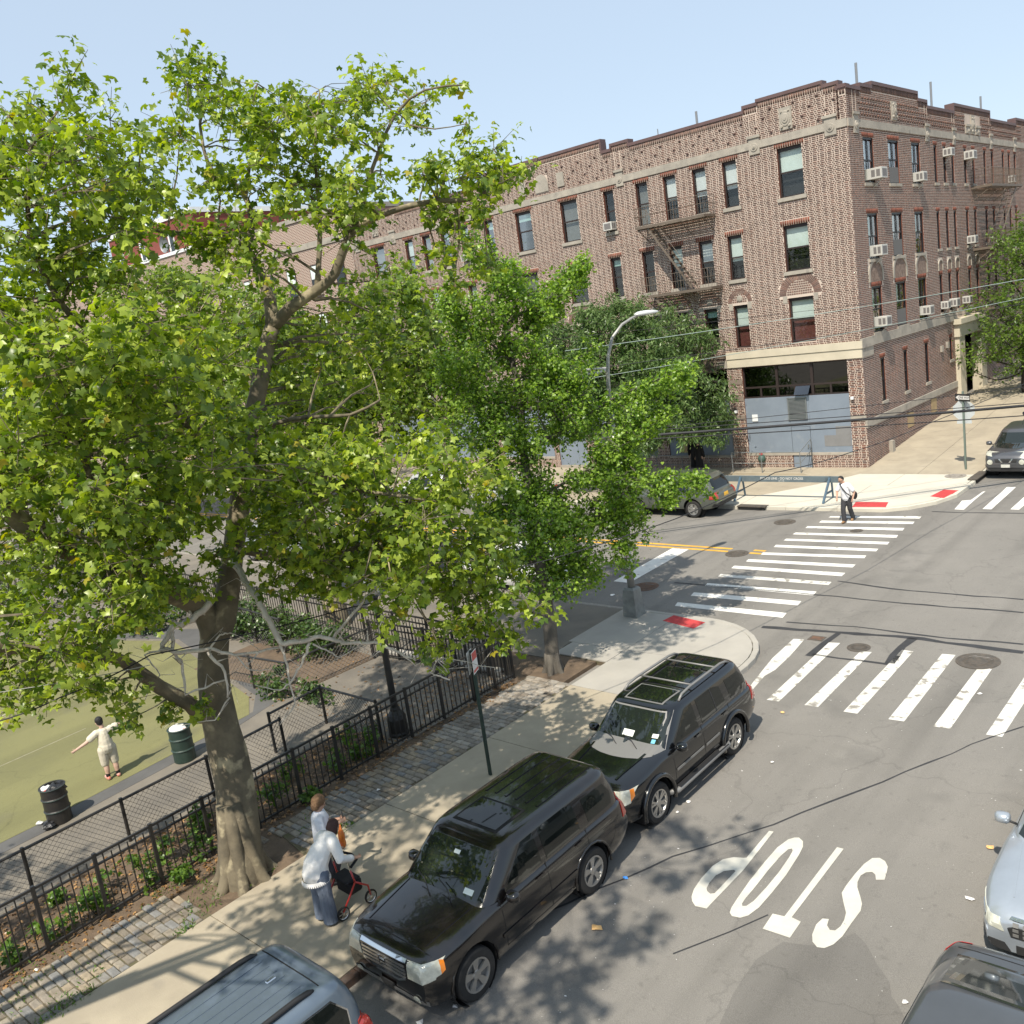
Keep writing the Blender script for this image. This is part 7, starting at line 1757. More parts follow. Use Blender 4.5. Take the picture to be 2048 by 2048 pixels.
# ---------------------------------------------------------------- dark brown three-row SUV
def brown_suv():
    S = dict(L=4.73, W=1.96, H=1.80, fo=.84, wb=2.77, r=.385, rim=.64, top=[(0, .93), (.03, .98), (.10, 1.03), (.3, 1.075), (1.2, 1.17), (1.5, 1.18), (4.1, 1.20), (4.58, 1.18), (4.69, 1.10), (4.73, 1.0)], bot=[(0, .42), (.1, .30), (.5, .26), (1.4, .27), (3.8, .28), (4.5, .34), (4.73, .45)],
             cabin=dict(b=(1.18, 4.67), t=(1.92, 4.47), w=(.93, .76), z=1.15, n=9, rp=1.6), nf=.17, rf=.08, spokes=5, pair=((-.13, .03), (.13, .03)))
    P = paint_mat('brown_paint', (.0085, .007, .0068), .0, .2)
    c = Car('parked_suv', 'dark brown boxy SUV with roof ribs and sunroof parked at the kerb nearest the women', (-10.02, 9.03, gz(9.03)), -math.pi / 2, S, P, pitch=.02)
    d = c.decal; W = K['glass']
    d('windscreen', [(-.80, 1.20), (.80, 1.20), (.70, 1.69), (-.70, 1.69)], 'F', K['wind'])
    d('side_window', [(1.660, 1.20), (2.230, 1.66), (2.500, 1.67), (2.500, 1.20)], 'L', W, mirror=True)
    d('side_window', [(2.620, 1.20), (2.620, 1.67), (3.280, 1.67), (3.460, 1.62), (3.480, 1.20)], 'L', W, mirror=True)
    d('side_window', [(3.700, 1.22), (3.680, 1.60), (4.280, 1.58), (4.400, 1.40), (4.360, 1.22)], 'L', W, mirror=True)
    d('rear_window', [(-.70, 1.28), (.70, 1.28), (.62, 1.66), (-.62, 1.66)], 'B', W)
    d('sunroof', [(2.130, -.42), (2.130, .42), (2.730, .42), (2.730, -.42)], 'T', W, .012, grid=.05)
    d('sunroof_seal', [(2.080, -.47), (2.080, .47), (2.780, .47), (2.780, -.47)], 'T', K['seam'], .005, grid=.05)
    for y in (-.55, -.33, -.11, .11, .33, .55): d('roof_rib', [(2.95, y - .022), (2.95, y + .022), (4.35, y + .022), (4.35, y - .022)], 'T', P, .014, grid=.2)
    for x in (1.50, 2.56, 3.58): d('door_gap', [(x, .42), (x + .012, .42), (x + .012, 1.18), (x, 1.18)], 'L', K['seam'], .002, mirror=True)
    d('door_gap', [(1.500, .42), (3.430, .42), (3.430, .432), (1.500, .432)], 'L', K['seam'], .002, mirror=True)
    for x in (2.30, 3.28): d('door_handle', [(x, 1.02), (x + .17, 1.02), (x + .17, 1.055), (x, 1.055)], 'L', P, .035, mirror=True)
    d('side_moulding', [(1.430, .60), (3.480, .62), (3.480, .68), (1.430, .66)], 'L', P, .018, mirror=True)
    d('headlight', [(.50, .74), (.88, .76), (.90, 1.00), (.52, .985)], 'F', K['lamp'], .012, mirror=True, grid=.035)
    d('headlight_side', [(.04, .77), (.26, .80), (.28, 1.00), (.04, 1.0)], 'L', K['lamp'], .012, mirror=True, grid=.035)
    d('turn_lens', [(.26, .80), (.33, .83), (.34, .97), (.275, 1.0)], 'L', K['amber'], .012, mirror=True, grid=.035)
    g = d('grille', [(-.46, .72), (-.30, .66), (.30, .66), (.46, .72), (.48, .97), (-.48, .97)], 'F', K['plate_dark'], .006)
    for z in (.73, .79, .85, .91): d('grille_bar', [(-.46, z - .016), (.46, z - .016), (.46, z + .016), (-.46, z + .016)], 'F', K['alloy'], .02, g, grid=.2)
    d('grille_bar', [(-.49, .965), (.49, .965), (.49, 1.005), (-.49, 1.005)], 'F', K['chrome'], .022, g); d('grille_bar', [(-.30, .63), (.30, .63), (.46, .70), (.46, .735), (.28, .665), (-.28, .665), (-.46, .735), (-.46, .70)], 'F', K['chrome'], .022, g)
    for sy in (-1, 1): d('emblem_bar', [(sy * .055 - .012, .78), (sy * .055 + .012, .78), (sy * .07 + .012, .90), (sy * .07 - .012, .90)], 'F', K['chrome'], .034, g)
    d('emblem_bar', [(-.055, .825), (.055, .825), (.055, .85), (-.055, .85)], 'F', K['chrome'], .034, g)
    d('lower_bumper', [(-.78, .36), (.78, .36), (.80, .46), (-.80, .46)], 'F', K['trim_grey'], .016); d('number_plate', [(-.16, .37), (.16, .37), (.16, .53), (-.16, .53)], 'F', K['plate_dark'], .03)
    for sy in (-1, 1): d('fog_lamp', [(sy * .62 + .07 * math.cos(t * .785), .44 + .06 * math.sin(t * .785)) for t in range(8)][::1], 'F', K['lamp'], .022)
    d('tail_lamp', [(4.560, .85), (4.720, .85), (4.700, 1.25), (4.580, 1.25)], 'L', K['red'], .012, mirror=True, grid=.035); d('tail_lamp', [(.72, .85), (.88, .85), (.84, 1.25), (.74, 1.25)], 'B', K['red'], .012, mirror=True, grid=.035)
    d('bonnet_gap', [(.22, -.80), (.22, .80), (.235, .80), (.235, -.80)], 'T', K['seam'], .002)
    for sy in (-1, 1): d('bonnet_crease', [(.3, sy * .60), (1.2, sy * .68), (1.2, sy * .70), (.3, sy * .62)], 'T', P, .012, grid=.2)
    d('inspection_sticker', [(.42, 1.245), (.60, 1.245), (.60, 1.30), (.42, 1.30)], 'F', K['sticker'], .007)
    d('toll_tag', [(-.06, 1.56), (.06, 1.56), (.06, 1.60), (-.06, 1.60)], 'F', K['sticker'], .007)
    c.mirrors(1.66, 1.18, P); c.wipers(1.10, 1.215, .7)
    for x in (S['fo'], S['fo'] + S['wb']):
        for sy in (-1, 1):
            R = S['r'] + .085; c.tube('arch_lip', [(x - R * math.cos(math.radians(a)), sy * (c.W / 2 - .008 - (.03 if x < 2 else .0)), S['r'] + .02 + R * math.sin(math.radians(a))) for a in range(-10, 191, 20)], .022, P, 6)
brown_suv()
# ---------------------------------------------------------------- black SUV with roof rails
def black_suv():
    S = dict(L=4.76, W=1.84, H=1.76, fo=.90, wb=2.80, r=.385, rim=.66, gap=.09, top=[(0, .90), (.04, .98), (.12, 1.05), (.4, 1.10), (1.15, 1.18), (1.5, 1.18), (4.1, 1.18), (4.62, 1.16), (4.72, 1.08), (4.76, .98)], bot=[(0, .45), (.1, .34), (.5, .30), (1.4, .32), (3.9, .34), (4.5, .40), (4.76, .50)],
             cabin=dict(b=(1.22, 4.70), t=(1.98, 4.40), w=(.87, .70), z=1.13, n=8, rp=1.5), nf=.14, rf=.09, spokes=6, pair=((-.16, .022), (.16, .022)))
    P = paint_mat('black_paint', (.0035, .004, .005), .0, .18)
    c = Car('parked_suv', 'glossy black SUV with silver roof rails parked ahead by the corner', (-10.12, 13.96, gz(13.96)), -math.pi / 2, S, P, pitch=.02)
    d = c.decal; W = K['glass']
    d('windscreen_surround', [(-.80, 1.17), (.80, 1.17), (.68, 1.68), (-.68, 1.68)], 'F', K['trim_grey'], .003); d('windscreen', [(-.76, 1.205), (.76, 1.205), (.655, 1.66), (-.655, 1.66)], 'F', K['wind'], .006)
    d('side_window', [(1.66, 1.18), (2.22, 1.60), (2.50, 1.62), (2.50, 1.16)], 'L', W, mirror=True)
    d('side_window', [(2.64, 1.16), (2.64, 1.62), (3.25, 1.62), (3.50, 1.55), (3.56, 1.18)], 'L', W, mirror=True)
    d('side_window', [(3.76, 1.20), (3.72, 1.58), (4.28, 1.55), (4.46, 1.38), (4.46, 1.20)], 'L', W, mirror=True)
    d('window_divider', [(3.18, 1.17), (3.21, 1.17), (3.19, 1.62), (3.16, 1.62)], 'L', K['trim'], .008, mirror=True)
    d('rear_window', [(-.66, 1.25), (.66, 1.25), (.58, 1.62), (-.58, 1.62)], 'B', W)
    d('sunroof', [(2.05, -.40), (2.05, .40), (2.60, .42), (2.60, -.42)], 'T', W, .012, grid=.05); d('sunroof_seal', [(2.02, -.44), (2.02, .44), (2.64, .46), (2.64, -.46)], 'T', K['trim_grey'], .005, grid=.05)
    d('roof_panel', [(3.0, -.42), (3.0, .42), (3.55, .42), (3.55, -.42)], 'T', W, .010, grid=.05)
    for sy in (-1, 1):
        c.tube('roof_rail', [(2.28, sy * .63, 1.74), (2.42, sy * .62, 1.82), (2.7, sy * .615, 1.845), (3.9, sy * .60, 1.835), (4.12, sy * .60, 1.80), (4.25, sy * .60, 1.73)], .026, K['trim_grey'], 8)
    for x in (2.85, 3.75): c.tube('cross_bar', [(x, -.61, 1.825), (x, .61, 1.825)], .02, K['trim_grey'], 6)
    for y in (-.3, -.1, .1, .3): d('roof_rib', [(3.62, y - .015), (3.62, y + .015), (4.25, y + .015), (4.25, y - .015)], 'T', P, .012, grid=.2)
    for x in (1.50, 2.56, 3.60): d('door_gap', [(x, .45), (x + .012, .45), (x + .012, 1.16), (x, 1.16)], 'L', K['seam'], .002, mirror=True)
    for x in (2.30, 3.34): d('door_handle', [(x, 1.02), (x + .17, 1.02), (x + .17, 1.055), (x, 1.055)], 'L', P, .035, mirror=True)
    for a, b in ((1.55, 2.50), (2.60, 3.10)): d('side_moulding', [(a, .72), (b, .73), (b, .77), (a, .76)], 'L', K['trim_grey'], .02, mirror=True)
    for sy in (-1, 1):
        c.tube('running_board', [(1.30, sy * .82, .36), (1.45, sy * .95, .37), (3.35, sy * .95, .39), (3.45, sy * .84, .39)], .055, K['trim_grey'], 8)
        mb = MB(); mb.box(c.X(3.3), c.X(1.5), sy * .95 - .045, sy * .95 + .045, .425, .437); mb.build('tread_plate', K['trim'], c.o, off=(0, 0, 0))
    d('headlight', [(.48, .75), (.84, .77), (.86, 1.0), (.46, .98)], 'F', K['lamp'], .012, mirror=True, grid=.035); d('headlight_side', [(.04, .78), (.16, .80), (.20, 1.0), (.04, 1.0)], 'L', K['lamp'], .012, mirror=True, grid=.035)
    d('turn_lens', [(.16, .80), (.27, .86), (.29, .99), (.20, 1.0)], 'L', K['amber'], .012, mirror=True, grid=.035)
    g = d('grille', [(-.43, .72), (.43, .72), (.42, .98), (-.42, .98)], 'F', K['plate_dark'], .006)
    for z in (.77, .83, .89): d('grille_bar', [(-.42, z - .01), (.42, z - .01), (.42, z + .01), (-.42, z + .01)], 'F', K['trim_grey'], .014, g, grid=.2)
    for sy in (-1, 1): d('grille_bar', [(sy * .14, .72), (sy * .20, .72), (sy * .30, .98), (sy * .24, .98)], 'F', K['chrome'], .02, g)
    d('grille_bar', [(-.45, .975), (.45, .975), (.45, 1.01), (-.45, 1.01)], 'F', K['chrome'], .02, g); d('grille_bar', [(-.45, .70), (.45, .70), (.45, .725), (-.45, .725)], 'F', K['chrome'], .02, g)
    d('lower_intake', [(-.5, .44), (.5, .44), (.5, .56), (-.5, .56)], 'F', K['plate_dark'], .008)
    d('tail_lamp', [(4.52, .85), (4.72, .85), (4.68, 1.20), (4.56, 1.20)], 'L', K['red'], .012, mirror=True, grid=.035)
    d('cowl', [(1.13, -.72), (1.13, .72), (1.20, .72), (1.20, -.72)], 'T', mat('cowl_grey', (.09, .09, .088), .6), .008)
    for sy in (-1, 1): d('bonnet_crease', [(.25, sy * .48), (1.1, sy * .56), (1.1, sy * .60), (.25, sy * .52)], 'T', P, .018, grid=.2)
    for a, b, m_ in (((.50, 1.33), (.62, 1.38), 'sticker'), ((.52, 1.26), (.60, 1.31), 'sticker_b')): d('inspection_sticker', [a, (b[0], a[1]), b, (a[0], b[1])], 'F', K[m_], .01)
    d('tissue_box', [(-.14, 1.29), (.10, 1.29), (.10, 1.37), (-.14, 1.37)], 'F', K['sticker'], .009)
    c.mirrors(1.66, 1.16, P); c.wipers(1.18, 1.215, .66)
    for x in (S['fo'], S['fo'] + S['wb']):
        for sy in (-1, 1):
            R = S['r'] + .115; c.tube('arch_flare', [(x - R * math.cos(math.radians(a)), sy * (c.W / 2 + .005), S['r'] + .02 + R * math.sin(math.radians(a))) for a in range(-15, 196, 15)], .045, P, 8)
black_suv()
# ---------------------------------------------------------------- blue-grey SUV cut by the lower edge
def blue_suv():
    S = dict(L=4.72, W=1.86, H=1.78, fo=.90, wb=2.70, r=.37, rim=.64, top=[(0, .85), (.1, .98), (.5, 1.05), (1.2, 1.12), (4.1, 1.14), (4.58, 1.12), (4.70, 1.02), (4.72, .95)], bot=[(0, .42), (.3, .30), (4.3, .34), (4.72, .48)],
             cabin=dict(b=(1.2, 4.66), t=(2.0, 4.42), w=(.89, .73), z=1.08, n=8, rp=2.2), nf=.14, rf=.12, rr=.6, spokes=6)
    P = paint_mat('blue_grey_paint', (.15, .19, .235), .4, .35)
    c = Car('parked_suv', 'blue grey SUV with black roof rails cut off by the lower edge', (-9.92, 3.38, gz(3.38)), -math.pi / 2, S, P, pitch=.02)
    d = c.decal; W = K['glass']
    d('windscreen', [(-.74, 1.15), (.74, 1.15), (.64, 1.66), (-.64, 1.66)], 'F', K['wind'])
    for pg in ([(1.7, 1.14), (2.25, 1.62), (2.6, 1.63), (2.6, 1.14)], [(2.72, 1.14), (2.72, 1.63), (3.4, 1.63), (3.48, 1.14)], [(3.62, 1.16), (3.6, 1.60), (4.2, 1.58), (4.38, 1.36), (4.36, 1.16)]):
        ww = d('side_window', pg, 'L', W, .008, mirror=True)
        cx, cy = sum(q[0] for q in pg) / len(pg), sum(q[1] for q in pg) / len(pg); d('window_trim', [(cx + (x - cx) * 1.07, cy + (z - cy) * 1.09) for x, z in pg], 'L', K['chrome'] if pg[0][0] > 3 else K['trim'], .003, mirror=True)
    d('rear_window', [(-.66, 1.2), (.66, 1.2), (.58, 1.58), (-.58, 1.58)], 'B', W)
    for y in (-.42, -.25, -.08, .09, .26, .43): d('roof_rib', [(2.15, y - .012), (2.15, y + .012), (4.05, y + .012), (4.05, y - .012)], 'T', P, .008, grid=.3)
    d('spoiler_gap', [(4.18, -.62), (4.18, .62), (4.195, .62), (4.195, -.62)], 'T', K['seam'], .005, grid=.05)
    for sy in (-1, 1): c.tube('roof_rail', [(2.1, sy * .64, 1.74), (2.25, sy * .64, 1.81), (3.85, sy * .63, 1.81), (4.02, sy * .63, 1.79), (4.1, sy * .62, 1.74)], .035, K['trim'], 8)
    mb = MB(); mb.box(c.X(3.98), c.X(3.84), -.03, .03, 1.775, 1.80); mb.build('aerial_fin', K['chrome'], c.o, off=(0, 0, 0), bevel=.01)
    d('tail_lamp', [(4.45, .85), (4.69, .85), (4.62, 1.12), (4.5, 1.12)], 'L', K['red'], .012, mirror=True, grid=.035); d('tail_lamp', [(.66, .85), (.86, .85), (.82, 1.12), (.70, 1.12)], 'B', K['red'], .012, mirror=True, grid=.035)
    for x in (1.55, 2.65, 3.55): d('door_gap', [(x, .45), (x + .012, .45), (x + .012, 1.1), (x, 1.1)], 'L', K['seam'], .002, mirror=True)
    c.mirrors(1.7, 1.14, P)
blue_suv()
# ---------------------------------------------------------------- silver-blue sedan at the right edge
def sedan():
    S = dict(L=4.72, W=1.84, H=1.44, fo=.82, wb=2.84, r=.335, rim=.70, top=[(0, .66), (.05, .74), (.15, .80), (.5, .88), (1.4, .97), (1.7, .96), (3.7, .97), (4.1, 1.0), (4.6, .97), (4.70, .86), (4.72, .80)], bot=[(0, .28), (.2, .20), (4.4, .22), (4.72, .34)],
             cabin=dict(b=(1.42, 4.28), t=(2.3, 3.55), w=(.83, .62), z=.93, n=6, rp=1.2), nf=.22, nr=.9, rf=.14, rr=.7, spokes=10, pair=((0, .018),))
    P = paint_mat('silver_blue_paint', (.44, .48, .52), .5, .30)
    c = Car('parked_sedan', 'silver blue sedan with black honeycomb grille cut by the right edge', (-2.80, 14.02, gz(14.02)), -math.pi / 2, S, P, pitch=.02)
    d = c.decal; W = K['glass']
    d('windscreen', [(-.72, .99), (.72, .99), (.58, 1.36), (-.58, 1.36)], 'F', K['wind'], .006)
    for pg in ([(1.85, .97), (2.45, 1.32), (2.72, 1.34), (2.72, .97)], [(2.80, .97), (2.80, 1.34), (3.3, 1.30), (3.75, 1.0)]): d('side_window', pg, 'L', W, .006, mirror=True)
    g = d('grille', [(-.42, .50), (.42, .50), (.46, .62), (.40, .74), (-.40, .74), (-.46, .62)], 'F', K['plate_dark'], .006)
    for k in range(7):
        for z in (.55, .62, .69): d('grille_stud', [(-.36 + k * .12 - .035, z - .02), (-.36 + k * .12 + .035, z - .02), (-.36 + k * .12 + .035, z + .02), (-.36 + k * .12 - .035, z + .02)], 'F', K['trim_grey'], .014, g, grid=.2)
    d('grille_frame', [(-.44, .735), (.44, .735), (.42, .765), (-.42, .765)], 'F', K['chrome'], .018, g)
    d('headlight', [(.50, .56), (.78, .62), (.80, .74), (.56, .72)], 'F', K['lamp'], .01, mirror=True, grid=.035); d('headlight_side', [(.06, .60), (.46, .72), (.52, .79), (.12, .74)], 'L', K['lamp'], .01, mirror=True, grid=.035); d('headlight_core', [(.12, .63), (.36, .71), (.36, .735), (.12, .68)], 'L', K['chrome'], .016, mirror=True)
    d('intake', [(.42, .28), (.80, .30), (.74, .42), (.50, .40)], 'F', K['plate_dark'], .01, mirror=True, grid=.035); d('intake_side', [(.05, .30), (.28, .36), (.22, .44), (.05, .40)], 'L', K['plate_dark'], .01, mirror=True, grid=.035)
    d('lower_intake', [(-.36, .28), (.36, .28), (.36, .40), (-.36, .40)], 'F', K['plate_dark'], .01)
    for sy in (-1, 1): d('bonnet_crease', [(.35, sy * .45), (1.45, sy * .62), (1.45, sy * .64), (.35, sy * .47)], 'T', P, .010, grid=.2)
    for x in (1.62, 2.76): d('door_gap', [(x, .35), (x + .012, .35), (x + .012, .95), (x, .95)], 'L', K['seam'], .002, mirror=True)
    c.mirrors(1.95, 1.02, P); c.wipers(1.36, 1.0, .6)
sedan()
# ---------------------------------------------------------------- dark grey SUV at the lower right corner
def grey_suv():
    S = dict(L=4.70, W=1.84, H=1.50, fo=.90, wb=2.75, r=.34, rim=.66, top=[(0, .75), (.1, .86), (.5, .92), (1.2, .98), (3.8, 1.02), (4.3, 1.04), (4.60, 1.02), (4.68, .92), (4.7, .85)], bot=[(0, .34), (.3, .24), (4.3, .28), (4.7, .42)],
             cabin=dict(b=(1.3, 4.46), t=(2.1, 3.15), w=(.84, .62), z=.98, n=6, rp=1.05), nf=.16, rf=.14, rr=.7, spokes=5)
    P = paint_mat('dark_grey_paint', (.085, .090, .094), .3, .38)
    c = Car('parked_hatchback', 'dark grey car with broad sloping rear glass cut by the lower right corner', (-2.80, 8.42, gz(8.42)), -math.pi / 2, S, P, pitch=.02)
    d = c.decal; W = K['glass']
    d('rear_window', [(3.28, -.52), (3.28, .52), (4.30, .66), (4.30, -.66)], 'T', mat('rear_glass', (.03, .035, .034), .05, spec=.8, coat=.6), .010, grid=.06)
    for pg in ([(1.75, 1.04), (2.3, 1.38), (2.65, 1.39), (2.65, 1.04)], [(2.75, 1.04), (2.75, 1.39), (3.2, 1.36), (3.7, 1.08)]): d('side_window', pg, 'L', W, .006, mirror=True)
    d('tail_lamp', [(4.36, .78), (4.66, .80), (4.62, .99), (4.40, .98)], 'L', K['red'], .012, mirror=True, grid=.035); d('tail_lamp', [(.56, .80), (.82, .80), (.78, .98), (.60, .98)], 'B', K['red'], .012, mirror=True, grid=.035)
    d('boot_gap', [(4.44, -.70), (4.44, .70), (4.452, .70), (4.452, -.70)], 'T', K['seam'], .003)
    d('windscreen', [(-.68, 1.02), (.68, 1.02), (.56, 1.42), (-.56, 1.42)], 'F', K['wind'], .006)
    c.mirrors(1.8, 1.04, P)
grey_suv()
# ---------------------------------------------------------------- small grey crossover on the far street, dark car behind it
def crossover():
    S = dict(L=4.13, W=1.77, H=1.57, fo=.82, wb=2.53, r=.345, rim=.66, top=[(0, .80), (.06, .92), (.2, 1.0), (.6, 1.05), (1.1, 1.08), (3.6, 1.10), (4.0, 1.08), (4.1, .95), (4.13, .9)], bot=[(0, .36), (.3, .24), (3.8, .28), (4.13, .42)],
             cabin=dict(b=(1.05, 4.0), t=(1.85, 3.4), w=(.82, .60), z=1.02, n=5, rp=1.2), nf=.22, nr=.8, rf=.2, rr=.8, spokes=5)
    P = paint_mat('mid_grey_paint', (.11, .112, .118), .5, .3)
    c = Car('parked_crossover', 'grey small crossover facing us on the far street at right', (-10.25, 40.75, gz(40.75)), -math.pi / 2, S, P, pitch=.07)
    d = c.decal; W = K['glass']
    d('windscreen', [(-.68, 1.08), (.68, 1.08), (.54, 1.47), (-.54, 1.47)], 'F', K['wind'], .006)
    for pg in ([(1.5, 1.06), (2.1, 1.44), (2.35, 1.46), (2.35, 1.06)], [(2.45, 1.08), (2.45, 1.46), (2.9, 1.42), (3.2, 1.12)]): d('side_window', pg, 'L', W, .006, mirror=True)
    g = d('grille', [(-.36, .70), (.36, .70), (.42, .84), (-.42, .84)], 'F', K['plate_dark'], .008)
    for sy in (-1, 1): d('grille_bar', [(sy * .10, .70), (sy * .16, .70), (sy * .26, .85), (sy * .20, .85)], 'F', K['chrome'], .02, g)
    d('bumper_bar', [(-.78, .52), (.78, .52), (.78, .60), (-.78, .60)], 'F', P, .04); d('lower_intake', [(-.6, .36), (.6, .36), (.64, .48), (-.64, .48)], 'F', K['plate_dark'], .01)
    d('number_plate', [(-.16, .52), (.16, .52), (.16, .64), (-.16, .64)], 'F', K['plate'], .06)
    for sy in (-1, 1): d('round_lamp', [(sy * .56 + .10 * math.cos(t * .524), .72 + .10 * math.sin(t * .524)) for t in range(12)], 'F', K['lamp'], .02); 
    d('turn_light', [(.48, .92), (.74, .96), (.70, 1.04), (.56, 1.02)], 'F', K['lamp'], .014, mirror=True, grid=.035); d('turn_light', [(.2, .94), (.5, 1.02), (.5, 1.07), (.25, 1.03)], 'L', K['lamp'], .014, mirror=True, grid=.035)
    c.mirrors(1.5, 1.1, P)
    c.tube('aerial', [(2.5, 0, 1.56), (2.8, 0, 1.75)], .008, K['trim'], 4)
crossover()
def plain_car(name, label, loc, rz, col, pitch=0, roll=0, suv=True, extra=None, metal=.4):
    if suv: S = dict(L=4.69, W=1.83, H=1.70, fo=.9, wb=2.72, r=.36, rim=.64, bright=1, top=[(0, .80), (.08, .92), (.4, 1.0), (1.2, 1.06), (4.0, 1.08), (4.5, 1.06), (4.66, .95), (4.69, .85)], bot=[(0, .42), (.3, .30), (4.3, .34), (4.69, .46)], cabin=dict(b=(1.2, 4.55), t=(2.0, 4.15), w=(.86, .68), z=1.02, n=7, rp=1.5), nf=.16, rf=.12, rr=.6, spokes=6)
    else: S = dict(L=4.6, W=1.80, H=1.44, fo=.9, wb=2.7, r=.33, rim=.66, top=[(0, .62), (.08, .74), (.5, .84), (1.4, .94), (3.6, .96), (4.45, .98), (4.58, .85), (4.6, .8)], bot=[(0, .30), (.3, .22), (4.3, .24), (4.6, .36)], cabin=dict(b=(1.35, 4.2), t=(2.2, 3.5), w=(.81, .60), z=.90, n=6, rp=1.2), nf=.2, nr=.9, rf=.14, rr=.7, spokes=7)
    P = paint_mat(name + '_paint_%d' % random.randrange(999), col, metal, .32); c = Car(name, label, loc, rz, S, P, pitch, roll); d = c.decal; W = K['glass']; k = 1.0 if suv else .0
    if suv:
        d('windscreen', [(-.70, 1.08), (.70, 1.08), (.60, 1.58), (-.60, 1.58)], 'F', K['wind'], .006)
        for pg in ([(1.7, 1.06), (2.25, 1.54), (2.6, 1.55), (2.6, 1.06)], [(2.7, 1.06), (2.7, 1.55), (3.4, 1.54), (3.5, 1.06)], [(3.62, 1.08), (3.6, 1.52), (4.0, 1.48), (4.2, 1.12)]): d('side_window', pg, 'L', W, .006, mirror=True)
        d('rear_window', [(-.64, 1.12), (.64, 1.12), (.54, 1.52), (-.54, 1.52)], 'B', W, .006)
        d('tail_lamp', [(4.40, .78), (4.66, .80), (4.62, 1.02), (4.44, 1.0)], 'L', K['red'], .012, mirror=True, grid=.035); d('tail_lamp', [(.62, .78), (.85, .78), (.82, 1.02), (.66, 1.02)], 'B', K['red'], .012, mirror=True, grid=.035)
        d('rear_bumper', [(-.84, .48), (.84, .48), (.84, .60), (-.84, .60)], 'B', K['trim'], .05); d('number_plate', [(-.16, .78), (.16, .78), (.16, .92), (-.16, .92)], 'B', K['plate_yellow'], .01)
        for sy in (-1, 1): c.tube('roof_rail', [(2.2, sy * .6, 1.66), (2.3, sy * .6, 1.72), (3.7, sy * .58, 1.72), (3.8, sy * .58, 1.66)], .02, K['trim'], 6)
    else:
        d('windscreen', [(-.68, .97), (.68, .97), (.56, 1.36), (-.56, 1.36)], 'F', K['wind'], .006)
        for pg in ([(1.8, .95), (2.38, 1.32), (2.65, 1.33), (2.65, .95)], [(2.75, .95), (2.75, 1.33), (3.25, 1.29), (3.65, .98)]): d('side_window', pg, 'L', W, .006, mirror=True)
        d('rear_window', [(-.62, 1.02), (.62, 1.02), (.5, 1.33), (-.5, 1.33)], 'B', W, .006)
        d('headlight', [(.46, .58), (.80, .62), (.80, .72), (.50, .70)], 'F', K['lamp'], .01, mirror=True, grid=.035); d('headlight_side', [(.05, .6), (.4, .66), (.4, .74), (.08, .72)], 'L', K['lamp'], .01, mirror=True, grid=.035); d('grille', [(-.42, .48), (.42, .48), (.40, .66), (-.40, .66)], 'F', K['plate_dark'], .008)
        d('tail_lamp', [(4.3, .78), (4.57, .78), (4.54, .94), (4.34, .92)], 'L', K['red'], .012, mirror=True, grid=.035)
    for x in (1.55, 2.68, 3.55): d('door_gap', [(x, .42), (x + .012, .42), (x + .012, 1.0 if suv else .92), (x, 1.0 if suv else .92)], 'L', K['seam'], .002, mirror=True)
    for x in (2.38, 3.3): d('door_handle', [(x, .92 if suv else .84), (x + .16, .92 if suv else .84), (x + .16, .95 if suv else .87), (x, .95 if suv else .87)], 'L', P, .03, mirror=True)
    c.mirrors(1.7, 1.06 if suv else .98, P)
    return c
xr = -20.12      # rear wheel of the green SUV
plain_car('parked_suv', 'grey green SUV parked across the avenue before the barricade', (xr - 1.2, 32.62, gz(32.6)), math.pi, (.105, .115, .098), roll=-.02, metal=.3)
pw = G(1070, 1192)
plain_car('parked_sedan', 'white sedan parked on the avenue hidden behind the ginkgo', (pw.x - 1.35, pw.y + .9, gz(pw.y + .9)), 0, (.72, .72, .70), roll=.02, suv=False, metal=.0)
plain_car('parked_sedan', 'dark blue car parked behind the grey crossover at the right edge', (-10.15, 46.0, gz(46.0)), -math.pi / 2, (.02, .025, .05), pitch=.07, suv=True)
for i, (x, y, rz, col, suv, lab) in enumerate([(-30.5, 32.5, math.pi, (.55, .55, .54), False, 'silver sedan parked across the avenue behind the trees'), (-36.6, 32.5, math.pi, (.70, .70, .68), True, 'white SUV parked across the avenue farther left'), (-43.0, 32.5, math.pi, (.05, .055, .06), False, 'dark sedan parked across the avenue at far left'), (-28.5, 22.8, 0, (.04, .045, .05), False, 'dark sedan parked along the park fence'), (-36.0, 22.8, 0, (.35, .36, .37), True, 'grey SUV parked along the park fence at left')]):
    plain_car('parked_sedan' if not suv else 'parked_suv', lab, (x, y, gz(y)), rz, col, suv=suv, roll=.02 if rz == 0 else -.02)
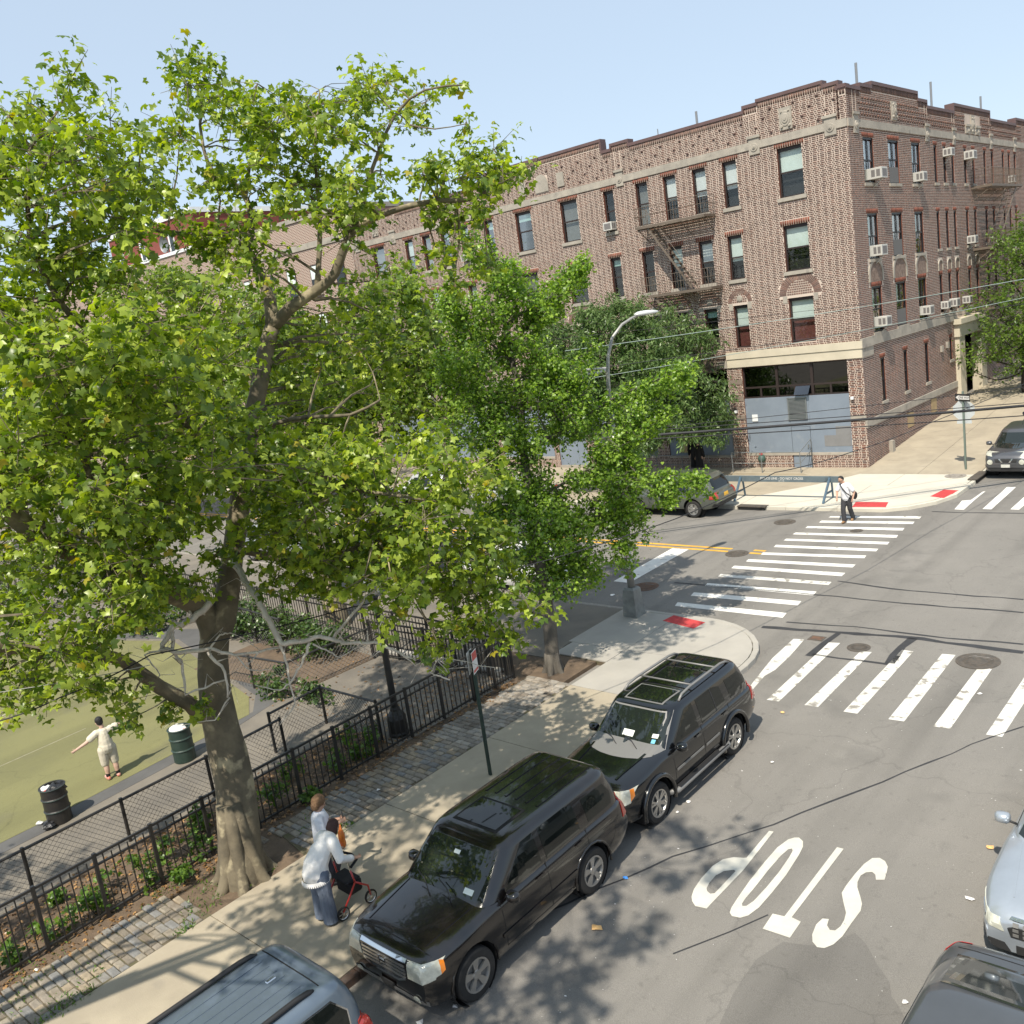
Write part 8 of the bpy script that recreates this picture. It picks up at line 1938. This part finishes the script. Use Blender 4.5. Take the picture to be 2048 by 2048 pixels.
# ================================================================ people
def skin_blob(name, parts, m, parent, voxel=.011, smooth=6, cut=None):
    """one continuous surface grown round tapered limbs and ellipsoids"""
    mb = MB()
    for p in parts:
        if p[0] == 'e':
            c, r = Vector(p[1]), p[2]; rot = Matrix.Rotation(p[3], 3, p[4]) if len(p) > 3 else None; n = 14; o = len(mb.v)
            for i in range(1, 9):
                th = math.pi * i / 9
                for k in range(n):
                    q = Vector((r[0] * math.sin(th) * math.cos(2 * math.pi * k / n), r[1] * math.sin(th) * math.sin(2 * math.pi * k / n), r[2] * math.cos(th)))
                    mb.v.append(tuple(c + (rot @ q if rot else q)))
            t = Vector((0, 0, r[2])); mb.v += [tuple(c + (rot @ t if rot else t)), tuple(c - (rot @ t if rot else t))]
            for i in range(7):
                for k in range(n): mb.f.append((o + i * n + k, o + (i + 1) * n + k, o + (i + 1) * n + (k + 1) % n, o + i * n + (k + 1) % n))
            for k in range(n): mb.f.append((o + 8 * n, o + k, o + (k + 1) % n)); mb.f.append((o + 8 * n + 1, o + 7 * n + (k + 1) % n, o + 7 * n + k))
        else:
            pts, rad = [Vector(q) for q in p[1]], p[2]; a, b = pts[0], pts[-1]; d0 = (pts[1] - a).normalized(); d1 = (b - pts[-2]).normalized()
            P = [a - d0 * rad[0] * .85, a - d0 * rad[0] * .5] + pts + [b + d1 * rad[-1] * .5, b + d1 * rad[-1] * .85]
            mb.tube(P, [rad[0] * .35, rad[0] * .82] + list(rad) + [rad[-1] * .82, rad[-1] * .35], 12)
    mb.mi = [0] * len(mb.f)
    o = mb.build(name, m, None, fix=True)
    md = o.modifiers.new('r', 'REMESH'); md.mode = 'VOXEL'; md.voxel_size = voxel; md.use_smooth_shade = True
    ms = o.modifiers.new('s', 'SMOOTH'); ms.iterations = smooth; ms.factor = .5
    bpy.context.view_layer.update(); dg = bpy.context.evaluated_depsgraph_get(); me = bpy.data.meshes.new_from_object(o.evaluated_get(dg))
    if cut is not None:                              # open hem
        bm = bmesh.new(); bm.from_mesh(me); bmesh.ops.bisect_plane(bm, geom=bm.verts[:] + bm.edges[:] + bm.faces[:], plane_co=(0, 0, cut), plane_no=(0, 0, 1), clear_inner=True); bm.to_mesh(me); bm.free()
    o.modifiers.clear(); o.data = me; me.materials.clear(); me.materials.append(m); me.polygons.foreach_set('use_smooth', [True] * len(me.polygons))
    if parent is not None: o.parent = parent
    OFF[o.name] = Vector((0, 0, 0)); return o
def V3(*a): return Vector(a)
def hand(w, fwd, out, s=1.0, curl=.35):
    """palm and five fingers starting at the wrist; fwd = finger direction, out = thumb side"""
    f = Vector(fwd).normalized(); t = Vector(out); t = (t - f * t.dot(f)).normalized(); nrm = f.cross(t); w = Vector(w); P = []
    P.append(('c', [w, w + f * .05 * s, w + f * .085 * s], [.022 * s, .026 * s, .024 * s])); P.append(('c', [w + f * .03 * s + t * .018 * s, w + f * .085 * s + t * .024 * s], [.016 * s, .014 * s])); P.append(('c', [w + f * .03 * s - t * .018 * s, w + f * .08 * s - t * .024 * s], [.016 * s, .014 * s]))
    for i, (off, ln) in enumerate(((.03, .070), (.010, .078), (-.010, .073), (-.030, .058))):
        b = w + f * .085 * s + t * off * s; P.append(('c', [b, b + (f + t * off * 3) * ln * .5 * s, b + (f * (1 - curl) + nrm * curl) * ln * s + t * off * .3], [.0105 * s, .0095 * s, .008 * s]))
    b = w + f * .028 * s + t * .026 * s; P.append(('c', [b, b + (f * .5 + t) .normalized() * .04 * s, b + (f * 1.0 + t * .8).normalized() * .07 * s], [.013 * s, .011 * s, .009 * s]))
    return P
def head(c, fwd, s=1.0, up=None):
    """head with brow, nose, mouth, chin and ears; c = centre"""
    f = Vector(fwd).normalized(); u = Vector(up) if up else Vector((0, 0, 1)); u = (u - f * u.dot(f)).normalized(); l = u.cross(f); c = Vector(c); q = lambda a, b, d: c + f * a * s + l * b * s + u * d * s
    P = [('e', q(-.012, 0, .02), (.098 * s, .078 * s, .105 * s)), ('e', q(.03, 0, -.055), (.062 * s, .058 * s, .065 * s)), ('c', [q(.075, 0, .015), q(.105, 0, -.022)], [.010 * s, .014 * s]), ('c', [q(.078, -.02, -.055), q(.078, .02, -.055)], [.010 * s, .010 * s]), ('e', q(.065, 0, -.095), (.022 * s, .028 * s, .020 * s)), ('c', [q(.082, -.04, .03), q(.082, .04, .03)], [.010 * s, .010 * s])]
    for sy in (-1, 1): P.append(('e', q(-.005, sy * .080, -.01), (.016 * s, .010 * s, .030 * s)))
    return P, q
SK = mat('skin', (.50, .30, .21), .6, var=.12, scale=20); SK2 = mat('skin_pale', (.58, .38, .29), .6, var=.1, scale=20)
EYE = mat('eye_dark', (.02, .015, .012), .3); HB = mat('hair_black', (.012, .011, .011), .6, bump=.8, bscale=60); HBR = mat('hair_brown', (.20, .115, .055), .7, col2=(.13, .07, .035), scale=30, bump=1, bscale=60); HR = mat('hair_dark_red', (.055, .018, .014), .6, bump=.8, bscale=60, var=.4, scale=25)
def eyes(q, par, s=1.0):
    mb = MB()
    for sy in (-1, 1): c = q(.079, sy * .030, .008); mb.lathe([(.004, -.006), (.010, 0), (.004, .006)], c, 8)
    mb.build('eyes', EYE, par, off=(0, 0, 0))
def cloth(name, col, rough=.85, **k): return mat(name, col, rough, bump=.9, bscale=9, **k)
SHOE = mat('shoe_brown', (.30, .17, .08), .6); SHOEK = mat('shoe_black', (.02, .02, .022), .5)
# --- boy on the court, back to us, arms out
b = thing('person', 'child in cream shirt and shorts on the court with arms held out', 'person', (-21.63, 7.95, gz(7.95) + KH - .008), rz=math.atan2(.34, -.94) + .15, local=True)
hp, q = head((.04, .03, 1.42), (1, .2, -.15), .98)
P = hp + [('c', [(.0, 0, 1.34), (0, 0, 1.20)], [.052, .06]), ('c', [(0, 0, 1.16), (0, 0, 1.0), (.02, 0, .80)], [.115, .135, .15]), ('c', [(0, -.08, 1.14), (0, .08, 1.14)], [.09, .09])]
for sy, el, wr in ((1, (-.02, .40, 1.05), (-.04, .63, .98)), (-1, (.06, -.38, 1.20), (.10, -.56, 1.32))): P += [('c', [(0, sy * .15, 1.19), el, wr], [.055, .045, .030])] + hand(wr, Vector(wr) - Vector(el), (0, 0, 1), .9)
for sy in (-1, 1): P += [('c', [(.0, sy * .085, .80), (.01, sy * .10, .44), (-.02, sy * .105, .26), (-.02, sy * .11, .08)], [.105, .072, .062, .042]), ('c', [(-.04, sy * .11, .045), (.12, sy * .13, .04)], [.040, .036])]
bd = skin_blob('body', P, SK2, b, .010); eyes(q, bd)
skin_blob('hair', [('e', q(-.03, 0, .045), (.092, .092, .095)), ('e', q(-.06, 0, -.01), (.055, .08, .07))], HB, bd, .012, 4)
P = [('c', [(0, 0, 1.17), (0, 0, 1.0), (.01, 0, .82)], [.13, .155, .172]), ('c', [(0, -.11, 1.18), (0, .11, 1.18)], [.085, .085]), ('c', [(0, .14, 1.19), (-.01, .31, 1.10)], [.085, .085]), ('c', [(0, -.14, 1.19), (.04, -.30, 1.20)], [.085, .085]), ('c', [(.005, 0, .86), (.01, 0, .76)], [.175, .178])]
skin_blob('shirt', P, cloth('cream_cloth', (.66, .60, .48), var=.12, scale=5), bd, .012, 5)
P = [('c', [(.0, -.05, .78), (0, .05, .78)], [.15, .15])] + [('c', [(0, sy * .09, .76), (.01, sy * .11, .40)], [.125, .098]) for sy in (-1, 1)]
skin_blob('shorts', P, cloth('cream_shorts', (.60, .54, .43), var=.15, scale=5), bd, .012, 5)
for sy in (-1, 1):
    sh = skin_blob('shoe', [('c', [(-.06, sy * .11, .045), (.05, sy * .122, .045), (.14, sy * .135, .04)], [.048, .05, .042])], mat('shoe_pink', (.55, .42, .38), .6, col2=(.6, .12, .06), scale=14), bd, .012, 3); skin_blob('sock', [('c', [(-.02, sy * .11, .09), (-.02, sy * .11, .16)], [.05, .052])], HB, sh, .012, 3)
# --- man on the crosswalk
fz = gz(32.1)
b = thing('person', 'man in white shirt and dark trousers with shoulder bag walking on the crosswalk', 'person', (-13.82, 32.12, fz), rz=-math.pi / 2 - .15, local=True)
hp, q = head((.20, -.06, 1.60), (.75, -.5, -.62), 1.0, (.2, -.1, 1))
P = hp + [('c', [(.13, -.03, 1.52), (.10, -.01, 1.38)], [.058, .068]), ('c', [(.09, 0, 1.34), (.05, 0, 1.14), (.0, 0, .95)], [.125, .14, .14])]
for sy, el, wr in ((1, (-.03, .30, 1.12), (.10, .30, .90)), (-1, (.16, -.27, 1.14), (.30, -.20, .95))): P += [('c', [(.09, sy * .18, 1.38), el, wr], [.058, .046, .030])] + hand(wr, Vector(wr) - Vector(el), (1, 0, 0), 1)
legs = {1: [(.0, .09, .92), (-.02, .09, .50), (-.22, .07, .12)], -1: [(.0, -.09, .92), (.16, -.07, .50), (.20, -.03, .09)]}
for sy in (-1, 1): P += [('c', legs[sy], [.10, .065, .045])]
bd = skin_blob('body', P, SK, b, .010); eyes(q, bd)
skin_blob('hair', [('e', q(-.04, 0, .055), (.082, .084, .082)), ('e', q(-.065, 0, -.0), (.05, .076, .07))], HB, bd, .012, 4)
P = [('c', [(.10, 0, 1.36), (.06, 0, 1.14), (.02, 0, .92)], [.14, .165, .172]), ('c', [(.09, -.12, 1.38), (.09, .12, 1.38)], [.095, .095])] + [('c', [(.09, sy * .16, 1.39), (.03 if sy > 0 else .12, sy * .27, 1.20)], [.088, .082]) for sy in (-1, 1)]
sh = skin_blob('shirt', P, cloth('white_shirt', (.80, .80, .82), var=.06, scale=5), bd, .012, 5)
P = [('c', [(.0, -.05, .90), (0, .05, .90)], [.14, .14])] + [('c', legs[sy], [.118, .088, .082]) for sy in (-1, 1)]
skin_blob('trousers', P, cloth('charcoal_trousers', (.035, .035, .04)), bd, .012, 5, cut=.07)
skin_blob('shoe', [('c', [(-.27, .07, .11), (-.13, .07, .045)], [.045, .05])], SHOE, bd, .012, 3); skin_blob('shoe', [('c', [(.17, -.03, .055), (.34, -.02, .05)], [.05, .045])], SHOE, bd, .012, 3)
mb = MB(); mb.tube([(.20, -.10, 1.42), (.27, .02, 1.30), (.24, .16, 1.12), (.10, .26, .98), (-.08, .24, 1.05), (-.08, .05, 1.30), (.05, -.08, 1.47), (.20, -.10, 1.42)], .018, 6); st_ = mb.build('bag_strap', HB, bd, off=(0, 0, 0))
skin_blob('shoulder_bag', [('e', (-.10, .28, .98), (.13, .06, .15))], HB, bd, .014, 3)
# --- woman bent over her walker
gzw = gz(7.45) + KH
b = thing('person', 'woman in white lace-hemmed top and blue wide trousers bent over a red walker', 'person', (-12.40, 7.36, gzw), rz=math.pi / 2 - .05, local=True)
hp, q = head((.40, .03, 1.47), (.85, 0, -.6), 1.0, (.5, 0, .85))
P = hp + [('c', [(.33, .02, 1.42), (.25, .01, 1.36)], [.056, .07]), ('c', [(.23, 0, 1.34), (.06, 0, 1.20), (-.08, 0, 1.02)], [.12, .13, .12]), ('c', [(.22, -.10, 1.34), (.22, .10, 1.34)], [.10, .10])]
for sy in (1, -1): wr = (.50, sy * .25, .93); el = (.22, sy * .31, 1.06); P += [('c', [(.22, sy * .17, 1.33), el, wr], [.065, .05, .032])] + hand(wr, (1, 0, -.15), (0, -sy, .2), 1, .5)
for sy in (-1, 1): P += [('c', [(-.08, sy * .09, .96), (-.05, sy * .12, .52), (-.05, sy * .12, .08)], [.09, .065, .045])]
bd = skin_blob('body', P, SK, b, .011); eyes(q, bd)
skin_blob('hair', [('e', q(-.035, 0, .04), (.10, .10, .10)), ('e', q(-.02, .07, -.03), (.06, .04, .10)), ('e', q(-.02, -.07, -.03), (.06, .04, .10)), ('e', q(-.07, 0, -.04), (.05, .085, .08))], HR, bd, .012, 4)
P = [('c', [(.24, 0, 1.34), (.07, 0, 1.21), (-.08, 0, 1.03)], [.155, .185, .205]), ('c', [(.22, -.13, 1.35), (.22, .13, 1.35)], [.115, .115]), ('c', [(-.07, 0, 1.03), (-.10, 0, .90)], [.205, .225])] + [('c', [(.22, sy * .18, 1.34), (.22, sy * .31, 1.08), (.44, sy * .26, .97)], [.10, .085, .062]) for sy in (-1, 1)]
tp = skin_blob('white_top', P, cloth('white_knit', (.82, .80, .77), var=.08, scale=8), bd, .013, 5, cut=.84)
mb = MB(); n = 44                                    # scalloped lace hem
for k in range(n):
    a0, a1 = 2 * math.pi * k / n, 2 * math.pi * (k + 1) / n; am = (a0 + a1) / 2; f = lambda a, r, z: (-.105 + r * math.cos(a), r * math.sin(a), z)
    mb.add([f(a0, .224, .855), f(a1, .224, .855), f(a1, .236, .815), f(am + .03, .242, .78), f(am - .03, .242, .78), f(a0, .236, .815)], [(0, 1, 2, 3, 4, 5)])
mb.build('lace_hem', cloth('white_lace', (.74, .72, .69)), tp, off=(0, 0, 0))
P = [('c', [(-.09, -.06, .92), (-.09, .06, .92)], [.18, .18])] + [('c', [(-.08, sy * .095, .90), (-.06, sy * .115, .50), (-.055, sy * .125, .02)], [.15, .112, .128]) for sy in (-1, 1)]
skin_blob('trousers', P, cloth('denim_blue', (.115, .145, .20), col2=(.16, .19, .25), scale=4, stretch=(6, 6, 1)), bd, .012, 4, cut=.05)
for sy in (-1, 1): skin_blob('shoe', [('c', [(-.09, sy * .12, .05), (.13, sy * .13, .045)], [.048, .042])], mat('shoe_dark', (.06, .04, .035), .6), bd, .012, 3)
# red walker
w = thing('walker', 'red four wheeled walker with black seat bag pushed by the bent woman', 'walker', (-12.40, 7.78, gzw), rz=math.pi / 2 - .05, local=True)
RED = mat('red_enamel', (.45, .03, .025), .3, coat=.6, metal=.2); BAG = mat('walker_bag', (.012, .013, .016), .8, bump=.3, bscale=20)
for sy in (-1, 1):
    fr = MB(); fr.tube([(-.30, sy * .26, .13), (-.12, sy * .26, .34), (.02, sy * .26, .52), (-.02, sy * .25, .75)], .017, 8); fr.tube([(.02, sy * .26, .52), (.14, sy * .27, .42), (.24, sy * .27, .34), (.26, sy * .27, .15)], .017, 8); f = fr.build('frame', RED, w, off=(0, 0, 0), smooth=True)
    mb = MB(); mb.tube([(-.02, sy * .25, .72), (-.04, sy * .25, .92), (.02, sy * .25, .96)], .013, 8); mb.build('handle_post', K['chrome'], f, off=(0, 0, 0))
    mb = MB(); mb.tube([(.04, sy * .25, .97), (-.12, sy * .25, .97)], .02, 8); mb.tube([(.06, sy * .25, .93), (-.06, sy * .25, .91)], .008, 6); mb.build('grip', BAG, f, off=(0, 0, 0))
    for x in (-.30, .26):
        r = .115; mb = MB(); mb.lathe([(r - .022, -.015), (r, -.018), (r + .004, 0), (r, .018), (r - .022, .015)], (x, sy * .265, r + .004), 24, axis='y', cap=False); wl = mb.build('wheel', K['rubber'], w, off=(0, 0, 0))
        mb = MB(); mb.lathe([(r - .02, -.012), (r - .03, 0), (r - .02, .012)], (x, sy * .265, r + .004), 24, axis='y', cap=False)
        for k in range(6): a = k * math.pi / 3; mb.tube([(x, sy * .265, r + .004), (x + (r - .02) * math.cos(a), sy * .265, r + .004 + (r - .02) * math.sin(a))], .007, 5)
        mb.lathe([(.02, -.02), (.02, .02)], (x, sy * .265, r + .004), 10, axis='y'); mb.build('spokes', K['alloy'], wl, off=(0, 0, 0))
mb = MB(); mb.box(-.12, .16, -.22, .22, .50, .55); mb.build('seat', BAG, w, off=(0, 0, 0), bevel=.015)
mb = MB(); mb.box(-.08, .20, -.20, .20, .26, .495); mb.build('bag', BAG, w, off=(0, 0, 0), bevel=.04)
mb = MB(); mb.tube([(.0, -.25, .80), (.16, -.2, .84), (.20, 0, .85), (.16, .2, .84), (0, .25, .80)], .025, 8); mb.build('back_strap', BAG, w, off=(0, 0, 0), smooth=True)
# --- standing woman behind her
b = thing('person', 'woman with curly brown hair in white shirt looking at a phone', 'person', (-13.22, 8.02, gzw), rz=math.radians(48), local=True)
hp, q = head((.06, 0, 1.55), (1, 0, -.5), 1.0)
P = hp + [('c', [(.02, 0, 1.46), (0, 0, 1.34)], [.055, .065]), ('c', [(0, 0, 1.30), (0, 0, 1.1), (0, 0, .92)], [.12, .13, .14]), ('c', [(0, -.10, 1.30), (0, .10, 1.30)], [.085, .085])]
for sy in (1, -1): wr = (.34, sy * .06 - .02, 1.16); el = (.08, sy * .25, 1.06); P += [('c', [(0, sy * .16, 1.30), el, wr], [.056, .045, .030])] + hand(wr, (1, -sy * .3, .3), (0, -sy * .3, 1), .95, .5)
for sy in (-1, 1): P += [('c', [(0, sy * .09, .90), (.01, sy * .09, .48), (-.01, sy * .09, .08)], [.115, .07, .042])]
bd = skin_blob('body', P, SK, b, .011); eyes(q, bd)
skin_blob('hair', [('e', q(-.03, 0, .04), (.115, .115, .115)), ('e', q(-.06, .05, -.06), (.08, .075, .09)), ('e', q(-.06, -.05, -.06), (.08, .075, .09)), ('e', q(-.09, 0, -.02), (.06, .09, .1))], HBR, bd, .014, 3)
P = [('c', [(0, 0, 1.30), (0, 0, 1.10), (0, 0, .84)], [.14, .16, .175]), ('c', [(0, -.12, 1.31), (0, .12, 1.31)], [.09, .09])] + [('c', [(0, sy * .16, 1.31), (.05, sy * .24, 1.13)], [.085, .08]) for sy in (-1, 1)]
skin_blob('shirt', P, cloth('white_tee', (.70, .72, .78), var=.06, scale=5), bd, .012, 5)
P = [('c', [(0, 0, .86), (0, 0, .60), (0, 0, .32)], [.15, .19, .22])]
skin_blob('skirt', P, cloth('dark_skirt', (.04, .04, .055)), bd, .014, 5)
for sy in (-1, 1): skin_blob('shoe', [('c', [(-.06, sy * .09, .045), (.14, sy * .1, .04)], [.045, .04])], SHOEK, bd, .012, 3)
mb = MB(); mb.box(.40, .41, -.06, .02, 1.20, 1.34); tag(mb.build('phone', mat('phone_dark', (.03, .03, .04), .2), None), 'dark phone held by the curly haired woman', 'phone')
ph = bpy.data.objects['phone']; ph.location = b.location; ph.rotation_euler = b.rotation_euler
og = thing('orange_bag', 'orange plastic bag hanging from the curly haired woman', 'bag', b.location, rz=math.radians(48), local=True)
mb = MB(); skin_blob('bag', [('e', (.34, -.14, .92), (.06, .09, .15)), ('e', (.33, -.14, .80), (.07, .10, .10)), ('c', [(.34, -.13, 1.04), (.34, -.09, 1.15)], [.03, .015])], mat('orange_plastic', (.75, .22, .02), .4, col2=(.6, .12, .03), scale=10, bump=.8, bscale=25), og, .012, 2)
# --- two men in long black coats across the avenue
def coat_man(loc, rz, lab, h=1.0):
    b = thing('person', lab, 'person', loc, 'men in black coats before the storefront', rz, True); b.scale = (h, h, h)
    hp, q = head((.02, 0, 1.60), (1, .1, -.1), 1.0)
    P = hp + [('c', [(0, 0, 1.52), (0, 0, 1.38)], [.055, .065]), ('c', [(0, 0, 1.34), (0, 0, 1.1), (0, 0, .9)], [.13, .14, .14])]
    for sy in (1, -1): wr = (.06, sy * .235, .86); el = (-.02, sy * .235, 1.10); P += [('c', [(0, sy * .17, 1.38), el, wr], [.06, .048, .03])] + hand(wr, (.1, 0, -1), (1, 0, 0))
    for sy in (-1, 1): P += [('c', [(0, sy * .09, .9), (0, sy * .09, .5), (0, sy * .09, .08)], [.1, .065, .045])]
    bd = skin_blob('body', P, SK2, b, .013); eyes(q, bd)
    CB = cloth('black_coat', (.007, .007, .009))
    skin_blob('coat', [('c', [(0, 0, 1.37), (0, 0, 1.05), (0, 0, .55), (-.01, 0, .22)], [.14, .165, .19, .215]), ('c', [(0, -.13, 1.39), (0, .13, 1.39)], [.085, .085])] + [('c', [(0, sy * .17, 1.38), (-.02, sy * .235, 1.10), (.05, sy * .235, .90)], [.085, .075, .062]) for sy in (-1, 1)], CB, bd, .014, 5)
    skin_blob('hair', [('e', q(-.035, 0, .0), (.075, .083, .07))], HB, bd, .014, 3)
    mb = MB(); c = q(-.012, 0, .07); mb.lathe([(.155, .0), (.157, .012), (.098, .016), (.094, .10), (.085, .125), (.02, .128)], c, 24); mb.build('hat', CB, bd, off=(0, 0, 0), smooth=False)
    for sy in (-1, 1): skin_blob('shoe', [('c', [(-.06, sy * .09, .045), (.16, sy * .1, .04)], [.048, .042])], SHOEK, bd, .014, 3)
coat_man((-23.85, 38.75, gz(38.75) + KH - .02), math.pi / 2 + .2, 'man in long black coat and brimmed black hat, nearer one', .97)
coat_man((-24.35, 39.15, gz(39) + KH - .02), math.pi / 2 + .5, 'man in tall black hat walking beyond the nearer man in black coat', 1.03)
import OpenImageIO as oiio, numpy as np, sys
im=oiio.ImageBuf('/workdir/render_main.png').get_pixels(oiio.UINT8)[:,:,:3].astype(int)
def a(x0,y0,x1,y1): return im[y0:y1,x0:x1].reshape(-1,3).mean(0).round(0)
for n,r in dict(skyTL=(5,5,60,20),skyTR=(960,10,1020,50),skyMid=(600,60,700,100),facade=(800,200,840,260),facade2=(880,220,1000,300),asphalt=(700,750,760,800),asph2=(850,560,950,600),walk=(120,980,200,1010),stop=(760,880,800,930),crown=(50,250,250,450),crown2=(300,450,480,600),gink=(540,300,620,500),court=(20,740,60,770),walkshade=(480,760,560,800),cornerwalk=(820,480,860,495),blue=(760,420,840,440)).items(): print(n,a(*r))
